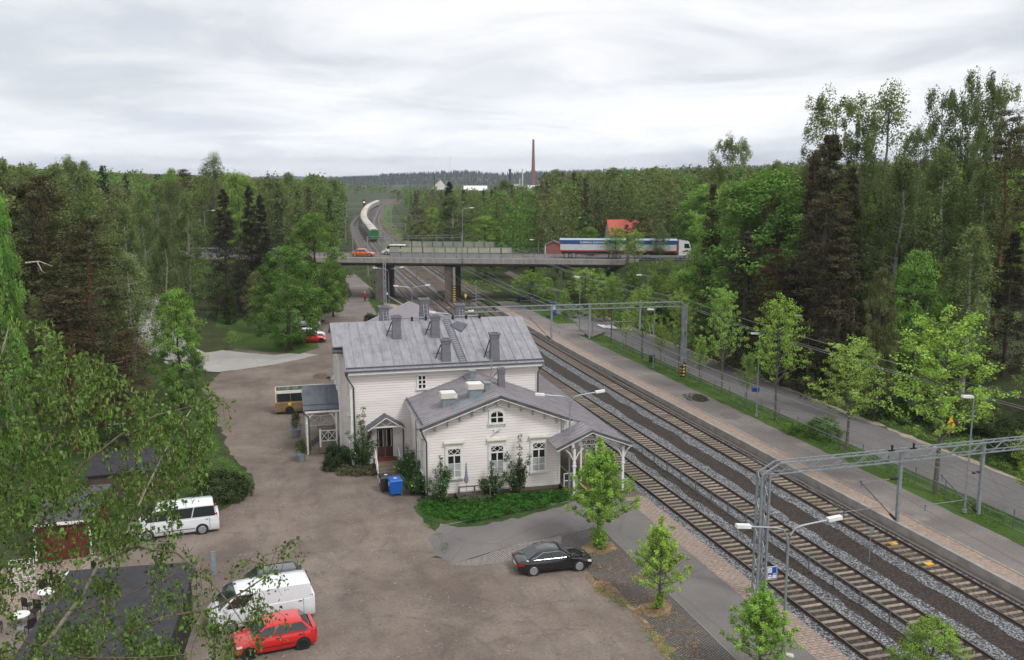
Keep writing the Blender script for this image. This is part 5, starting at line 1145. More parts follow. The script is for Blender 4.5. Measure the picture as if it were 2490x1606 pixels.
RT = [
 ('crown_birch', 1780, 331, 122, 125, 'tall birch with white stem rising above the right wood'),
 ('spruce_brown', 1735, 444, 106, 92, 'brown conical conifer just right of the white lorry cab'),
 ('spruce_brown', 1815, 560, 95, 150, 'broad low brown conifer on the bank behind the street lamps'),
 ('maple_bright', 1885, 500, 116, 95, 'bright green leafy tree between the brown pines'),
 ('maple', 1965, 530, 108, 95, 'green leafy tree left of the big reddish pine'),
 ('spruce_brown', 2025, 322, 84, 230, 'big reddish brown conifer in the middle of the right wood'),
 ('pine', 1995, 345, 92, 90, 'dark pine top just left of the big reddish pine'),
 ('spruce_brown', 2050, 520, 80, 190, 'lower brown conifer boughs under the big reddish pine'),
 ('crown_birch', 2040, 222, 98, 190, 'tall leafy birch behind the big reddish pine'),
 ('spruce_brown', 1985, 365, 90, 120, 'dark brown conifer left behind the big reddish one'), ('spruce_brown', 2075, 400, 86, 120, 'dark brown conifer right behind the big reddish one'), ('crown_birch', 2105, 290, 95, 110, 'leafy birch crown right behind the big reddish conifer'), ('crown_birch', 2245, 300, 86, 110, 'full birch crown below the left skyline top'), ('crown_birch', 2420, 290, 80, 110, 'full birch crown below the far right skyline top'), ('crown_birch', 1900, 425, 112, 90, 'birch crown left of the big reddish conifer'), ('birch', 1760, 470, 112, 80, 'birch standing behind the brown conical conifer'),
 ('aspen', 2165, 211, 91, 200, 'airy tall aspen with sparse leaves against the sky'),
 ('crown_birch', 2292, 222, 93, 130, 'tall birch top, left one of the group at the right skyline'),
 ('crown_birch', 2345, 215, 90, 120, 'tall birch top, second of the group at the right skyline'),
 ('crown_birch', 2385, 178, 86, 130, 'highest leafy crown at the right skyline'),
 ('crown_birch', 2450, 198, 84, 130, 'tall birch top at the far right skyline'),
 ('pine', 2462, 262, 74, 170, 'dark pine with reddish trunk at the right edge'),
 ('birch', 2195, 390, 82, 200, 'hanging birch crown low in the right wood beside the pine'),
 ('birch', 2300, 375, 78, 190, 'wide hanging birch crown in the right wood'),
 ('birch', 2400, 420, 74, 180, 'hanging birch crown left of the reddish pine trunk'),
 ('maple', 2240, 600, 72, 190, 'lower drooping birch behind the largest street linden'),
 ('birch', 2370, 560, 70, 200, 'lower drooping birch near the right edge'),
 ('dull', 2150, 640, 70, 110, 'dark understorey tree behind the street lindens'),
 ('spruce', 2470, 560, 70, 160, 'dark lower pine boughs at the right edge'),
 ('spruce', 1930, 640, 86, 150, 'dark pine at the top of the bank behind the wooden lamp pole'),
 ('pine_brown', 1890, 600, 90, 120, 'brown pine on the bank above the street bend'),
 ('birch', 1840, 470, 130, 90, 'birch behind the brown pines on the right'),
 ('birch', 1940, 420, 140, 90, 'birch on the skyline between the tall birch and the big pine'),
 ('maple', 1255, 490, 214, 95, 'dark green round maple beyond the bridge right of the tall lamp'),
 ('maple_bright', 1180, 521, 198, 125, 'yellow green round tree beyond the bridge beside the tall lamp'),
 ('spruce', 1092, 441, 262, 70, 'dark leaning spruce beyond the bridge left of centre'),
 ('birch', 1100, 478, 228, 100, 'tall birch with white stem right beyond the bridge'),
 ('dull', 1015, 497, 245, 75, 'brownish green tree beside the sandy railway slope'),
 ('maple_bright', 1050, 500, 250, 60, 'small bright green tree beside the leaning spruce'),
 ('dull', 1318, 462, 240, 110, 'olive green tree beyond the bridge left of the red roofed house'),
 ('maple', 1420, 505, 215, 70, 'green round tree left of the red roofed house'),
 ('maple_bright', 1432, 548, 186, 70, 'bright green tree above the lorry trailer'),
 ('dull', 1372, 530, 190, 60, 'olive bushy tree behind the small red shed'),
 ('dull', 1552, 511, 186, 105, 'grey green willow hiding the red roofed house'),
 ('maple_bright', 1612, 490, 212, 95, 'bright lime green crown behind the willow'),
 ('birch_pale', 1606, 545, 149, 52, 'airy tree with a dark trunk in front of the bridge road'),
 ('maple', 1690, 525, 180, 60, 'green tree behind the lorry cab'),
 ('birch', 1230, 440, 300, 90, 'birch in the wood row beyond the dark round maple'),
 ('birch', 1490, 412, 300, 100, 'tall birch crown in the wood above the red roof'),
 ('birch', 1350, 416, 310, 110, 'tall dark birch clump right of the factory chimney'),
]
for k, px, yt, Y, w, lb in RT: ptree(k, px, yt, Y, 1, lb, None, w)
# lime avenue along the street
AV = [('linden', 1486, 833, 662, 'street linden beside the zebra crossing, farthest of the avenue'), ('linden2', 1560, 873, 690, 'street linden left of the second catenary portal mast'), ('linden', 1650, 910, 700, 'slim street linden right beside the second portal mast'),
      ('linden', 1755, 958, 690, 'tall thin sparse street linden left of the blue street sign'), ('linden2', 1885, 1021, 712, 'street linden right of the blue street sign'), ('linden', 2058, 1096, 815, 'yellow green street linden right of the wooden lamp pole'),
      ('linden2', 2273, 1198, 745, 'largest bright street linden near the warning sign'), ('linden', 1372, 780, 700, 'small street tree by the blue ticket post')]
for k, px, py, yt, lb in AV:
    x, y = at(px, py, .2); xx, z = atY(px + 4, yt, y); tree(k, x, y, z - .2, {1486: .9, 1560: .9, 1650: .7, 1755: .62, 1885: .82, 2058: 1.1, 2273: 1.05}.get(px, .85), lb, None, .15); OCC.append((x, y, 1))
for (px, py), lb in zip(((1440, 812), (1522, 853), (1606, 892), (1700, 934), (1815, 988)), ('thin young linden beside the zebra crossing pole', 'thin young linden between the first two avenue trees', 'thin young linden left of the portal mast foot', 'thin young linden right of the portal mast foot', 'thin young linden left of the blue sign lamp')): x, y = at(px, py, .2); tree('linden', x, y, 5.4, .7, lb, None, .15)
tree('linden2', *at(2498, 1262, .2), 6.4, .9, 'street linden cut by the right edge', None, .15); tree('linden2', *at(2520, 1010, 1.5), 6, 1.0, 'young tree on the bank at the right edge', None, 1.2)
SH = [('linden2', 1345, 715, 3.5, 1.1), ('linden2', 1400, 700, 6, 1.2), ('linden', 1440, 720, 7.5, 1.1), ('linden2', 1495, 735, 8, 1.1), ('linden', 1540, 745, 7, 1.2), ('linden', 1590, 790, 8, 1.0), ('linden2', 1650, 800, 8, 1.1), ('linden', 1310, 700, 6, 1.2), ('maple_bright', 1540, 755, 5, .8), ('linden', 1690, 830, 6, 1.0), ('maple', 1450, 690, 5.5, .9), ('bush_green', 1395, 770, 2.2, 1.3), ('bush_green', 1840, 905, 1.6, 1), ('linden', 2140, 1000, 4, 1.1), ('linden2', 2240, 1020, 4.5, 1.2), ('linden', 2330, 1000, 4, 1.2), ('bush_green', 2000, 1065, 2.2, 1.1), ('bush_green', 1930, 1060, 1.4, 1.1)]
YT = [(1268, 668, 150), (1292, 655, 146), (1330, 672, 150), (1362, 662, 145), (1395, 668, 148), (1425, 650, 143), (1462, 662, 146), (1492, 668, 141), (1525, 668, 146), (1580, 672, 140), (1622, 668, 143), (1655, 655, 136), (1690, 640, 132), (1350, 715, 138), (1470, 700, 132), (1560, 705, 128), (1640, 715, 124), (1510, 735, 124)]
for i_, (px, yt, Y) in enumerate(YT):
    x, z = atY(px, yt, Y); tree(['linden', 'linden2', 'maple_bright', 'birch_pale', 'dull'][i_ % 5], x, Y, max(3, z - max(0, ground_h(x, Y))), 1.5 if i_ % 5 < 2 else 1.0, 'young %s tree on the slope below the road bridge, number %s from the pillars' % (['lime green', 'bright green', 'yellow green', 'pale birch', 'olive'][i_ % 5], ['one', 'two', 'three', 'four', 'five', 'six', 'seven', 'eight', 'nine', 'ten', 'eleven', 'twelve', 'thirteen', 'fourteen', 'fifteen', 'sixteen', 'seventeen', 'eighteen'][i_]), 'young trees by the street'); OCC.append((x, Y, 1))
PL = ['beside the bridge pillars', 'behind the shelter', 'on the slope under the lorry', 'below the bridge road', 'below the road railing', 'left of the portal mast top', 'behind the portal mast', 'close to the bridge end', 'on the bright grass slope', 'at the street bend', 'in the bridge shadow', 'at the fence near the link path', 'at the street edge below the pole', 'behind the orange warning sign, left', 'behind the orange warning sign', 'right of the orange warning sign', 'in front of the yellow green linden', 'on the grass strip before the fence']
for (k, px, py, h, w), pl in zip(SH, PL):
    x, y = at(px, py); tree(k, x, y, h, w, 'young green %s %s' % ('shrub' if 'bush' in k else 'tree', pl), 'young trees by the street'); OCC.append((x, y, 1))
for k in range(16):
    x = 57.2 + 6 * random.random() + (k % 3); y = 46 + k * 5.6; tree(random.choice(['bush_green', 'bush', 'linden']), x, y, 1.6 + 2.6 * random.random(), 1.3, 'low green undergrowth bush on the bank above the street', 'undergrowth on the bank')
for k in range(26):
    y = 38 + 48 * random.random(); x = 58 + 15 * random.random(); tree(random.choice(['bush_green', 'bush', 'dull', 'bush']), x, y, 1.8 + 2.6 * random.random(), 1.3, 'dense undergrowth bush below the tall trees of the right bank', 'undergrowth on the bank')
# near lindens in the cobbles
for px, py, yt, w, lb in ((1456, 1330, 1066, 1.12, 'fresh green linden with round skirt in front of the platform canopy'), (1602, 1480, 1256, 1.0, 'second fresh green linden by the cobbles in front of the black coupe'), (1845, 1650, 1415, 1.15, 'fresh green linden beside the catenary mast, cut by the bottom edge')):
    x, y = at(px, py); xx, z = atY(px, yt, y); tree('linden_dense', x, y, z, w, lb, None, 0)
tree('maple_bright', *at(2250, 1790), 5.2, .9, 'bright green treetop at the bottom edge between the tracks', None, 0)
# shrubs and planting
x, y = at(535, 1212); tree('bush', x, y, 2.3, 1.15, 'round dark evergreen shrub on the lawn left of the yard', None, 0)
tree('bush', x + 1.3, y + .3, 1.7, .8, 'smaller dark evergreen shrub against the round one', None, 0)
def lp(u, v): p = TL @ Vector((u, v, 0)); return p.x, p.y
tree('bush_spruce', *lp(-5.6, 9.0), 2.3, .62, 'dark spreading yew shrub at the left corner of the station', None, 0)
tree('bush_spruce', *lp(-6.1, 8.2), 1.2, .9, 'low arm of yew shrub beside the side porch', None, 0)
for i, (u, v) in enumerate(((-5.2, 6.9), (-4.2, 6.5), (-3.3, 6.5))): tree('bush_dusty', *lp(u, v), .85, 1.05, 'clipped olive brown hedge shrub before the front steps, %s' % ('left', 'middle', 'right')[i], 'low hedge before the steps', 0)
def flowering(name, u, v, h, wd, lb, dens=1.0, seed=1):
    rng = np.random.default_rng(seed); x, y = lp(u, v); root = empty(name, (x, y, 0), 0, lb, 'shrub'); c = []; b = MB()
    for k in range(int(9 * dens) + 2):
        th = rng.random() * 6.28; r = wd * (.25 + .75 * rng.random()); zz = h * (.35 + .65 * rng.random()) * (1 - .35 * (r / wd)); b.tube([(0, 0, 0), (r * .5 * math.cos(th), r * .5 * math.sin(th), zz * .6), (r * math.cos(th), r * math.sin(th), zz)], .025, 4, .006)
        for q in range(6): f = .3 + .7 * q / 5; c.append((r * f * math.cos(th) + .06 * rng.normal(), r * f * math.sin(th) + .06 * rng.normal(), zz * f))
    b.tube([(0, 0, 0), (0, 0, h)], .035, 5, .008); c += [(0, 0, h * k / 10) for k in range(3, 11)]; c = np.array(c); n = len(c); c = c * [1.3, 1.3, 1.05]; sg = np.full((n, 3), .19 + .04 * wd)
    L = leaves(c, sg, 50, .095, rng, .3, None, rng.uniform(.2, .75, n)); bulk('foliage', L[0], L[1], LEAF['bush_mid'], root, L[2])
    cc = c[rng.choice(n, min(n, 60))] + rng.normal(size=(min(n, 60), 3)) * .16; L = leaves(cc, np.full((len(cc), 3), .04), 4, .075, rng); bulk('blossom', L[0], L[1], M['flower'], root); b.build('stem', M['trunk'], root)
LEAF['bush_mid'] = leaf_mat('rose_leaves', (0.045, 0.095, 0.026), .25)
flowering('flowering_shrub', .75, -.9, 3.0, 1.0, 'white flowering shrub at the left corner of the gable', 1.3, 3)
flowering('flowering_shrub', 4.35, -.8, 2.4, .8, 'smaller white flowering shrub between the two left gable windows', 1.2, 5)
flowering('flowering_shrub', 6.45, -.6, 4.0, 1.15, 'tall white flowering shrub between the middle and right gable windows', 1.3, 8)
flowering('flowering_shrub', -3.7, 7.4, 4.6, .95, 'tall slender flowering shrub left of the front door', 2.0, 11)
flowering('flowering_shrub', -.75, 3.0, 2.3, .85, 'dense flowering shrub behind the rubbish bins', 2.2, 14)
flowering('flowering_shrub', -.75, 1.2, 1.7, .75, 'low flowering shrub at the corner downpipe', 2.2, 15)
flowering('flowering_shrub', -.7, 5.2, 2.2, .8, 'dense green shrub beside the front steps', 2.2, 17)
def potted(px, py, hh, lb):
    x, y = at(px, py); root = empty('potted_plant', (x, y, 0), 0, lb, 'potted plant')
    b = MB(); b.lathe([(.26, 0), (.30, .1), (.40, .5), (.46, .62), (.46, .68), (.38, .68), (.36, .62)], 14); b.build('pot', M['pot'], root, True)
    rng = np.random.default_rng(int(px)); n = 26; z = .8 + hh * rng.random(n); r = .38 * (1 - (z - .8) / (hh + .3)) ** .6; th = rng.random(n) * 6.28; c = np.stack([r * np.cos(th), r * np.sin(th), z], 1)
    L = leaves(c, np.full((n, 3), .24), 80, .08, rng, .2, None, rng.uniform(.3, .8, n), .5); bulk('foliage', L[0], L[1], LEAF['thuja'], root, L[2])
potted(732, 1122, .85, 'conifer in a pale blue pot, nearer one beside the porch'); potted(721, 1062, 1.2, 'taller conifer in a pale blue pot, farther one beside the porch')
# green ground cover bed in front of the gable
bed = [lp(-.9, -.9), lp(.2, -1.0), lp(4, -.9), lp(8, -.9), lp(9.7, -1.2), lp(9.9, -2.2), lp(9.0, -3.2), lp(6.5, -4.0), lp(3.8, -4.9), lp(1.8, -5.4), lp(.3, -4.4), lp(-.8, -2.8)]
sheet('bed_soil', [lp(-1.2, -.6), lp(9.9, -.7), lp(10.1, -2.4), lp(9.2, -3.6), lp(6.6, -4.5), lp(4.0, -5.5), lp(1.6, -6.0), lp(-.1, -4.9), lp(-1.2, -3.0)], .024, M['grass'], 'grassy soil edge round the planting bed', 'planting bed', edge=.2, sm=1)
def inside(p, poly):
    c = False; j = len(poly) - 1
    for i in range(len(poly)):
        if (poly[i][1] > p[1]) != (poly[j][1] > p[1]) and p[0] < (poly[j][0] - poly[i][0]) * (p[1] - poly[i][1]) / (poly[j][1] - poly[i][1]) + poly[i][0]: c = not c
        j = i
    return c
cc = []
while len(cc) < 1100:
    u = -1 + 11 * random.random(); v = -5.6 + 4.8 * random.random(); p = lp(u, v)
    if inside(p, bed): cc.append((p[0], p[1], .10 + .22 * random.random() + .10 * noise.noise(Vector((p[0], p[1], 0)))))
cc = np.array(cc); L = leaves(cc, np.tile([.17, .17, .10], (len(cc), 1)), 24, .075, RNG, .7, None, RNG.uniform(.0, .9, len(cc)))
tag(bulk('ground_cover', L[0], L[1], LEAF['juniper'], None, L[2]), 'bright green juniper ground cover below the gable windows', 'ground cover', kind='stuff')
# rough grass tufts and weeds
def tufts(name, poly, n, h, lf, lb, zf=0.02, sz=.16):
    xs_ = [p[0] for p in poly]; ys_ = [p[1] for p in poly]; c = []
    while len(c) < n:
        x = random.uniform(min(xs_), max(xs_)); y = random.uniform(min(ys_), max(ys_))
        if inside((x, y), poly) and noise.noise(Vector((x * .35, y * .35, 2))) > -.15: c.append((x, y, ground_h(x, y) + zf + h * .4))
    c = np.array(c); L = leaves(c, np.tile([.25, .25, h * .5], (len(c), 1)), 10, sz, RNG, .4, None, RNG.uniform(.2, .8, len(c)), .3); tag(bulk(name, L[0], L[1], LEAF[lf], None, L[2]), lb, 'grass', kind='stuff')
tufts('grass_tufts', [(54.9, 30), (59, 30), (59, 135), (55, 135)], 3000, .35, 'maple_bright', 'tufts of green grass along the street bank', .1)
tufts('grass_tufts', [(44.6, 34), (47.4, 34), (48.0, 140), (45.6, 140)], 2600, .14, 'maple', 'grass blades on the strip before the street fence', .2, .12)
tufts('grass_tufts', [bp(34, -14)[:2], bp(90, -14)[:2], bp(90, -1.5)[:2], bp(34, -1.5)[:2]], 3800, .5, 'maple_bright', 'bright green grass on the slope below the lorry', .1, .25)
tufts('grass_tufts', [(-22, 96), (-5.0, 96), (-3.6, 88), (-2.4, 75), (-.6, 70.6), (-2.9, 63.2), (-9.5, 66), (-22, 66)], 2200, .14, 'maple', 'grass blades on the lawn left of the yard', .02, .12)
tufts('slope_weeds', [bp(-90, -12)[:2], bp(-24, -12)[:2], bp(-24, -1.5)[:2], bp(-90, -1.5)[:2]], 3000, .6, 'maple', 'dark green growth on the slope below the left bridge road', .1, .28)
tufts('track_weeds', [(29.6, 32), (30.9, 32), (30.9, 150), (29.6, 150)], 900, .12, 'dusty', 'brown weeds along the fence between the tracks', 0.02, .1)
tufts('track_weeds', [(33.5, 120), (36.5, 120), (41, 178), (36, 178)], 1500, .3, 'dusty', 'brown scrub around the bridge pillar between the tracks', 0.0, .18)
tufts('slope_weeds', [(57, 330), (66, 330), (102, 640), (72, 430)], 3000, 1.0, 'birch', 'green bank beside the sandy railway slope', .1, .45)
# sapling shrubs on the left
for k, px, py, h, w, lb in (('birch_pale', 478, 1000, 6.2, 1.25, 'small sparse young birch at the corner of the pale road'), ('maple_bright', 345, 1020, 3.2, 1.0, 'leafy young tree under the birches left of the yard'), ('linden', 566, 852, 2.6, 1.2, 'tiny sapling on the lawn edge before the spruces'),
                            ('bush_green', 705, 838, 3.0, .9, 'green shrub beneath the front maple'), ('birch', 300, 1035, 12, .8, 'slim birch with white trunk on the lawn left of the yard'), ('bush', 255, 1105, 2.0, .9, 'dark shrub beside the black flat roof'), ('bush_green', 380, 1050, 2.4, 1.2, 'green shrub among the trees left of the yard'),
                            ('bush_spruce', 905, 790, 2.2, .8, 'brown green shrub behind the rear chimney'), ('bush_green', 975, 765, 1.8, .8, 'small bright shrub behind the rear wing roof'), ('bush_dusty', 838, 625, 3.0, 1.2, 'brown scrub beneath the left bridge end'), ('pine', 210, 960, 10, .9, 'dark pine behind the near birch'), ('birch', 110, 1020, 11, 1.0, 'birch behind the near birch at the left edge'), ('dull', 30, 1100, 9, 1.0, 'leafy tree behind the near birch at the lower left')):
    x, y = at(px, py); tree(k, x, y, h, w, lb)
# ------------------------------------------------------------------ random forest
def in_corridor(x, y):
    u = x - shift(y)
    if y < 150 and 10 < u < 56: return True
    if y >= 640: return 26 < u < 45
    if y >= 150 and (21 - (7 if y < 200 else 0)) < u < (47 + (9 if 200 < y < 640 else 3)): return True
    s, w = sw(x, y)
    if -9 < w < 24: return True
    return False
def behind_left(x, y): return seg_dist(x, y, RAMP)[0] < 5.5
def pxof(x, y): 
    d = Vector((x, y, 0)); return CX + F_PX * d.dot(RGT) / (d.dot(FWD) )
cand = []
for _ in range(52000):
    y = 100 + 2150 * random.random() ** 1.5; a = HEAD + math.atan((random.uniform(-120, 2620) - CX) / F_PX); x = y * math.tan(a)
    cand.append((x, y))
acc = []; grid = {}
for x, y in cand:
    if in_corridor(x, y) or (x < 14 and behind_left(x, y)): continue
    if x < 24 and y < 170 and x > -9: continue
    if y < 178 and 215 < pxof(x, y) < 385: continue
    if x > 30 and y < 166 and pxof(x, y) < 1775: continue
    if y < 214 and 1425 < pxof(x, y) < 1580: continue
    if y > 165 and x < shift(y) + 30 and y < 900 and pxof(x + 3.2, y) > 842: continue
    if y < 330 and x > 40 and pxof(x - 3, y) < 955: continue
    if x > 24 and x < 58 and y < 160: continue
    sp_ = 5.2 + max(0, y - 250) * .004; key = (int(x // 6), int(y // 6)); ok = True
    for i in (-1, 0, 1):
        for j in (-1, 0, 1):
            for (a, b_) in grid.get((key[0] + i, key[1] + j), ()):
                if (a - x) ** 2 + (b_ - y) ** 2 < sp_ ** 2: ok = False; break
    if ok:
        for (a, b_, r_) in OCC:
            if (a - x) ** 2 + (b_ - y) ** 2 < 14: ok = False; break
    if ok: grid.setdefault(key, []).append((x, y)); acc.append((x, y))
acc.sort(key=lambda p: p[1]); random.seed(41)
KEYS_TOP = [(-200, 400), (0, 405), (150, 412), (400, 424), (600, 430), (760, 436), (900, 448), (1000, 458), (1120, 462), (1290, 462), (1340, 430), (1450, 418), (1700, 414), (1900, 405), (2150, 400), (2700, 380)]
def hgt_for(x, y):
    px = pxof(x, y); yt = interp([(a, b_) for a, b_ in KEYS_TOP], px) + (random.uniform(-12, 44) + (10 if random.random() < .3 else 0)) * min(1.0, 300 / y)
    if y > 350: yt = interp(KEYS_TOP, px) + 3 + random.uniform(-2, 12)
    _, z = atY(px, yt, y); return max(8, min(27, z - ground_h(x, y)))
nthing = 300 - TCOUNT[0]; kinds_l = ['birch'] * 6 + ['birch_pale'] * 2 + ['maple'] * 3 + ['maple_bright'] * 2 + ['dull'] * 2 + ['pine'] * 2 + ['spruce_green'] * 1 + ['aspen'] * 2
KN = {'birch': 'birch', 'birch_pale': 'pale green birch', 'maple': 'dense green leafy tree', 'maple_bright': 'bright green leafy tree', 'dull': 'olive green leafy tree', 'pine': 'dark pine', 'pine_brown': 'brownish pine', 'spruce_green': 'dark green spruce', 'aspen': 'aspen'}
PLACES = [(60, 'at the far left edge'), (200, 'behind the left pines'), (330, 'above the small road lamp'), (450, 'behind the left bridge road'), (560, 'above the left spruce'), (700, 'behind the dark spruces'), (790, 'above the round maples'), (880, 'left of the train'), (1000, 'right of the sandy slope'), (1090, 'left of the tall bridge lamp'), (1190, 'below the grey factory hall'), (1260, 'below the black stack'),
          (1340, 'under the brick chimney'), (1440, 'right of the brick chimney'), (1540, 'behind the red roofed house'), (1640, 'behind the willow'), (1740, 'above the lorry cab'), (1850, 'behind the white stemmed birch'), (1960, 'left of the reddish pine'), (2080, 'behind the reddish pine'), (2200, 'below the sparse aspen'), (2330, 'under the right skyline birches'), (9999, 'at the right edge')]
for (x, y) in acc[:nthing]:
    px_ = pxof(x, y); k = random.choice(kinds_l if y > 160 or px_ > 460 else ['birch', 'birch', 'pine', 'dull', 'birch_pale', 'aspen']); pl = next(n_ for a_, n_ in PLACES if px_ < a_); h_ = hgt_for(x, y); side = 'left of' if px_ < 900 else 'right of'
    size = 'tall ' if h_ > 21 else 'low ' if h_ < 17 else ''; dep = 'front row of the' if y < 150 else 'middle of the' if y < 190 else 'deep in the'
    tree(k, x, y, h_, random.uniform(.95, 1.3), '%s%s %s wood, %s' % (size, KN[k], dep, pl), 'trees of the wood %s the railway' % side)
# the rest of the wood as one mass
def lodn(kind, seed):
    rng = np.random.default_rng(seed); n = 420
    if kind == 'con': z = 2 + 14 * rng.random(n); r = 2.4 * (1 - (z - 2) / 14.5) * rng.random(n) ** .5
    else: z = 4 + 12 * rng.random(n); r = 3.4 * np.sqrt(np.maximum(0, 1 - ((z - 9.5) / 7.0) ** 2)) * rng.random(n) ** .4
    th = rng.random(n) * 6.28; c = np.stack([r * np.cos(th), r * np.sin(th), z], 1); return leaves(c, np.full((n, 3), .45), 2, .46, rng, .5, None, .3 + .4 * (np.sin(c[:, 0] * 2.1) * np.sin(c[:, 2] * 1.7) * .5 + .5))
def lodf(kind, seed):
    rng = np.random.default_rng(seed); n = 60
    if kind == 'con': z = 5 + 11 * rng.random(n); r = 2.4 * (1 - (z - 5) / 11.5) * rng.random(n) ** .5; s = 1.5
    else: z = 7 + 9 * rng.random(n); r = 3.4 * np.sqrt(np.maximum(0, 1 - ((z - 9.5) / 7.0) ** 2)) * rng.random(n) ** .4; s = 1.5
    th = rng.random(n) * 6.28; c = np.stack([r * np.cos(th), r * np.sin(th), z], 1); return leaves(c, np.full((n, 3), .5), 1, s, rng, .5, None, rng.uniform(.3, .7, n))
def lod(kind, seed):
    rng = np.random.default_rng(seed)
    if kind == 'con': n = 130; z = 2 + 14 * rng.random(n); r = 2.4 * (1 - (z - 2) / 14.5) * rng.random(n) ** .5; s = .85
    else: n = 170; z = 4 + 12 * rng.random(n); r = 3.4 * np.sqrt(np.maximum(0, 1 - ((z - 9.5) / 7.0) ** 2)) * rng.random(n) ** .4; s = .75
    th = rng.random(n) * 6.28; c = np.stack([r * np.cos(th), r * np.sin(th), z], 1); return leaves(c, np.full((n, 3), .5), 2, s, rng, .5, None, rng.uniform(.3, .7, n))
lods = {'conn': [lodn('con', 21), lodn('con', 22)], 'decn': [lodn('dec', 23), lodn('dec', 24), lodn('dec', 25)], 'conf': [lodf('con', 11), lodf('con', 12)], 'decf': [lodf('dec', 13), lodf('dec', 14)], 'con': [lod('con', 1), lod('con', 2)], 'dec': [lod('dec', 3), lod('dec', 4), lod('dec', 5)]}
bags = {'spruce_green': [], 'birch': [], 'maple': [], 'dull': [], 'pine': []}
for (x, y) in acc[nthing:nthing + 9000]:
    k = random.choice(['birch'] * 6 + ['maple'] * 3 + ['dull'] * 2 + ['pine'] * 2 + ['spruce_green']); Lq = random.choice(lods[('con' if k in ('pine', 'spruce_green') else 'dec') + ('f' if y > 600 else 'n' if y < 400 else '')]); s = hgt_for(x, y) / 16.0
    bags[k].append((Lq[0] * [s * .95, s * .95, s] + [x, y, ground_h(x, y)], Lq[2] + random.uniform(-.12, .12)))
for k, bag in bags.items():
    if bag:
        V = np.concatenate([b_[0] for b_ in bag]); T_ = np.clip(np.concatenate([b_[1] for b_ in bag]), 0, 1)
        tag(bulk('forest', V, np.arange(len(V)).reshape(-1, 4), LEAF[k], None, T_), 'distant %s trees of the continuous forest towards the horizon' % {'birch': 'pale birch', 'maple': 'green leafy', 'dull': 'olive', 'pine': 'dark pine', 'spruce_green': 'dark spruce'}[k], 'forest', kind='stuff')
# hills on the horizon
def hill(name, pts, D, m, lb, base=-5, seed=1):
    rng = np.random.default_rng(seed); V = []; n = 500; px0, px1 = pts[0][0], pts[-1][0]
    tri = []; tv = []
    rows = []
    for r_ in range(7):
        dd = D * (1 - .10 * (1 - r_ / 6)); f = math.sin(r_ / 6 * math.pi / 2) ; row = []
        for i in range(n + 1):
            px = px0 + (px1 - px0) * i / n; yt = interp(pts, px); d = ray(px, yt); dh = Vector((d.x, d.y, 0)).length; x = d.x / dh * dd; y = d.y / dh * dd; zt = H + d.z / dh * D - 8
            row.append((x, y, base + (zt - base) * f + (2.5 * noise.noise(Vector((px * .05, r_ * 2.0, seed))) if r_ else 0)))
        rows.append(row)
    b = MB(); vs = [p for row in rows for p in row]; b.add(vs, [(r_ * (n + 1) + i, r_ * (n + 1) + i + 1, (r_ + 1) * (n + 1) + i + 1, (r_ + 1) * (n + 1) + i) for r_ in range(6) for i in range(n)])
    o = b.build(name, m); tag(o, lb, 'hills', kind='structure')
    N = 5200; ks = rng.integers(0, 7, N); ii = rng.integers(0, n, N); P = np.array([rows[a][b_] for a, b_ in zip(ks, ii)]); P += rng.normal(size=(N, 3)) * [4, 4, 0]
    hh = rng.uniform(6, 10.5, N); ww = rng.uniform(4, 7.5, N) * D / 2600
    V = []; 
    for q in range(2):
        th = rng.random(N) * 3.14; a = np.stack([np.cos(th) * ww / 2, np.sin(th) * ww / 2, np.zeros(N)], 1)
        V.append(np.stack([P - a, P + a, P + a * .35 + np.stack([np.zeros(N), np.zeros(N), hh * .8], 1), P - a * .05 + np.stack([np.zeros(N), np.zeros(N), hh], 1)], 1).reshape(-1, 3))
    V = np.concatenate(V); tag(bulk('hill_forest', V, np.arange(len(V)).reshape(-1, 4), m, None, None), lb.replace('wooded', 'conifers covering the'), 'forest', kind='stuff')
M['hill'] = mat('hill_forest_green', (0.022, 0.036, 0.020), (0.034, 0.050, 0.024), .02, 1.0, layers=[((.055, .075, .03), .006, .5, .7, .6)])
hill('hills', [(700, 440), (860, 428), (960, 421), (1060, 417), (1140, 414), (1190, 420), (1260, 418), (1310, 416), (1400, 413), (1500, 411), (1600, 409), (1700, 405), (1850, 401), (1950, 399), (2200, 400), (2600, 398)], 2300, M['hill'], 'wooded ridge behind the factory', seed=2)
hill('hills', [(-200, 436), (150, 430), (300, 426), (340, 421), (420, 424), (480, 430), (620, 430), (700, 427), (760, 431), (850, 429), (980, 426), (1080, 424)], 5200, M['hill'], 'wooded far blue ridge on the left horizon', seed=3)

print('ACC', len(acc), nthing, acc[-1][1] if acc else 0)
# loose litter, yard edge weeds
def scatter(name, poly, n, m, sz, lb, z=.03, cat='leaf litter', thr=-.3):
    xs_ = [p[0] for p in poly]; ys_ = [p[1] for p in poly]; c = []
    while len(c) < n:
        x = random.uniform(min(xs_), max(xs_)); y = random.uniform(min(ys_), max(ys_))
        if inside((x, y), poly) and noise.noise(Vector((x * .9, y * .9, 7))) > thr: c.append((x, y, z))
    c = np.array(c); L = leaves(c, np.tile([.12, .12, .01], (len(c), 1)), 5, sz, RNG, 2.5, None, RNG.uniform(.2, .9, len(c))); tag(bulk(name, L[0], L[1], m, None, L[2]), lb, cat, kind='stuff')
scatter('dry_leaves', [(17.3, 47.5), (20.9, 51), (20.9, 39), (19.4, 35), (18.0, 35), (18.2, 42)], 1500, leaf_mat('dry_leaf', (.26, .17, .09), .1), .05, 'dry leaves scattered over the cobbles under the lindens', .035, thr=-.05)
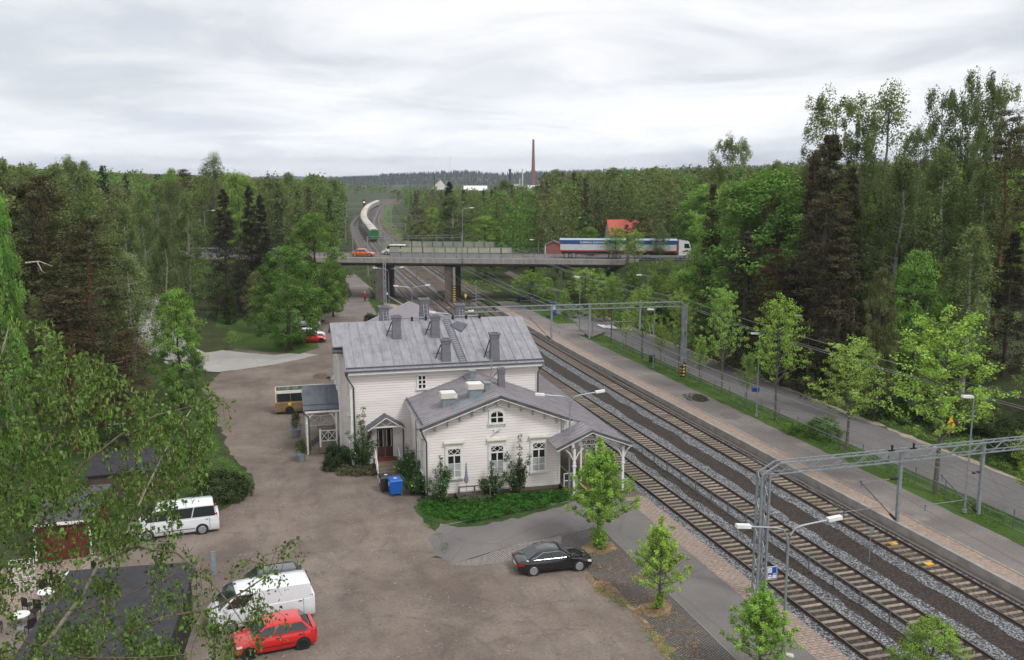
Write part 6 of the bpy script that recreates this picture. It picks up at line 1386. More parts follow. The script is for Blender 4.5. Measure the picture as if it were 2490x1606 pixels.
tufts('edge_weeds', [(10.6, 50.9), (11.2, 52.6), (10.4, 56.5), (10.9, 60), (11.4, 60), (11.3, 55.6), (10.9, 53)], 160, .08, 'juniper', 'weeds along the edge of the planting bed', .02, .07)
tufts('edge_weeds', [(17.6, 45), (18.5, 44), (18.9, 36), (18.2, 36), (17.9, 42)], 220, .06, 'maple_bright', 'weeds along the edge of the cobbles', .02, .06)

for c_, a_, b_, nm in ((C1, -6.5, -2.3, 'left of the tracks'), (C3, 2.2, 7.5, 'right of the tracks')):
    P_ = [(tx(c_, y) + a_, y) for y in range(172, 700, 30)] + [(tx(c_, y) + b_, y) for y in range(682, 160, -30)]
    tufts('track_weeds', P_, 2600, .5, 'maple_bright' if a_ > 0 else 'birch', 'green and brown weeds %s beyond the bridge' % nm, -.2, .4)

scatter('loose_stones', [(-8, 30), (18, 30), (17.5, 47), (10, 50.5), (10.5, 60), (8, 69), (3, 86), (-1, 70), (-2.5, 61), (-8, 56)], 2600, leaf_mat('grey_pebble', (.20, .17, .145), .0), .055, 'small loose stones scattered over the gravel yard', .02, 'stones', thr=.05)
tufts('edge_weeds', [(-6.5, 62.3), (-2.9, 63.0), (-1.0, 64.6), (.3, 67.6), (-.5, 70.8), (-2.0, 75.2), (-3.3, 84), (-4.0, 84), (-2.8, 75), (-1.2, 70.5), (-.6, 67.6), (-1.8, 65.4), (-3.2, 64.0), (-6.8, 63.2)], 420, .09, 'maple', 'ragged grass along the edge of the left lawn', .02, .09)
# ------------------------------------------------------------------ bridge
def proj(p):
    d = Vector(p) - Vector((0, 0, H)); w = d.dot(FWD); return CX + F_PX * d.dot(RGT) / w, CY - F_PX * d.dot(UPV) / w
def s_of(px, w, z=7.6):
    lo, hi = -160, 130
    for _ in range(50):
        m_ = (lo + hi) / 2
        if proj(bp(m_, w, z))[0] < px: lo = m_
        else: hi = m_
    return lo
TB = Matrix.Translation(BO) @ Matrix.Rotation(-BA, 4, 'Z')
BR = empty('road_bridge', BO, -BA, 'long concrete road bridge crossing the railway tracks', 'bridge')
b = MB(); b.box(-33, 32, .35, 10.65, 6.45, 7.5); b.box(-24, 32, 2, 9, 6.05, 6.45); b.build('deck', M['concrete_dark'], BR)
b = MB(); b.box(-35, 33, 0, .34, 6.75, 7.62); b.box(-35, 33, 10.66, 11, 6.75, 7.62); b.build('edge_beam', M['bridgeconc'], BR)
b = MB(); b.box(-26, 33, .05, .30, 7.622, 7.68); b.build('kerb_strip', M['concrete_pale'], BR)
def pier(s, ws, r, m, wd=.95):
    b = MB()
    for w in ws: b.box(s - wd / 2, s + wd / 2, w - r, w + r, -.6, 6.06)
    return b.build('pier', m, BR)
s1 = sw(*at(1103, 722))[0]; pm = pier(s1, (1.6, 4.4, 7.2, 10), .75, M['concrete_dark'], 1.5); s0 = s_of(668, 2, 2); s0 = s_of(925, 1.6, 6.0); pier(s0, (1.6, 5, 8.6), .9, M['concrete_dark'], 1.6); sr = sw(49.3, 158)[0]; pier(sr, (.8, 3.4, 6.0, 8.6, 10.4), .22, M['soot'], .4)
b = MB()
for k in range(6): b.box(s1 + .82, s1 + 1.22, .35, .78, .25 + k * .42, .25 + k * .42 + .21)
b.build('warning_band', M['yellow'], pm)
b = MB(); b.box(s1 + .80, s1 + 1.20, .37, .80, -.3, 6.05); b.build('corner_column', M['concrete'], pm)
b = MB()
for k in range(6): b.box(s1 + .815, s1 + 1.225, .345, .785, .46 + k * .42, .46 + k * .42 + .21)
b.build('warning_band', M['black'], pm)
def railing(w, s0, s1, parent, z=7.6, step=1.85):
    b = MB(); n = int((s1 - s0) / step)
    for zz in (z + 1.12, z + .78, z + .45): b.beam((s0, w, zz), (s1, w, zz), .05, .05)
    for k in range(n + 1): b.beam((s0 + k * step, w, z - .1), (s0 + k * step, w, z + 1.14), .07, .07)
    return b.build('railing', M['galv_dark'], parent)
sa, sb2 = s_of(948, .1), s_of(1247, .1); railing(.15, -35, sa, BR); railing(.15, sb2, 33, BR); railing(10.85, -26, s_of(928, 11), BR); railing(10.85, s_of(1204, 11), 33, BR)
n = int((sb2 - sa) / 1.85); b1, b2_, b3 = MB(), MB(), MB()
for k in range(n + 1):
    s = sa + k * (sb2 - sa) / n; b3.beam((s, .12, 7.5), (s, .12, 9.72), .07, .07)
    if k < n: b1.box(s + .05, s + 1.8, .14, .17, 7.62, 8.58); b2_.box(s + .05, s + 1.8, .14, .17, 8.66, 9.62)
for zz in (8.62, 9.66): b3.beam((sa, .12, zz), (sb2, .12, zz), .06, .06)
b1.build('lower_screen', M['noise_grey'], BR); b2_.build('upper_screen', M['noise_cream'], BR); b3.build('screen_posts', M['galv_dark'], BR)
qa, qb = s_of(928, 10.9), s_of(1204, 10.9); b1, b3 = MB(), MB(); n = int((qb - qa) / 1.85)
for k in range(n + 1):
    s = qa + k * (qb - qa) / n; b3.beam((s, 10.88, 7.5), (s, 10.88, 9.9), .07, .07)
    if k < n: b1.box(s + .05, s + 1.8, 10.84, 10.87, 7.62, 9.85)
b1.build('rear_screen', M['noise_green'], BR); b3.build('screen_posts', M['galv_dark'], BR)
b = MB(); b.box(-200, 150, .9, 10.1, 7.55, 7.61); tag(b.build('bridge_road', M['street']), 'grey carriageway running over the bridge', 'road', kind='structure').matrix_world = TB
b = MB()
for k in range(70): b.box(-190 + k * 5, -188 + k * 5, 5.45, 5.55, 7.614, 7.618)
tag(b.build('road_marking', M['white']), 'white dashed centre line on the bridge road', 'marking', kind='structure').matrix_world = TB
b = MB()
for w, a, c in ((.5, -110, -35), (10.5, -110, -35), (.5, 33, 120), (10.5, 33, 120)):
    b.beam((a, w, 8.3), (c, w, 8.3), .08, .3)
    for k in range(int((c - a) / 3)): b.beam((a + k * 3, w, 7.3), (a + k * 3, w, 8.35), .1, .1)
gr_ = tag(b.build('guard_rail', M['galv']), 'galvanised guard rail lining the approaches of the bridge road', 'guard rail'); gr_.matrix_world = TB
b = MB(); b.box(-62, -35, -.6, -.1, 6.4, 7.7); o = tag(b.build('retaining_wall', M['concrete_pale']), 'pale concrete edge of the left bridge approach seen between the birches', 'retaining wall'); o.matrix_world = TB
# ------------------------------------------------------------------ street lamps
def head(b, p, dirx, L=.62, diry=0):
    x, y, z = p; d = Vector((dirx, diry, .06)).normalized(); q = Vector(p) + d * L
    b.beam(p, q, .26, .14)
def dbl_lamp():
    root = empty('double_street_lamp'); b = MB(); b.tube([(0, 0, 0), (0, 0, 1.2)], .085, 8); b.tube([(0, 0, 1.2), (0, 0, 6.45)], .065, 8, .05); b.cyl((0, 0, 0), (0, 0, .06), .22, n=10)
    b.build('pole', M['galv'], root, True)
    for s in (-1, 1):
        b = MB(); b.tube([(s * .03, 0, 6.35), (s * .08, 0, 6.7), (s * .28, 0, 7.0), (s * .6, 0, 7.12), (s * 1.9, 0, 7.28)], .042, 6); a = b.build('arm', M['galv'], root, True)
        b = MB(); b.beam((s * 1.85, 0, 7.29), (s * 2.5, 0, 7.36), .26, .15); b.build('lamp_head', M['white'], a)
    return root
dl = dbl_lamp(); tag(dl, None, 'street lamp', 'double armed platform lamps')
DL = [((22.41, 33.75), 'double armed street lamp nearest to the camera beside the catenary mast'), ((21.45, 59.4), 'double armed street lamp standing in front of the canopy gable'), ((22.0, 99.8), 'double armed lamp rising behind the station roof, between the rear chimneys'),
      ((22.08, 125.3), 'double armed lamp on the platform left of the tall rear chimney'), ((22.8, 151.0), 'double armed lamp by the catenary mast before the bridge'), ((23.2, 169), 'double armed lamp seen against the bridge deck')]
for (x, y), lb in DL: place(dl, USED, (x, y, 0), R(-4), lb)
b = MB(); b.lathe([(.06, 0), (.09, .1), (.13, .35), (.10, .42)], 10); lq = b.build('loudspeaker', M['hood'], None, True); lq.location = (22.55, 33.75, 1.1); lq.rotation_euler = (0, R(115), 0); tag(lq, 'cream horn loudspeaker on the nearest lamp pole', 'loudspeaker')
def single(h, arm, m='galv', curved=True):
    root = empty('street_lamp'); b = MB(); b.tube([(0, 0, 0), (0, 0, h)], .07, 8, .045); b.cyl((0, 0, 0), (0, 0, .25), .16, n=8); b.build('pole', M[m], root, True)
    b = MB(); b.tube([(0, 0, h), (-.08 * arm, 0, h + .12 * arm), (-.3 * arm, 0, h + .25 * arm), (-.9 * arm, 0, h + .3 * arm)] if curved else [(0, 0, h - .02), (-.25, 0, h)], .035, 6); a = b.build('arm', M['galv'], root, True)
    b = MB(); x0 = -.85 * arm if curved else -.1; z0 = h + .3 * arm if curved else h + .02; b.beam((x0, 0, z0), (x0 - .72, 0, z0 + .04), .28, .16); b.build('lamp_head', M['white'], a)
    return root
la = tag(single(7.8, 0, curved=False), None, 'street lamp', 'platform lamps along the street fence')
for px, py, yt, lb in ((2345, 1246, 967, 'single headed lamp pole at the right by the near portal'), (1839, 1013, 812, 'single headed lamp pole with a blue sign box on the far platform'), (1588, 895, 753, 'thin lamp pole left of the second portal mast'), (1409, 805, 674, 'single headed lamp pole by the zebra crossing')):
    x, y = at(px, py, .3); xx, z = atY(px, yt, y); o = place(la, USED, (x, y, .28), R(-10), lb); o.scale = (1, 1, (z - .3) / 7.8)
lc = single(7.3, 1.3, 'galv'); x, y = at(1961, 940, .3); tag(lc, 'curved lamp on a brown wooden pole by the street bank', 'street lamp'); lc.location = (x, y, .2); lc.children[0].data.materials[0] = M['greytrunk']
ld2 = single(7.2, 1.2); x, z = atY(1576, 668, 120); tag(ld2, 'curved pale lamp among the young trees below the lorry', 'street lamp'); ld2.location = (x, 120, z - 7.6)
lt = tag(single(9.4, 1.6), 'tall curved lamp standing on the bridge deck', 'street lamp'); p = bp(s_of(1125, -.1), -.1, 7.2); x, z = atY(1125, 506, p.y); lt.location = (p.x, p.y, 7.0); lt.rotation_euler = (0, 0, math.pi); lt.scale = (1, 1, (z - 7.0) / 9.9)
lt = tag(single(9.4, 1.6), 'tall curved lamp on the left bridge road before the dark spruces', 'street lamp'); p = bp(s_of(503, 0), -.2, 7.2); x, z = atY(503, 512, p.y); lt.location = (p.x, p.y, 7.3); lt.rotation_euler = (0, 0, math.pi); lt.scale = (1, 1, (z - 7.3) / 9.9)
lt = tag(single(9.4, 1.6), 'small curved lamp at the left end of the bridge road', 'street lamp'); p = bp(s_of(221, 0), -.2, 4); x, z = atY(221, 592, p.y); lt.location = (p.x, p.y, z - 9.9); lt.rotation_euler = (0, 0, math.pi)
lt = tag(single(6.4, 1.3, 'galv'), 'lamp on a wooden pole beyond the bridge near the red shed', 'street lamp'); p = bp(s_of(1310, 16), 16, 5); x, z = atY(1308, 583, p.y); lt.location = (p.x, p.y, z - 6.8); lt.children[0].data.materials[0] = M['greytrunk']
# ------------------------------------------------------------------ catenary portals
def lattice(b, p0, p1, w, up, chord=.05, brace=.025, bay=.55, up2=None, h=None):
    p0, p1 = Vector(p0), Vector(p1); d = (p1 - p0); L = d.length; d.normalize(); u = Vector(up).normalized(); s = d.cross(u).normalized(); h = h or w
    cs = [(a * w / 2, c * h / 2) for a, c in ((-1, -1), (1, -1), (1, 1), (-1, 1))]; n = max(2, int(L / bay))
    for a, c in cs: b.beam(p0 + s * a + u * c, p1 + s * a + u * c, chord, chord)
    for k in range(n):
        t0, t1 = L * k / n, L * (k + 1) / n
        for i in range(4):
            a, c = cs[i], cs[(i + 1) % 4]
            if k % 2: a, c = c, a
            b.beam(p0 + d * t0 + s * a[0] + u * a[1], p0 + d * t1 + s * c[0] + u * c[1], brace, brace)
    return b
P1 = empty('catenary_portal', (25.65, 41.15, 0), 0, 'large galvanised lattice portal over the tracks nearest to the camera', 'catenary portal')
b = MB(); lattice(b, (0, 0, 0), (0, 0, 6.95), .46, (0, 1, 0), .10, .035, .7); b.build('mast', M['galv'], P1)
b = MB(); b.box(-.4, .4, -.4, .4, -.05, .12); b.build('footing', M['concrete_pale'], P1)
b = MB(); lattice(b, (.75, 0, 7.15), (36, 0, 7.25), .46, (0, 0, 1), .06, .025, .75, h=.58)
for s in (-.23, .23): b.beam((-.22, s, 6.9), (.75, s, 7.42), .07, .07); b.beam((.22, s, 6.9), (.75, s, 6.86), .06, .06); b.beam((-.22, s, 6.95), (.24, s, 6.95), .06, .06)
b.build('beam', M['galv'], P1)
b = MB(); lattice(b, (35.6, 0, 0), (35.6, 0, 7.2), .46, (0, 1, 0), .10, .035, .7); b.build('mast', M['galv'], P1)
def drop(P, x, zt, zb, arm=2.2):
    b = MB(); b.beam((x, 0, zb), (x, 0, zt), .17, .17); dp = b.build('drop_post', M['galv'], P)
    b = MB(); b.cyl((x - arm, 0, zb + 2.45), (x - .5, 0, zb + 2.5), .022, n=5); b.cyl((x - arm - .1, 0, zb + 2.6), (x - .35, 0, zb + .35), .035, n=5); b.cyl((x - arm - 1.3, 0, zb + .9), (x - .9, 0, zb + .95), .025, n=5); b.beam((x - arm, -.05, zb + 2.2), (x - arm, -.05, zb + 2.6), .03, .03); b.beam((x - arm - 1.0, -.05, zb + .6), (x - arm - 1.0, -.05, zb + .95), .04, .04); b.build('cantilever_arm', M['galv_dark'], dp)
    b = MB(); b.cyl((x - .62, 0, zb + 2.5), (x - .18, 0, zb + 2.5), .075, n=8); b.cyl((x - .5, 0, zb + .5), (x - .15, 0, zb + .15), .07, n=8); b.build('insulator', M['soot'], dp)
drop(P1, 34.14 - 25.65, 7.4, 3.35, 2.5); drop(P1, 39.62 - 25.65, 7.4, 3.2, 2.7)
b = MB()
for x in (33.5 - 25.65, 34.9 - 25.65): b.cyl((x, 0, 7.5), (x, 0, 7.78), .06, n=8); b.box(x - .2, x + .2, -.05, .05, 7.42, 7.5)
b.build('insulator', M['soot'], P1)
# blue sign on the mast
sg2 = empty('mast_sign', (26.2, 40.85, 0), 0, 'blue and white passenger information sign fixed to the nearest portal mast', 'sign')
b = MB(); b.box(-.28, .32, -.02, .0, 1.08, 1.80); sp_ = b.build('panel', M['white'], sg2); b = MB(); b.box(-.25, .29, -.028, -.02, 1.11, 1.77); b.build('panel_face', M['signblue'], sp_)
b = MB(); b.box(-.23, .0, -.034, -.028, 1.47, 1.74); b.lathe([(.001, 0), (.12, 0), (.12, .004)], 14, (0, 0, 0)) if 0 else None
b.add([(.04, -.034, 1.15), (.26, -.034, 1.15), (.26, -.034, 1.34), (.22, -.034, 1.42), (.08, -.034, 1.42), (.04, -.034, 1.34)], [tuple(range(6))]); b.box(-.23, 0, -.034, -.028, 1.15, 1.25); b.add([(-.22, -.034, 1.28), (-.01, -.034, 1.28), (-.05, -.034, 1.36), (-.18, -.034, 1.36)], [(0, 1, 2, 3)]); b.build('pictogram', M['white'], sp_)
b = MB(); b.beam((-.17, -.038, 1.52), (-.09, -.038, 1.66), .01, .035, (0, 1, 0)); b.beam((-.08, -.038, 1.66), (-.12, -.038, 1.70), .01, .03, (0, 1, 0)); b.box(.05, .25, -.04, -.035, 1.34, 1.37); b.build('pictogram_mark', M['soot'], sp_)
P2 = empty('catenary_portal', (46.2, 91.4, .1), 0, 'second lattice portal with its right mast on the grass strip', 'catenary portal')
b = MB(); lattice(b, (0, 0, 0), (0, 0, 8.0), .36, (0, 1, 0), .11, .04, .8); b.build('mast', M['galv'], P2)
b = MB()
for k in range(5): b.box(-.24, .24, -.24, .24, .1 + k * .36, .28 + k * .36)
b.build('warning_band', M['black'], P2)
b = MB()
for k in range(4): b.box(-.235, .235, -.235, .235, .28 + k * .36, .46 + k * .36)
b.build('warning_band', M['yellow'], P2)
b = MB(); lattice(b, (-.55, 0, 8.28), (-25.2, 0, 8.6), .36, (0, 0, 1), .05, .022, .9, h=.5); b.beam((-.55, .18, 8.52), (.2, .18, 8.0), .06, .06); b.beam((-.55, -.18, 8.52), (.2, -.18, 8.0), .06, .06); b.beam((0, 0, 8.0), (-.55, 0, 8.05), .06, .06); b.build('beam', M['galv'], P2)
b = MB(); lattice(b, (-25.2, 0, 0), (-25.2, 0, 8.5), .36, (0, 1, 0), .1, .04, .8); b.build('mast', M['galv'], P2)
for x in (30.85, 35.1, 40.9): drop(P2, x - 46.2, 8.75, 5.1 + (.7 if x > 40 else 0) - .1, 2.4)
b = MB(); b.beam((-4.6, -1.4, 5.2), (-4.0, .6, 6.2), .03, .03); b.beam((-4.3, -1.6, 5.0), (-3.6, .5, 6.1), .03, .03); b.build('pull_off_arm', M['galv'], P2)
def portal(y, x0, x1, z, lb, drops=(), one=False):
    P = empty('catenary_portal', (x0, y, ground_h(x0, y)), 0, lb, 'catenary portal', 'catenary portals beyond the station'); h = z - P.location.z; b = MB(); b.beam((0, 0, 0), (0, 0, h), .26, .26); b.build('mast', M['galv'], P)
    b = MB(); b.beam((x1 - x0, 0, 0), (x1 - x0, 0, h), .26, .26); b.build('mast', M['galv'], P)
    b = MB()
    for zz in (h, h - .55): b.beam((0, 0, zz), (x1 - x0, 0, zz), .07, .07)
    for k in range(int((x1 - x0) / 1.2)): b.beam((k * 1.2, 0, h), (k * 1.2 + .6, 0, h - .55), .03, .03)
    b.build('beam', M['galv'], P)
    for x in drops: b = MB(); b.beam((x - x0, 0, h - 2.8), (x - x0, 0, h + .2), .12, .12); b.beam((x - x0 - 2.2, 0, h - 1.4), (x - x0, 0, h - 1.4), .05, .05); b.beam((x - x0 - 2.2, 0, h - 1.3), (x - x0, 0, h - 2.6), .05, .05); b.build('drop_post', M['galv'], P)
m5 = empty('catenary_mast', (22.1, 150.8, 0), 0, 'thick steel mast with a yellow marked foot behind the left rear chimney', 'catenary mast')
b = MB(); lattice(b, (0, 0, 0), (0, 0, 8.6), .34, (0, 1, 0), .14, .08, .9); b.build('post', M['galv'], m5); b = MB(); b.box(-.2, .3, -.2, .2, .9, 1.5); b.build('foot_marking', M['yellow'], m5); b = MB(); b.beam((.3, 0, 6.2), (1.5, 0, 8.0), .2, .2); b.build('insulator', M['soot'], m5)
portal(208, tx(C1, 208) - 5, tx(C3, 208) + 5, 8.7, 'lattice portal just beyond the bridge', (36.0, 42.5)); portal(262, tx(C1, 262) - 5, tx(C3, 262) + 5, 8.6, 'second portal beyond the bridge with a green board', (40,)); portal(318, tx(C1, 318) - 5, tx(C3, 318) + 5, 8.4, 'third portal beyond the bridge at the curve', ()); portal(392, tx(C1, 392) - 5, tx(C3, 392) + 5, 8.4, 'fourth portal over the curve beside the train', ()); portal(470, tx(C1, 470) - 5, tx(C3, 470) + 5, 8.4, 'fifth distant portal over the curving tracks', ())
for px, py, yt, lb in ((1014, 676, 625, 'thin rusty pole between the tracks beyond the bridge'), (1080, 673, 625, 'thin grey pole right of the brown field beyond the bridge'), (932, 590, 547, 'slim pole left of the train'), (960, 590, 470, 'slim grey mast on the railway slope')):
    x, y = at(px, py, -.3); xx, z = atY(px, yt, y); q = MB(); q.beam((0, 0, 0), (0, 0, z + .3), .13, .13); q.beam((-.1, 0, (z + .3) * .82), (.5, 0, (z + .3) * .82), .06, .06); o = tag(q.build('signal_post', M['galv_dark']), lb, 'pole'); o.location = (x, y, -.35)
# overhead wires
def wire(pts, lb, r=.02):
    b = MB(); b.tube(pts, r, 4); return tag(b.build('overhead_wire', M['wire']), lb, 'wire', 'overhead wires along the tracks')
ysw = [14, 41.15, 91.4, 150.8, 208, 262, 318, 392, 470]
def cat(c, dx, z, sag, lb, y0=14, y1=470):
    pts = []
    for a, b_ in zip(ysw, ysw[1:]):
        if a < y0 or b_ > y1: continue
        for k in range(8):
            t = k / 8; y = a + (b_ - a) * t; pts.append(((tx(c, y) if c else 0) + dx, y, z - sag * 4 * t * (1 - t)))
    wire(pts, lb, .02 if (c and z < 7) else .026)
for c, nm in ((C1, 'nearest'), (C2, 'middle'), (C3, 'far')): cat(c, 0, 4.9, .05, 'contact wire above the %s track' % nm); cat(c, 0, 6.1, .75, 'sagging messenger wire above the %s track' % nm)
cat(None, 33.5, 7.8, .5, 'feeder wire on the portal insulators, left one', 14, 151); cat(None, 34.9, 7.8, .5, 'feeder wire on the portal insulators, right one', 14, 151)
cat(C3, 8.5, 8.0, .35, 'upper wire over the street lindens, left one', 14, 262); cat(C3, 9.0, 8.0, .35, 'upper wire over the street lindens, right one', 14, 262); cat(C3, 9.0, 8.6, .3, 'topmost wire over the street lindens', 14, 262)
# ------------------------------------------------------------------ vehicles
def wheel_parts(root, x, y, r, side, rim, w=.21):
    T = Matrix.Translation((x, y, r)) @ Matrix.Rotation(R(90) * side, 4, 'X')
    b = MB(T); b.lathe([(r * .62, -.09), (r * .95, -.10), (r, -.05), (r, .06), (r * .95, .10), (r * .62, .09)], 20); w_ = b.build('wheel', M['tyre'], root, True)
    b = MB(T); b.lathe([(.02, -.102), (r * .12, -.105), (r * .14, -.098)], 10)
    for k in range(9):
        a = k * 2 * math.pi / 9; b.beam((r * .1 * math.cos(a), r * .1 * math.sin(a), -.10), (r * .64 * math.cos(a), r * .64 * math.sin(a), -.104), .05, .02)
    b.lathe([(r * .60, -.10), (r * .68, -.108), (r * .72, -.10)], 20); b.build('rim', rim, w_)
def loft(b, secs):
    n = len(secs[0]); vs = [p for s in secs for p in s]
    fs = [(k * n + i, k * n + (i + 1) % n, (k + 1) * n + (i + 1) % n, (k + 1) * n + i) for k in range(len(secs) - 1) for i in range(n)]
    fs += [tuple(range(n)), tuple((len(secs) - 1) * n + i for i in range(n))]; b.add(vs, fs)
def car(name, lb, paint, L=4.5, W=1.78, zb=.20, belt=.92, hood=.80, tail=.90, roof=1.38, x1=.95, x2=.28, x3=-.95, x4=-1.72, wb=2.7, r=.32, rim='rim', kind='car', chrome=False, vans=False, nose=.62, pill=3, darkwin=True, group=None):
    """x forward; x1 windscreen base, x2 roof front, x3 roof rear, x4 rear glass base"""
    root = empty(name, (0, 0, 0), 0, lb, kind, group); h = L / 2; w = W / 2
    def sec(x, wf, z0, zt):
        k = w * wf; zm = z0 + (zt - z0) * .55; half = [(k * .90, z0), (k * .99, z0 + .12), (k, zm), (k * .975, zt - .10), (k * .90, zt - .02), (k * .60, zt + .02)]
        return [(x, y, z) for y, z in half] + [(x, -y, z) for y, z in reversed(half)]
    st = [(h, .74, zb + .10, nose - .08), (h - .06, .84, zb + .03, nose), (h - .28, .94, zb, hood - .10), (h - .7, .985, zb, hood - .02), (x1 + .12, 1, zb, hood + .03), (x1 - .1, 1, zb, belt), ((x1 + x4) / 2, 1, zb, belt), (x4 + .05, 1, zb, belt), (x4 - .12, .99, zb, tail + .03), (-h + .22, .95, zb + .02, tail), (-h + .05, .86, zb + .08, tail - .10), (-h, .80, zb + .14, tail - .22)]
    b = MB(); loft(b, [sec(*s) for s in st]); body = b.build('body', paint, root, True)
    # cabin shell
    wt = w * (.93 if vans else .80); wb_ = w * .955
    xs_ = [(x1, belt - .03, .0), (x2 + (x1 - x2) * .1, belt + (roof - belt) * .93, .0), (x2 - .1, roof - .01, 1), ((x2 + x3) / 2, roof + .025, 1), (x3 + .1, roof - .01, 1), (x3 + (x4 - x3) * .12, belt + (roof - belt) * .92, 0), (x4, belt - .03, 0)]
    def csec(x, z):
        t = (z - belt + .03) / (roof - belt + .03); k = wb_ + (wt - wb_) * t
        half = [(wb_, belt - .06), (wb_ + (wt - wb_) * t * .5, belt + (z - belt) * .5), (k + .0, z - .05), (k * .90, z - .005), (k * .4, z + .012)]
        return [(x, y, zz) for y, zz in half] + [(x, -y, zz) for y, zz in reversed(half)]
    b = MB(); loft(b, [csec(x, max(z, belt + .0)) for x, z, _ in xs_]); cab = b.build('cabin', paint, root, True)
    def side_y(z): t = (z - belt) / (roof - belt); return wb_ + (wt - wb_) * t
    zr = roof - .10; zb2 = belt + .035
    for s in (-1, 1):
        gb = MB()
        def P(x, z): return (x, s * (side_y(z) + .014), z)
        xf0, xf1 = x1 - .16, x2 + (x1 - x2) * .16; xr0, xr1 = x4 + (.22 if not vans else .10), x3 + (x4 - x3) * .12
        cuts = [xf0 + (xr0 - xf0) * k / pill for k in range(pill + 1)]; cutt = [xf1 + (xr1 - xf1) * k / pill for k in range(pill + 1)]
        for k in range(pill):
            g_ = .03; 
            if vans == 'panel' and k > 0: continue
            a0, a1 = cuts[k] - (g_ if k else 0), cuts[k + 1] + (g_ if k < pill - 1 else 0); t0, t1 = cutt[k] - (g_ if k else 0), cutt[k + 1] + (g_ if k < pill - 1 else 0)
            gb.add([P(a0, zb2), P(a1, zb2), P(t1, zr), P(t0, zr)], [(0, 1, 2, 3)])
        gl = gb.build('side_window', M['carglass'], root)
    if chrome:
        c_ = MB()
        for s in (-1, 1):
            P = lambda x, z: (x, s * (side_y(z) + .02), z); pts = [P(x1 - .14, zb2 - .01), P(x2 + (x1 - x2) * .3, zr - .08), P(x2 - .1, zr + .02), P(x3 + .1, zr + .015), P(x4 + .42, zr - .22), P(x4 + .2, zb2 + .06), P(x4 + .3, zb2 - .015), P(x1 - .14, zb2 - .01)]; c_.tube(pts, .013, 5)
        c_.build('window_trim', M['chrome'], gl)
    def fr(xa, za, xb, zb_, o):
        ya, yb = side_y(za) * .88, side_y(zb_) * .86; d = Vector((xb - xa, 0, zb_ - za)).normalized(); nrm = Vector((-d.z, 0, d.x)); nrm = nrm if (nrm.z > 0) else -nrm; k = nrm * o
        return [(xa + k.x, -ya, za + k.z), (xa + k.x, ya, za + k.z), (xb + k.x, yb, zb_ + k.z), (xb + k.x, -yb, zb_ + k.z)]
    b = MB(); b.add(fr(x1 - .05, belt + .03, x2 + (x1 - x2) * .13, belt + (roof - belt) * .90, .02), [(0, 1, 2, 3)]); b.build('windscreen', M['carglass'], root)
    if vans != 'panel': b = MB(); b.add(fr(x4 + .03, belt + .03, x3 + (x4 - x3) * .15, belt + (roof - belt) * .88, .02), [(0, 1, 2, 3)]); b.build('rear_window', M['carglass'], root)
    for sx in (wb / 2 + .02, -wb / 2 + .02):
        for s in (-1, 1):
            ab = MB(Matrix.Translation((sx, s * (w + .004), r)) @ Matrix.Rotation(R(90), 4, 'X')); ab.cyl((0, 0, -.012), (0, 0, .012), r + .055, n=22); ab.build('wheel_arch', M['soot'], root)
            wheel_parts(root, sx, s * (w - .075), r, s, M[rim])
    for s in (-1, 1):
        b = MB(); zt_ = tail - .14; z1_ = .52 if not vans else .95
        if vans: b.box(-h + .02, -h + .16, s * w * .90 - .05, s * w * .90 + .05, .85, 1.30)
        else: b.add([(-h + .0, s * w * .50, zt_ + .02), (-h + .0, s * w * .50, zt_ - .16), (-h + .03, s * w * .86, zt_ - .17), (-h + .03, s * w * .86, zt_ + .0)], [(0, 1, 2, 3)]); b.add([(-h + .04, s * (w * .93 + .012), zt_), (-h + .04, s * (w * .93 + .012), zt_ - .17), (-h + .34, s * (w * .975 + .012), zt_ - .13), (-h + .30, s * (w * .975 + .012), zt_ - .01)], [(0, 1, 2, 3)])
        b.build('tail_lamp', M['lampred'], root)
        b = MB(); zn = nose - .03; b.add([(h - .02, s * w * .52, zn - .02), (h - .02, s * w * .55, zn - .14), (h - .10, s * w * .88, zn - .12), (h - .12, s * w * .86, zn + .01)], [(0, 1, 2, 3)]); b.add([(h - .10, s * (w * .88 + .01), zn - .12), (h - .12, s * (w * .87 + .01), zn + .03), (h - .36, s * (w * .96 + .01), zn + .05), (h - .34, s * (w * .96 + .01), zn - .06)], [(0, 1, 2, 3)]); b.build('headlight', M['lampwhite'], root)
        b = MB(); b.box(x1 - .32, x1 - .20, s * (w + .02) - .09 * (s < 0), s * (w + .02) + .09 * (s > 0), belt - .0, belt + .13); b.build('wing_mirror', paint, root)
    for s in (-1, 1):
        b = MB(); dx_ = [x1 - .28, (x1 + x4) / 2 + .1] + ([x4 + .45] if pill > 2 else [])
        for xd in dx_: b.box(xd - .008, xd + .008, s * (w + .001) - .004, s * (w + .001) + .004, .34, belt - .03)
        for xd in dx_[1:]: b.box(xd + .08, xd + .24, s * (w + .012) - .01, s * (w + .012) + .01, belt - .16, belt - .13)
        b.build('door_gap', M['soot'], root)
    b = MB(); b.box(-h - .012, -h + .02, -.26, .26, .50 if not vans else .62, .61 if not vans else .73); b.build('number_plate', M['white'], root)
    for s in (-1, 1): b = MB(); b.beam((-wb / 2 + r + .12, s * (w + .006), .46), (wb / 2 - r - .1, s * (w + .006), .46), .02, .03); b.build('side_trim', M['soot'], root)
    return root
def put(o, x, y, a, z=0): o.location = (x, y, z); o.rotation_euler = (0, 0, R(a)); return o
c = car('parked_car', 'glossy black coupe with bright window trim parked by the cobbles', M['black_paint'], 4.45, 1.76, belt=.90, hood=.80, tail=.92, roof=1.36, x1=.95, x2=.25, x3=-.85, x4=-1.62, chrome=True, pill=2); put(c, 16.28, 47.85, -2.0)
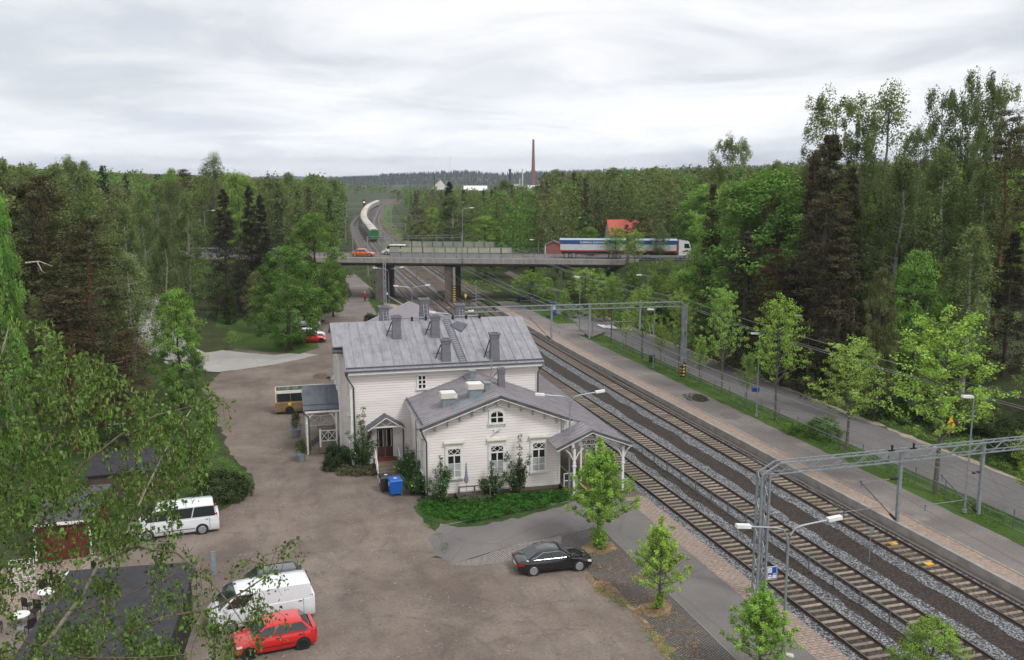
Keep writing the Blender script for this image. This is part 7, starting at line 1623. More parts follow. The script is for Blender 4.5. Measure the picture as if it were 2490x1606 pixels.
c = car('parked_car', 'bright red hatchback at the bottom left of the yard', M['red'], 3.85, 1.70, belt=.96, hood=.88, tail=1.04, roof=1.47, x1=1.10, x2=.38, x3=-1.15, x4=-1.72, wb=2.49, r=.30, rim='rimdark', nose=.72); put(c, .62, 42.95, 187)
c = car('parked_van', 'white panel van parked between the red hatchback and the dark car', M['white_paint'], 5.1, 1.93, belt=1.22, hood=1.10, tail=1.30, roof=1.96, x1=2.0, x2=1.05, x3=-2.42, x4=-2.5, wb=3.1, r=.33, rim='rim', kind='van', vans='panel', nose=.82, pill=4); put(c, .02, 46.0, 187)
c = car('parked_car', 'dark grey car half hidden behind the white panel van', M['dark_paint'], 4.5, 1.78, belt=.95, roof=1.45, x1=1.05, x2=.35, x3=-1.5, x4=-2.0); put(c, .42, 48.75, 187)
c = car('parked_van', 'white passenger van with dark side windows beside the round shrub', M['white_paint'], 5.1, 1.92, belt=1.12, hood=1.05, tail=1.15, roof=1.90, x1=2.0, x2=1.05, x3=-2.3, x4=-2.5, wb=3.2, r=.33, kind='van', vans='mpv', nose=.80, pill=3); put(c, -4.85, 59.55, 184)
c = car('minibus', 'golden minibus with cream roof band parked behind the side porch', M['gold_paint'], 5.7, 2.1, belt=1.22, hood=1.15, tail=1.25, roof=2.2, x1=2.4, x2=1.8, x3=-2.68, x4=-2.8, wb=3.3, r=.36, rim='rimdark', kind='minibus', vans='mpv', nose=.95, pill=4); put(c, 5.25, 88.6, -1)
b = MB(); b.beam((-2.78, -.97, 2.16), (1.7, -.97, 2.16), .14, .26); b.beam((-2.78, .97, 2.16), (1.7, .97, 2.16), .14, .26); b.box(-2.88, -2.80, -1.0, 1.0, .9, 2.28); rf = b.build('roof_band', M['cream_paint'], c)
b = MB(); b.box(-2.7, 1.7, -.9, .9, 2.23, 2.28); b.build('roof_pod', M['dark_paint'], rf)
b = MB(Matrix.Translation((-1.6, -1.066, 1.02)) @ Matrix.Rotation(R(90), 4, 'X')); b.cyl((0, 0, 0), (0, 0, .006), .16, n=14); b.build('round_emblem', M['yellow'], c)
b = MB()
for k in range(9): b.box(-1.35 + k * .16, -1.26 + k * .16, -1.072, -1.062, .96, 1.08)
b.build('side_lettering', M['redbrick'], c)
for (x, y, lb, m_, rm) in ((8.35, 126.1, 'small red car parked under the big maple, nearest of the row', 'red', 'rimdark'), (8.5, 129.6, 'white car parked between the red and the silver car', 'white_paint', 'rim'), (8.7, 139.7, 'silver car parked third in the row under the maple', 'silver_paint', 'rim'), (9.6, 143.5, 'black car parked farthest in the row under the maple', 'dark_paint', 'rim')):
    c = car('parked_car', lb, M[m_], 4.1, 1.72, belt=.95, hood=.86, roof=1.42, rim=rm, group='cars parked under the maple'); put(c, x, y, -4)
c = car('passing_car', 'orange car driving on the bridge left of the screens', M['orange'], 4.2, 1.75, belt=.9, roof=1.38); s = s_of(886, 4); p = bp(s, 3.2); put(c, p.x, p.y, -21.3, 7.61)
c = car('passing_van', 'cream van on the bridge behind the clear screens', M['cream_paint'], 4.8, 1.85, belt=1.1, roof=1.85, x1=1.6, x2=.9, x3=-2.1, x4=-2.3, kind='van', vans='mpv'); s = s_of(958, 7); p = bp(s, 7.6); put(c, p.x, p.y, 158.7, 7.61)
# lorry with trailer on the bridge road
def lorry():
    lo_ = s_of(1665, 3.4); root = empty('lorry', bp(lo_, 3.4, 7.61), -BA, 'white lorry cab pulling a blue and white tarpaulin body on the bridge road', 'lorry')
    def W_(px): return s_of(px, 3.4) - lo_
    a0, a1 = W_(1543), W_(1645); cz = 1.35
    def body(root, x0, x1, nm, txt=None):
        b = MB(); b.box(x0, x1, -1.22, 1.22, cz, 3.0); t = b.build(nm, M['tarpwhite'], root)
        b = MB(); b.box(x0 - .01, x1 + .01, -1.235, 1.235, 2.55, 3.28); tb = b.build('blue_band', M['tarpblue'], t)
        b = MB(); b.slab([(x0, -1.24, 3.285), (x1, -1.24, 3.285), (x1, 0, 3.52), (x0, 0, 3.52)], .05); b.slab([(x0, 1.24, 3.285), (x1, 1.24, 3.285), (x1, 0, 3.52), (x0, 0, 3.52)], .05); b.build('tarpaulin_top', M['tarproof'], t)
        b = MB(); b.box(x0, x1, -1.245, 1.245, cz - .12, cz + .14); b.box(x0 - .03, x0 + .12, -1.25, 1.25, cz, 3.2); b.box(x1 - .12, x1 + .03, -1.25, 1.25, cz, 3.2); b.build('red_frame', M['redtruck'], t)
        b = MB(); b.box(x0 + .3, x1 - .3, -.5, .5, .7, 1.25); b.box((x0 + x1) / 2 - .9, (x0 + x1) / 2 + .3, -1.15, -.7, .45, 1.05); b.build('chassis', M['darkbin'], root)
        if txt: text(txt, .44, Matrix.Translation(((x0 + x1) / 2, -1.245, 2.86)) @ FRONT, M['white'], t, spacing=1.1)
    body(root, a0, a1, 'cargo_body')
    def wh(root, x):
        for s in (-1, 1): wheel_parts(root, x, s * 1.05, .50, s, M['rim'])
    for x in (a0 + 1.0, a0 + 2.3, a1 + .9): wh(root, x)
    b = MB(); x0 = a1 + .25; b.prism([(x0, .7), (x0 + 2.1, .7), (x0 + 2.2, 1.5), (x0 + 2.05, 2.2), (x0 + 1.75, 3.1), (x0 + .2, 3.35), (x0, 3.2)], 2.36, 'y', -1.18); cb = b.build('cab', M['white_paint'], root)
    b = MB(); b.add([(x0 + .95, -1.19, 1.95), (x0 + 1.95, -1.19, 1.95), (x0 + 1.7, -1.19, 2.75), (x0 + .95, -1.19, 2.75)], [(0, 1, 2, 3)]); b.add([(x0 + 2.09, -1.0, 2.1), (x0 + 2.09, 1.0, 2.1), (x0 + 1.82, 1.0, 2.95), (x0 + 1.82, -1.0, 2.95)], [(0, 1, 2, 3)]); b.build('window', M['carglass'], cb)
    b = MB(); b.add([(x0 + .3, -1.195, 1.2), (x0 + 1.6, -1.195, 1.35), (x0 + 1.5, -1.195, 1.75), (x0 + .9, -1.195, 1.5)], [(0, 1, 2, 3)]); b.build('door_stripe', M['redtruck'], cb)
    tr_ = empty('lorry_trailer', bp(lo_, 3.4, 7.61), -BA, 'long trailer with blue band and white tarpaulin behind the lorry', 'trailer')
    t0, t1 = W_(1361), W_(1521); body(tr_, t0, t1, 'trailer_body', 'KLEMOLA KURANEN')
    for x in (t0 + 1.2, t0 + 2.5, t1 - 1.3, t1 - 2.6): wh(tr_, x)
    b = MB(); b.beam((t1 - .5, 0, .9), (a0 + .3, 0, .9), .2, .15); b.build('drawbar', M['redtruck'], tr_)
lorry()
# train
TRN = empty('freight_train', (tx(C2, 318), 318, -.1), 0, 'long freight train with cream roofs curving away beyond the bridge', 'train'); y = 317.0; k = 0
while y < 660 and k < 22:
    ds = 16.5; dxdy = (tx(C2, y + 17) - tx(C2, y)) / 17; a = math.atan(dxdy); y2 = y + ds * math.cos(a); xm, ym = (tx(C2, y) + tx(C2, y2)) / 2 - TRN.location.x, (y + y2) / 2 - 318
    T = Matrix.Translation((xm, ym, 0)) @ Matrix.Rotation(-a, 4, 'Z'); b = MB(T); hw = 1.45; L_ = ds / 2 - .35
    b.box(-hw, hw, -L_, L_, 1.05, 3.5); wg = b.build('wagon', M['wagonside'], TRN)
    b = MB(T); b.prism([(-1.5, 3.45), (1.5, 3.45), (1.45, 3.75), (.9, 4.1), (0, 4.25), (-.9, 4.1), (-1.45, 3.75)], 2 * L_ + .1, 'y', -L_ - .05); b.build('wagon_roof', M['wagonroof'], wg)
    b = MB(T); b.box(-1.0, 1.0, -L_ + .4, -L_ + 3, .1, 1.05); b.build('bogie', M['soot'], wg); b = MB(T); b.box(-1.0, 1.0, L_ - 3, L_ - .4, .1, 1.05); b.build('bogie', M['soot'], wg)
    if k == 0:
        b = MB(T); b.box(-1.48, 1.48, -L_ - .06, -L_, .95, 3.72); b.prism([(-1.48, 3.72), (1.48, 3.72), (.9, 4.0), (-.9, 4.0)], .04, 'y', -L_ - .05)
        for q in (-1.3, -.45, .45, 1.3): b.box(q - .05, q + .05, -L_ - .12, -L_ - .06, 1.0, 3.6)
        for zz in (1.5, 2.5, 3.3): b.box(-1.4, 1.4, -L_ - .10, -L_ - .06, zz - .04, zz + .04)
        b.build('wagon_end', M['greentrain'], wg)
    y = y2; k += 1
# ------------------------------------------------------------------ sheds, house, factory
def shed(name, cx, cy, w, d, h, rz, roofm, wallm, lb, rise=.3, over=.25, trim=True, cat='shed'):
    root = empty(name, (cx, cy, 0), R(rz), lb, cat); b = MB(); b.box(-w / 2, w / 2, -d / 2, d / 2, 0, h); b.add([(-w / 2, -d / 2, h), (w / 2, -d / 2, h), (w / 2, d / 2, h + rise), (-w / 2, d / 2, h + rise)], [(0, 1, 2, 3)]); b.build('wall', wallm, root)
    o = over; b = MB(); b.slab([(-w / 2 - o, -d / 2 - o, h + .12), (w / 2 + o, -d / 2 - o, h + .12), (w / 2 + o, d / 2 + o, h + rise + .12), (-w / 2 - o, d / 2 + o, h + rise + .12)], .1); rf_ = b.build('roof', roofm, root)
    if trim: b = MB(); b.box(-w / 2 - o, w / 2 + o, -d / 2 - o - .03, -d / 2 - o, h - .06, h + .12); b.build('fascia', M['white'], rf_)
    for s in (-1, 1): b = MB(); b.box(s * w / 2 - .06, s * w / 2 + .06, -d / 2 - .03, -d / 2 + .05, 0, h); b.build('corner_board', M['white'] if trim else wallm, root)
    return root
shed('garden_shed', -10.7, 59.6, 3.0, 5.2, 2.25, -4, M['bitumen_grey'], M['redwall'], 'small red ochre shed with grey felt roof behind the near birch')
big = shed('outbuilding', -6.75, 38.5, 5.4, 16.5, 2.55, -6, M['bitumen'], M['soot'], 'long outbuilding with a large black felt roof at the lower left', .5, .3, False, 'building')
lw = shed('open_shelter', -8.3, 69.3, 5.2, 4.9, 1.9, 2, M['bitumen'], M['trunk'], 'low shelter with a black felt roof on the lawn', .15, .2, False, 'shelter')
b = MB(); b.cyl((-.4, 2.6, 0), (-.4, 2.6, 3.0), .12, n=8); b.lathe([(.1, 2.9), (.28, 3.1), (.28, 3.3), (.1, 3.45)], 8, (-.4, 2.6, 0)); b.build('stove_pipe', M['soot'], lw)
def table(x, y, lb):
    root = empty('garden_table', (x, y, 0), 0, lb, 'garden table'); b = MB(); b.cyl((0, 0, .70), (0, 0, .74), .45, n=18); b.build('tabletop', M['white'], root, True); b = MB(); b.cyl((0, 0, 0), (0, 0, .7), .04, n=8); b.cyl((0, 0, 0), (0, 0, .04), .28, n=12); b.build('pedestal', M['galv'], root)
    for k in range(3):
        a = k * 2.1 + x; ch = empty('garden_chair', (x + 1.05 * math.cos(a), y + 1.05 * math.sin(a), 0), a + R(90), 'dark garden chair at the %s' % lb.replace('round white garden table', 'white table'), 'garden chair', 'dark garden chairs')
        b = MB(); b.box(-.22, .22, -.22, .22, .42, .46); b.build('seat', M['soot'], ch); b = MB(); b.box(-.22, .22, -.24, -.20, .46, .92); b.build('backrest', M['soot'], ch)
        for sx in (-.2, .2):
            for sy in (-.2, .2): b = MB(); b.beam((sx, sy, 0), (sx, sy, .42), .03, .03); b.build('leg', M['soot'], ch)
patio = [(-17, 50), (-9.2, 50), (-8.4, 56.0), (-9, 57), (-17, 56)]
sheet('patio', patio, .022, M['paver'], 'brick paved patio behind the near birch', 'patio', edge=.05)
table(*at(115, 1470), 'round white garden table nearer the black roof'); table(*at(52, 1528), 'round white garden table at the lower left edge'); table(*at(182, 1425), 'round white garden table by the red shed')
b = MB()
for k in range(7): b.beam((-.6 + .2 * k, 0, 0), (-.6 + .2 * k, 0, 1.9), .03, .03); 
for k in range(8): b.beam((-.6, 0, .1 + .25 * k), (.6, 0, .1 + .25 * k), .03, .03)
o = tag(b.build('trellis', M['white']), 'white lattice trellis at the corner of the red shed', 'trellis'); o.location = (*at(58, 1440), 0)
b = MB(); b.box(-.12, .12, -.03, .03, .0, 1.35); o = tag(b.build('notice_post', M['pot']), 'pale blue grey notice board post at the yard edge', 'notice board'); o.location = (*at(521, 1396), 0)
b = MB(); b.beam((-.7, 0, .4), (.7, 0, .4), .3, .05); b.beam((-.5, 0, 0), (-.5, 0, .4), .08, .08); b.beam((.5, 0, 0), (.5, 0, .4), .08, .08); o = tag(b.build('garden_bench', M['hood']), 'low pale bench on the left lawn', 'bench'); o.location = (*at(285, 1042), 0)
# rubbish bins
def bin_(m, lb, x, y, rz, s=1.0):
    root = empty('rubbish_bin', (x, y, 0), R(rz), lb, 'rubbish bin'); b = MB(); b.add([(-.5 * s, -.34, .16), (.5 * s, -.34, .16), (.5 * s, .34, .16), (-.5 * s, .34, .16), (-.60 * s, -.44, 1.08), (.60 * s, -.44, 1.08), (.60 * s, .44, 1.08), (-.60 * s, .44, 1.08)], [(0, 1, 2, 3), (4, 5, 6, 7), (0, 1, 5, 4), (1, 2, 6, 5), (2, 3, 7, 6), (3, 0, 4, 7)]); b.build('tub', m, root)
    b = MB(); b.add([(-.64 * s, -.48, 1.09), (.64 * s, -.48, 1.09), (.64 * s, .48, 1.13), (-.64 * s, .48, 1.13), (-.56 * s, -.36, 1.20), (.56 * s, -.36, 1.20), (.56 * s, .4, 1.24), (-.56 * s, .4, 1.24)], [(4, 5, 6, 7), (0, 1, 5, 4), (1, 2, 6, 5), (2, 3, 7, 6), (3, 0, 4, 7), (3, 2, 1, 0)]); b.build('lid', m, root)
    for sx in (-.4 * s, .4 * s):
        for sy in (-.28, .28): b = MB(); b.cyl((sx - .03, sy, .09), (sx + .03, sy, .09), .09, n=10); b.build('wheel', M['tyre'], root)
    b = MB(); b.box(-.1, .12, -.1, .08, 1.225, 1.232); b.box(-.605 * s - .01, -.59 * s, -.12, .1, .7, .98); b.build('label_sticker', M['white'], root)
x, y = at(966, 1206); bin_(M['blue'], 'blue wheeled paper bin beside the flowering shrub', x - .1, y + .25, 4, .74); bin_(M['darkbin'], 'black wheeled bin standing behind the blue bin', x - .62, y + 1.2, 4, .74)
# red roofed house beyond the bridge
hx, hz = atY(1484, 603, 205); hs = empty('village_house', (hx + 7.2, 209, ground_h(hx + 6, 205)), R(-12), 'pale plastered house with a steep red roof half hidden by the willow', 'house'); hz0 = ground_h(hx + 6, 205); zt = atY(1484, 537, 205)[1] - hz0; ze = atY(1484, 572, 205)[1] - hz0
b = MB(); b.box(-6, 6, -4, 4, 0, ze); b.add([(-6, -4, ze), (-6, 4, ze), (-6, 0, zt - .1)], [(0, 1, 2)]); b.add([(6, -4, ze), (6, 4, ze), (6, 0, zt - .1)], [(0, 1, 2)]); b.build('wall', M['plaster'], hs)
b = MB(); b.slab([(-6.2, -4.4, ze - .2), (6.2, -4.4, ze - .2), (6.2, 0, zt), (-6.2, 0, zt)], .12); b.slab([(-6.2, 4.4, ze - .2), (6.2, 4.4, ze - .2), (6.2, 0, zt), (-6.2, 0, zt)], .12); b.build('roof', M['redroof'], hs)
for x in (-4.5, -2, .5, 3): b = MB(); b.box(x - .5, x + .5, -4.05, -4.0, ze - 2.2, ze - .9); b.build('window', M['glass'], hs)
p = bp(s_of(1347, 15), 15, 7.2); b = MB(); rs = empty('roadside_shed', p, -BA, 'small red gabled shed left of the lorry trailer', 'shed'); b.box(-1.6, 1.6, -1.5, 1.5, 0, 1.9); b.add([(-1.6, -1.5, 1.9), (1.6, -1.5, 1.9), (0, -1.5, 2.6)], [(0, 1, 2)]); b.build('wall', M['redbrick'], rs)
b = MB(); b.slab([(-1.9, -1.7, 1.8), (-1.9, 1.6, 1.8), (0, 1.6, 2.7), (0, -1.7, 2.7)], .1); b.slab([(1.9, -1.7, 1.8), (1.9, 1.6, 1.8), (0, 1.6, 2.7), (0, -1.7, 2.7)], .1); b.build('roof', M['roof_edge'], rs); b = MB(); b.box(-1.68, -1.5, -1.56, -1.5, 0, 1.9); b.build('corner_board', M['white'], rs)
# factory
FD = 1290.0
def fpt(px, py, D=FD):
    d = ray(px, py); dh = math.hypot(d.x, d.y); return Vector((d.x / dh * D, d.y / dh * D, H + d.z / dh * D))
def fbox(name, px0, px1, pyt, m, lb, cat, D=FD, depth=14, roofm=None, z0=-1, gable=0):
    a, c_ = fpt(px0, pyt, D), fpt(px1, pyt, D); ctr = (a + c_) / 2; w = (a - c_).length; ang = math.atan2(c_.y - a.y, c_.x - a.x); root = empty(name, (ctr.x, ctr.y, z0), ang, lb, cat); h = ctr.z - z0; b = MB(); b.box(-w / 2, w / 2, 0, depth, 0, h - gable); b.build('wall', m, root)
    b = MB(); b.slab([(-w / 2 - .5, -.5, h - gable + .2), (w / 2 + .5, -.5, h - gable + .2), (w / 2 + .5, depth / 2, h + .3), (-w / 2 - .5, depth / 2, h + .3)], .4) if gable else b.box(-w / 2 - .3, w / 2 + .3, -.3, depth + .3, h, h + .5); b.build('roof', roofm or m, root)
def stack(name, px, yt, yb, r0, r1, m, lb, cat='chimney', D=FD, capm=None):
    p = fpt(px, yt, D); root = empty(name, (p.x, p.y, -1), 0, lb, cat); b = MB(); b.cyl((0, 0, 0), (0, 0, p.z + 1), r1, r0, 16); b.build('shaft', m, root, True); b = MB(); b.cyl((0, 0, p.z - 1.2), (0, 0, p.z + 1.25), r0 * 1.1, n=16); b.build('crown', capm or m, root, True)
stack('factory_chimney', 1297, 340, 450, 1.35, 3.3, M['brick'], 'tall tapering red brick factory chimney on the horizon', capm=M['redbrick'])
stack('steel_stack', 1240, 412, 450, 1.6, 1.75, M['soot'], 'short thick black stack left of the brick chimney'); stack('steel_stack', 1270.5, 411, 452, .75, .95, M['plaster'], 'slim white stack between the black one and the brick chimney'); stack('steel_stack', 1264, 435, 452, .55, .55, M['plaster'], 'short thin white pipe stack beside the slim white stack'); stack('steel_stack', 1228, 440, 455, .5, .5, M['plaster'], 'short pale post left of the black stack')
stack('steel_stack', 1056, 426, 455, .55, .6, M['soot'], 'thin dark chimney far left by the pale heaps', D=1100); stack('radio_mast', 1094, 379, 415, .25, .3, M['galv_dark'], 'very thin radio mast on the ridge', 'mast', 2200)
fbox('factory_building', 1243, 1262, 449, M['plaster'], 'white factory block below the slim white stack', 'building'); fbox('factory_building', 1252, 1300, 455, M['plaster'], 'low pale factory hall before the chimney', 'building', 1270); fbox('factory_building', 1281, 1306, 452, M['white'], 'white gabled hall at the foot of the brick chimney', 'building', 1250, 20, None, -1, 4)
fbox('factory_building', 1128, 1184, 453, M['concrete_dark'], 'grey hall with a white roof left of the stacks', 'building', 1000, 26, M['white'], -1, 5); fbox('factory_building', 1063, 1079, 452, M['white'], 'small white building among the trees on the left of the factory', 'building', 900)
fbox('factory_building', 1143, 1162, 464, M['redbrick'], 'red brick gable in front of the grey hall', 'building', 960)
def heap(px0, px1, pyt, D, lb, seed):
    a, c_ = fpt(px0, pyt, D), fpt(px1, pyt, D); ctr = (a + c_) / 2; w = (a - c_).length; rng = random.Random(seed); b = MB(); vs = []; n = 20; m_ = 7
    for j in range(m_):
        f = j / (m_ - 1); rr = (1 - f ** 1.3)
        for i in range(n): t = i * 2 * math.pi / n; vs.append((w / 2 * rr * math.cos(t) * (1 + .15 * rng.random()) + w * .12 * f, 12 * rr * math.sin(t), (ctr.z + 1) * f))
    b.add(vs, [(j * n + i, j * n + (i + 1) % n, (j + 1) * n + (i + 1) % n, (j + 1) * n + i) for j in range(m_ - 1) for i in range(n)]); o = tag(b.build('sand_heap', M['sandpale'], None, True), lb, 'heap'); o.location = (ctr.x, ctr.y, -1)
M['sandpale'] = mat('pale_sand', (0.52, 0.46, 0.37), (0.42, 0.37, 0.29), .05, .95)
heap(1296, 1345, 437, 1320, 'pale sand heap right of the brick chimney', 1); heap(1040, 1090, 438, 1150, 'pale rocky heap on the far left of the factory', 2)
# ------------------------------------------------------------------ signs and small things
def signpole(px, py, yt, lb, shape='round', m='signblue', r=.32, z=0, face=None, nm='road_sign', zz=None):
    x, y = at(px, py, z); xx, zt = atY(px, yt, y); root = empty(nm, (x, y, z if zz is None else zz), 0, lb, 'sign'); h = zt - z; b = MB(); b.cyl((0, 0, 0), (0, 0, h), .03, n=6); b.build('pole', M['galv'], root)
    b = MB(Matrix.Translation((0, -.05, h - r)) @ Matrix.Rotation(R(90), 4, 'X'))
    if shape == 'round': b.cyl((0, 0, 0), (0, 0, .02), r, n=18)
    elif shape == 'tri': b.prism([(-r * 1.15, -r), (r * 1.15, -r), (0, r)], .02, 'z')
    else: b.box(-r, r, -r * (1.2 if shape == 'tall' else 1), r, 0, .02)
    pl_ = b.build('plate', M[m], root); return root, pl_, h
_, pl_, h = signpole(914.5, 717, 682, 'round blue traffic sign on a post beside the foot path', 'round', 'signblue', .36); b = MB(); b.beam((0, -.08, h - .55), (0, -.08, h - .2), .08, .02); b.build('arrow', M['white'], pl_)
_, pl_, h = signpole(941, 728, 709, 'square blue and white sign by the lamp before the bridge', 'sq', 'signblue', .42); b = MB(Matrix.Translation((0, -.075, h - .42)) @ Matrix.Rotation(R(90), 4, 'X')); b.cyl((0, 0, 0), (0, 0, .005), .22, n=14); b.build('symbol', M['white'], pl_)
_, pl_, h = signpole(1132, 737, 715, 'small yellow lantern shaped signal board between the tracks', 'round', 'yellow', .28, -.3); b = MB(); b.box(-.12, .12, -.08, -.06, h - .72, h - .6); b.build('lower_plate', M['white'], pl_)
_, pl_, h = signpole(2113, 1367, 1283, 'small grey track sign post in the brown strip', 'tall', 'galv', .16, -.3)
_, pl_, h = signpole(2307, 1075, 1013, 'orange triangular road works warning sign at the street bank', 'tri', 'orangeplate', .52, .4); b = MB(Matrix.Translation((0, -.075, h - .52)) @ Matrix.Rotation(R(90), 4, 'X')); b.prism([(-.34, -.34), (.34, -.34), (0, .26)], .006, 'z'); b.build('triangle_face', M['yellow'], pl_)
b = MB(); b.box(-.36, .36, -.08, -.05, h - 1.36, h - 1.14); b.build('lower_plate', M['orangeplate'], pl_); b = MB(); b.box(-.05, .05, -.10, -.09, h - .78, h - .45); b.box(-.12, .12, -.10, -.09, h - .82, h - .76); b.build('symbol', M['soot'], pl_)
_, pl_, h = signpole(1387, 765, 737, 'pale blue pedestrian crossing sign by the street', 'sq', 'signblue', .42, 0); b = MB(Matrix.Translation((0, -.075, h - .42)) @ Matrix.Rotation(R(90), 4, 'X')); b.prism([(-.32, -.3), (.32, -.3), (0, .3)], .006, 'z'); b.build('symbol', M['white'], pl_)
_, pl_, h = signpole(1402, 768, 739, 'dark blue parking sign beside the crossing sign', 'sq', 'signblue', .40, 0); text('P', .6, Matrix.Translation((0, -.078, h - .40)) @ FRONT, M['white'], pl_)
_, pl_, h = signpole(188, 616, 588, 'small white sign at the left end of the bridge road', 'sq', 'white', .2, 6.0); _, pl_, h = signpole(309, 622, 597, 'blue traffic sign on the left road, lower one', 'sq', 'signblue', .5, 6.0, zz=5.5); b = MB(Matrix.Translation((0, -.075, h - .5)) @ Matrix.Rotation(R(90), 4, 'X')); b.prism([(-.3, -.35), (.0, -.4), (.3, .3), (.1, .4)], .006, 'z'); b.build('symbol', M['white'], pl_)
_, pl_, h = signpole(345, 615, 589, 'blue and white traffic sign on the left road, right one', 'sq', 'signblue', .5, 6.0, zz=5.5); b = MB(Matrix.Translation((0, -.075, h - .5)) @ Matrix.Rotation(R(90), 4, 'X')); b.prism([(-.35, -.35), (.35, -.35), (0, .35)], .006, 'z'); b.build('symbol', M['white'], pl_)
x, y = at(1826, 925, .3); b = MB(); b.box(-.55, .1, -.14, .14, 2.0, 2.35); o = tag(b.build('blue_sign_box', M['signblue']), 'dark blue track number box on the second lamp pole', 'sign'); x, y = 45.0, 73.9; o.location = (x, y, .6)
x, y = at(1347, 768, .3); tk = empty('ticket_post', (x, y, .3), 0, 'blue and white platform information column with a tilted panel', 'information column'); b = MB(); b.box(-.28, .28, -.15, .15, 0, 1.9); b.build('column', M['signblue'], tk); b = MB(); b.box(-.22, .22, -.17, -.15, 1.0, 1.7); b.build('panel', M['white'], tk); b = MB(); b.slab([(-.8, -.5, 2.15), (.7, -.5, 2.0), (.7, .5, 2.0), (-.8, .5, 2.15)], .08); b.build('top_board', M['blue'], tk)
x, y = at(1585, 880, .3); b = MB(); b.box(-.25, .25, -.25, .25, 0, .85); b.box(-.28, .28, -.28, .28, .85, .92); o = tag(b.build('litter_bin', M['darkbin']), 'dark green litter bin beside the thin lamp pole', 'litter bin'); o.location = (x, y, .25)
shl = empty('platform_shelter', (47.6, 154.5, 0), 0, 'dark blue framed waiting shelter under the right bridge end', 'shelter')
b = MB(); b.box(-1.6, 1.6, -1.0, 1.0, 2.75, 3.0); b.build('roof', M['signblue'], shl); b = MB()
for sx in (-1.5, 1.5):
    for sy in (-.9, .9): b.box(sx - .05, sx + .05, sy - .05, sy + .05, 0, 2.75)
b.build('frame', M['signblue'], shl); b = MB(); b.box(-1.5, 1.5, .88, .9, .3, 2.6); b.box(-1.5, -1.48, -.9, .9, .3, 2.6); b.build('glass_wall', M['carglass'], shl); b = MB(); b.box(-1.2, 1.2, .3, .7, .42, .48); b.build('bench', M['wood_step'], shl)
x, y = at(1408, 762); bk = empty('bicycle', (x, y, 0), R(20), 'dark bicycle parked under the street tree by the crossing', 'bicycle')
for sx in (-.52, .52):
    b = MB(); b.tube([(sx + .33 * math.cos(t * .5236), 0, .33 + .33 * math.sin(t * .5236)) for t in range(13)], .02, 5); b.build('wheel', M['tyre'], bk)
b = MB(); b.tube([(-.52, 0, .33), (-.15, 0, .30), (.38, 0, .80), (-.25, 0, .82), (-.15, 0, .30)], .018, 5); b.tube([(.52, 0, .33), (.36, 0, .95), (.30, .25, 1.0)], .018, 5); b.tube([(.36, 0, .95), (.30, -.25, 1.0)], .018, 5); b.build('frame', M['signblue'], bk); b = MB(); b.box(-.38, -.14, -.07, .07, .88, .94); b.build('saddle', M['soot'], bk)
sgn = empty('railway_signal', (*at(886, 512, -.3), -.3), 0, 'red railway signal light left of the train', 'signal'); zt = atY(886, 486, sgn.location.y)[1]; b = MB(); b.cyl((0, 0, 0), (0, 0, zt + .3), .08, n=6); b.build('post', M['galv_dark'], sgn); b = MB(); b.box(-.75, .75, -.1, .1, zt - 3.6, zt + .3); b.build('housing', M['soot'], sgn)
me_, nt_, b_ = newmat('signal_red'); b_.inputs['Base Color'].default_value = (1, .05, .04, 1); b_.inputs['Emission Color'].default_value = (1, .25, .18, 1); b_.inputs['Emission Strength'].default_value = 4.0
b = MB(Matrix.Translation((0, -.14, zt - 1.3)) @ Matrix.Rotation(R(90), 4, 'X')); b.cyl((0, 0, 0), (0, 0, .05), .42, n=14); b.build('lens', me_, sgn)
# concrete walls by the tracks, stone wall left
b = MB(); b.beam((24.9, 178, -.1), (26.3, 152, -.1), .3, .9); tag(b.build('retaining_wall', M['concrete']), 'low concrete wall beside the nearest track before the bridge', 'wall')
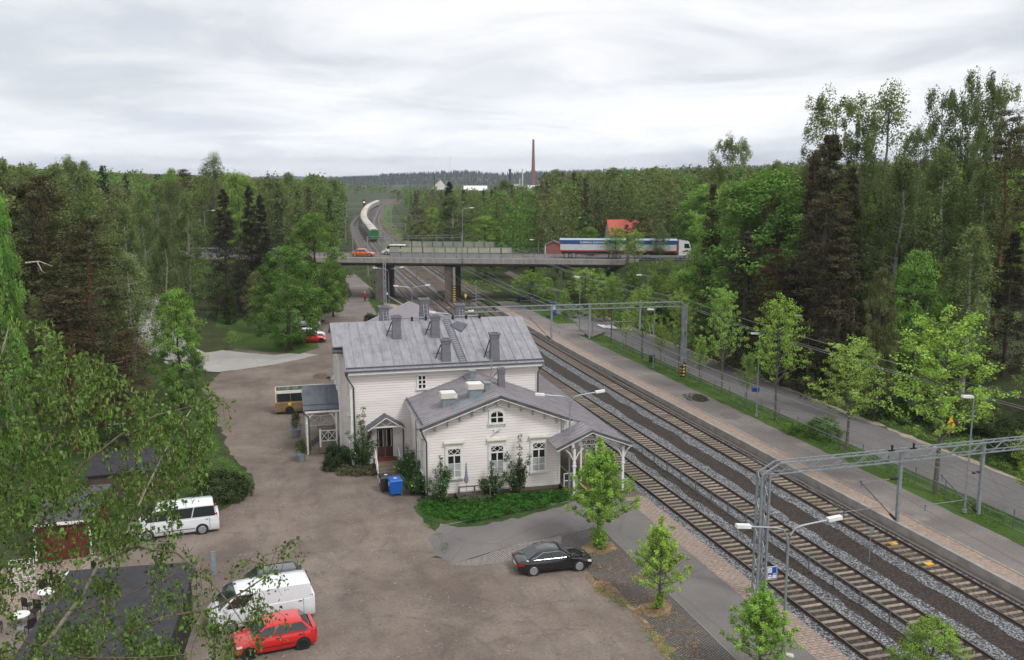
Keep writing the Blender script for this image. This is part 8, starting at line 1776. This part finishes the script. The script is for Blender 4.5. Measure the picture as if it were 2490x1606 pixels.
# person
PS = (20.55, 164.6, 0); pr_ = empty('person', PS, R(10), 'person in red jacket, white cap and dark trousers walking on the path', 'person')
def skinfig(name, verts, edges, radii, m, parent):
    me = bpy.data.meshes.new(name); me.from_pydata(verts, edges, []); me.materials.append(m); o = bpy.data.objects.new(name, me); COL.objects.link(o); o.parent = parent
    sk = o.modifiers.new('skin', 'SKIN'); 
    for i, r in enumerate(radii): me.skin_vertices[0].data[i].radius = (r, r) if not hasattr(r, '__len__') else r
    me.skin_vertices[0].data[0].use_root = True
    sb = o.modifiers.new('sub', 'SUBSURF'); sb.levels = 1; sb.render_levels = 2; return o
try:
    def add_skin(me): 
        if not me.skin_vertices: bpy.context.view_layer.update()
    V = [(0, 0, .92), (0, 0, 1.15), (0, .01, 1.40), (0, 0, 1.50), (0, -.01, 1.62), (0, -.01, 1.72), (-.10, 0, .86), (-.11, -.06, .48), (-.12, .10, .08), (-.12, -.04, .04), (.10, 0, .86), (.11, .02, .48), (.12, -.14, .08), (.12, -.28, .04), (-.20, .01, 1.40), (-.27, .03, 1.14), (-.24, -.12, .93), (-.235, -.17, .86), (.20, .01, 1.40), (.27, .06, 1.14), (.25, .02, .90), (.25, .0, .82)]
    E_ = [(0, 1), (1, 2), (2, 3), (3, 4), (4, 5), (0, 6), (6, 7), (7, 8), (8, 9), (0, 10), (10, 11), (11, 12), (12, 13), (2, 14), (14, 15), (15, 16), (16, 17), (2, 18), (18, 19), (19, 20), (20, 21)]
    Rr = [.13, .13, .12, .05, .085, .07, .09, .065, .045, .04, .09, .065, .045, .04, .07, .05, .035, .03, .07, .05, .035, .03]
    def limbmesh(name, parts, m, parent):
        b = MB()
        for pts, r0, r1 in parts: b.tube(pts, r0, 10, r1)
        return b.build(name, m, parent, smooth=True)
    b = MB(); P_ = [Vector(v) for v in V]
    def chain(b, idx, rr):
        pts = [P_[i] for i in idx]; m_ = len(pts)
        for k in range(m_ - 1): b.tube([pts[k], pts[k + 1]], rr[k], 10, rr[k + 1]); b.lathe([(rr[k + 1] * .2, -rr[k + 1] * .95), (rr[k + 1] * .8, -rr[k + 1] * .6), (rr[k + 1], 0), (rr[k + 1] * .8, rr[k + 1] * .6), (rr[k + 1] * .2, rr[k + 1] * .95)], 10, pts[k + 1])
    chain(b, (3, 4, 5), (.055, .10, .07)); chain(b, (16, 17), (.03, .028)); chain(b, (20, 21), (.03, .028)); chain(b, (0, 1, 2, 3), (.11, .11, .10, .05)); chain(b, (2, 14, 15, 16), (.08, .05, .04, .03)); chain(b, (2, 18, 19, 20), (.08, .05, .04, .03)); chain(b, (0, 6, 7, 8, 9), (.1, .07, .05, .04, .04)); chain(b, (0, 10, 11, 12, 13), (.1, .07, .05, .04, .04))
    for hx_, hy_, s in ((-.235, -.17, -1), (.25, 0, 1)):
        for q in range(4): b.tube([(hx_ + (q - 1.5) * .018, hy_ - .01, .84), (hx_ + (q - 1.5) * .02, hy_ - .02, .79), (hx_ + (q - 1.5) * .018, hy_ - .035, .75 + (.012 if q in (0, 3) else 0))], .009, 5, .007)
        b.tube([(hx_ - s * .03, hy_ - .01, .86), (hx_ - s * .05, hy_ - .04, .81)], .011, 5, .008)
    b.tube([(0, -.11, 1.645), (0, -.135, 1.62)], .014, 6, .012)
    b.build('body', M['skin'], pr_, smooth=True)
    b = MB(); chain(b, (0, 1, 2), (.165, .17, .15)); chain(b, (2, 14, 15, 16), (.12, .085, .065, .05)); chain(b, (2, 18, 19, 20), (.12, .085, .065, .05)); b.build('jacket', M['jacket'], pr_, smooth=True)
    b = MB(); chain(b, (0, 6, 7, 8), (.14, .11, .08, .06)); chain(b, (0, 10, 11, 12), (.14, .11, .08, .06)); b.build('trousers', M['trousers'], pr_, smooth=True)
    b = MB(); b.tube([(-.12, .12, .05), (-.12, -.12, .045)], .05, 8, .045); b.tube([(.12, -.12, .05), (.12, -.34, .045)], .05, 8, .045); b.build('shoes', M['soot'], pr_, smooth=True)
    b = MB(); b.lathe([(.115, 1.66), (.118, 1.71), (.09, 1.77), (.03, 1.795)], 12, (0, -.005, 0)); b.box(-.07, .07, -.2, -.1, 1.675, 1.69); b.build('cap', M['cap'], pr_, smooth=True)
except Exception as ex: print('person', ex)
# ------------------------------------------------------------------ near birch
def near_birch():
    rng = np.random.default_rng(21); root = empty('near_birch_tree', (-3.6, 12.6, 0), 0, 'large near birch with white limbs and hanging leafy twigs filling the lower left', 'birch tree'); O = Vector(root.location)
    wood, limb, twig, brn = MB(), MB(), MB(), MB()
    def W3(px, py, Y): x, z = atY(px, py, Y); return Vector((x, Y, z)) - O
    T0 = [Vector((0, 0, 0)), Vector((.05, 0, 6)), Vector((0, .1, 12)), W3(-60, 1620, 12.8), W3(-50, 1200, 13.0), W3(-20, 950, 13.0), W3(20, 800, 13.0)]
    wood.tube(T0[:4], .15, 8, .06); wood.tube(T0[3:], .045, 7, .008)
    limbs = [[(-60, 1760, 12.7), (30, 1690, 12.6), (83, 1603, 12.5), (163, 1498, 12.4), (205, 1440, 12.3), (238, 1375, 12.2), (290, 1340, 12.2), (350, 1200, 12.3), (420, 1060, 12.6), (470, 990, 12.8)],
             [(-60, 1720, 12.8), (100, 1640, 12.6), (260, 1560, 12.4), (400, 1500, 12.2), (520, 1480, 12.1), (590, 1440, 12.0), (650, 1400, 11.9), (700, 1330, 11.9), (718, 1312, 11.9)],
             [(240, 1370, 12.2), (330, 1330, 12.0), (430, 1345, 11.8), (500, 1400, 11.7), (560, 1470, 11.6), (600, 1530, 11.6)],
             [(50, 1350, 12.7), (120, 1240, 12.5), (200, 1130, 12.6), (290, 1060, 12.8), (380, 1010, 13), (480, 985, 13.2), (530, 975, 13.3)],
             [(60, 1200, 12.8), (120, 1080, 13), (190, 960, 13.2), (250, 890, 13.4), (300, 880, 13.4)],
             [(-20, 1500, 13.2), (-80, 1300, 13.5), (-160, 1100, 13.8)], [(-20, 1400, 12), (-120, 1250, 11.6), (-240, 1180, 11.3)], [(60, 1100, 13.2), (20, 950, 14), (-60, 830, 14.6)],
             [(290, 1330, 12.2), (350, 1240, 11.8), (420, 1180, 11.6), (480, 1130, 11.5)], [(60, 1560, 12.4), (200, 1600, 11.6), (360, 1600, 11.2), (470, 1590, 11.0)], [(163, 1498, 12.4), (300, 1450, 12.8), (420, 1400, 13.2), (470, 1330, 13.4)],
             [(65, 1000, 12.8), (110, 880, 12.6), (130, 800, 12.6)], [(50, 1300, 12.5), (-10, 1150, 12.0), (-30, 1000, 11.8)]]
    nodes = []
    for li, l in enumerate(limbs):
        pts = [W3(*p) for p in l]; r0 = .040 if li < 1 else .020 if li < 4 else .014
        (limb if li == 0 else brn).tube(pts, r0, 7, .005)
        for a, b_ in zip(pts, pts[1:]):
            for k in range(4): nodes.append(a.lerp(b_, k / 4))
        nodes.append(pts[-1])
    nodes += [T0[3].lerp(T0[6], k / 10) for k in range(11)]
    # region of the crown as seen (photo measurements), weight
    poly = [(-260, 800), (-60, 740), (60, 770), (100, 775), (135, 800), (170, 840), (240, 850), (262, 900), (300, 905), (340, 960), (400, 960), (430, 935), (500, 925), (560, 985), (545, 1030), (525, 1080), (490, 1110), (500, 1165), (455, 1185), (430, 1215), (440, 1290), (480, 1330), (520, 1400), (560, 1365), (640, 1350), (690, 1330), (700, 1310), (735, 1305), (735, 1360), (700, 1380), (690, 1450), (700, 1500), (640, 1560), (600, 1640), (-260, 1640)]
    holes = [((370, 1430), (330, 120), .45), ((600, 1500), (170, 110), .28), ((470, 1250), (90, 70), .55), ((300, 1110), (130, 50), .5), ((540, 1420), (120, 40), .4), ((130, 1330), (120, 90), .7), ((620, 1600), (160, 60), .35), ((90, 1480), (100, 90), .55)]
    cents = []; tries = 0; targets = []; n0 = list(nodes)
    while len(targets) < 1300 and tries < 90000:
        tries += 1; px = random.uniform(-260, 740); py = random.uniform(740, 1640)
        if not inside((px, py), poly): continue
        keep = 1.0
        for (hx, hy), (rx, ry), k in holes:
            if ((px - hx) / rx) ** 2 + ((py - hy) / ry) ** 2 < 1: keep = min(keep, k)
        keep *= (.95 if noise.noise(Vector((px * .014, py * .014, 4))) > -.02 else .20)
        if px < 110 and py < 1010 and random.random() < .55: continue
        if random.random() > keep: continue
        Y = 12.4 + 1.9 * (random.random() - .42) * (1.0 if px > 380 else 1.8); p = W3(px, py, Y)
        targets.append((min((q - p).length for q in n0), p))
    targets.sort(key=lambda q: q[0])
    from mathutils.kdtree import KDTree
    for bi in range(0, len(targets), 60):
        kd = KDTree(len(nodes)); [kd.insert(q, i) for i, q in enumerate(nodes)]; kd.balance()
        for _, p in targets[bi:bi + 60]:
            best = nodes[kd.find(p)[1]].copy(); dr = p - best
            if dr.length > 1.1: continue
            jit = Vector((rng.normal(), rng.normal(), rng.normal())) * dr.length * .10
            mid = best + dr * .5 + Vector((0, 0, .14 * dr.length + .02)) + jit; tip = p + Vector((dr.x * .15 + .03 * rng.normal(), dr.y * .15, -.10 - .24 * random.random()))
            twig.tube([best, mid, p, tip], .0045, 4, .0018); nodes.append(p.copy()); nodes.append(mid.copy())
            for k in range(19):
                f = .15 + .85 * k / 18; q = (mid.lerp(p, f / .6) if f < .6 else p.lerp(tip, (f - .6) / .4)); cents.append((q.x + .05 * rng.normal(), q.y + .05 * rng.normal(), q.z - .03 + .05 * rng.normal()))
    wood.build('trunk', M['birchbark'], root, True); limb.build('main_limb', M['limbbark'], root, True); brn.build('branches', M['twigbark'], root, True); twig.build('twigs', M['trunk'], root)
    C_ = np.array(cents); N = len(C_); d = rng.normal(size=(N, 3)); d[:, 2] += .5; d /= np.linalg.norm(d, axis=1)[:, None]
    a = np.cross(d, rng.normal(size=(N, 3))); a[:, 2] -= .5; a /= np.linalg.norm(a, axis=1)[:, None]; b = np.cross(d, a); b /= np.linalg.norm(b, axis=1)[:, None]
    s = rng.uniform(.024, .044, N)[:, None]; p = C_
    # rhombic birch leaf folded along its midrib: two quads
    t_ = p + a * s; q0 = p - a * s * .75; l = p - a * s * .25 + b * s * .62 + d * s * .12; r = p - a * s * .25 - b * s * .62 + d * s * .12; l2 = p + a * s * .35 + b * s * .34 + d * s * .08; r2 = p + a * s * .35 - b * s * .34 + d * s * .08
    V = np.concatenate([np.stack([q0, l, l2, t_], 1).reshape(-1, 3), np.stack([q0, t_, r2, r], 1).reshape(-1, 3)]); tn = np.clip(rng.beta(1.3, 2.4, N) * .95 + (rng.random(N) > .95) * .5, 0, 1); tn = np.concatenate([tn, np.clip(tn + .05, 0, 1)])
    bulk('leaves', V, np.arange(len(V)).reshape(-1, 4), LEAF['forebirch'], root, tn)
    ck = C_[rng.choice(N, N // 4)]; n_ = len(ck); dn = np.tile([0, 0, -1.0], (n_, 1)) + rng.normal(size=(n_, 3)) * .2; sd = rng.normal(size=(n_, 3)); sd[:, 2] = 0; sd /= np.linalg.norm(sd, axis=1)[:, None]
    V = np.stack([ck - sd * .007, ck + sd * .007, ck + sd * .005 + dn * .055, ck - sd * .005 + dn * .055], 1).reshape(-1, 3); bulk('catkins', V, np.arange(len(V)).reshape(-1, 4), LEAF['catkin'], root, np.full(n_, .7))
near_birch()
# bare broken branch on the left pine
b = MB(); P3 = lambda px, py, Y: (lambda q: (q[0], Y, q[1]))(atY(px, py, Y)); b.tube([P3(62, 640, 80), P3(95, 636, 79.6), P3(128, 648, 79.4)], .09, 5, .02); b.tube([P3(90, 636, 79.6), P3(102, 660, 79.3), P3(110, 664, 79.3)], .05, 5, .015); 
tag(b.build('broken_branch', M['limbbark']), 'bare pale broken branch sticking out of the left pines', 'branch')
# ------------------------------------------------------------------ haze
HZ = True
if HZ:
    b = MB(); b.box(-6200, 6200, -260, 6600, -14, 130); hz_ = b.build('haze', M['white']); hm = bpy.data.materials.new('haze_air'); hm.use_nodes = True; nt = hm.node_tree; nt.nodes.clear()
    o_ = nd(nt, 'ShaderNodeOutputMaterial'); pv = nd(nt, 'ShaderNodeVolumePrincipled'); pv.inputs['Color'].default_value = (.78, .86, 1.0, 1); pv.inputs['Density'].default_value = .00014; pv.inputs['Anisotropy'].default_value = .2; nt.links.new(pv.outputs[0], o_.inputs['Volume'])
    hz_.data.materials.clear(); hz_.data.materials.append(hm); tag(hz_, 'thin bluish haze in the distant air', 'haze', kind='stuff')
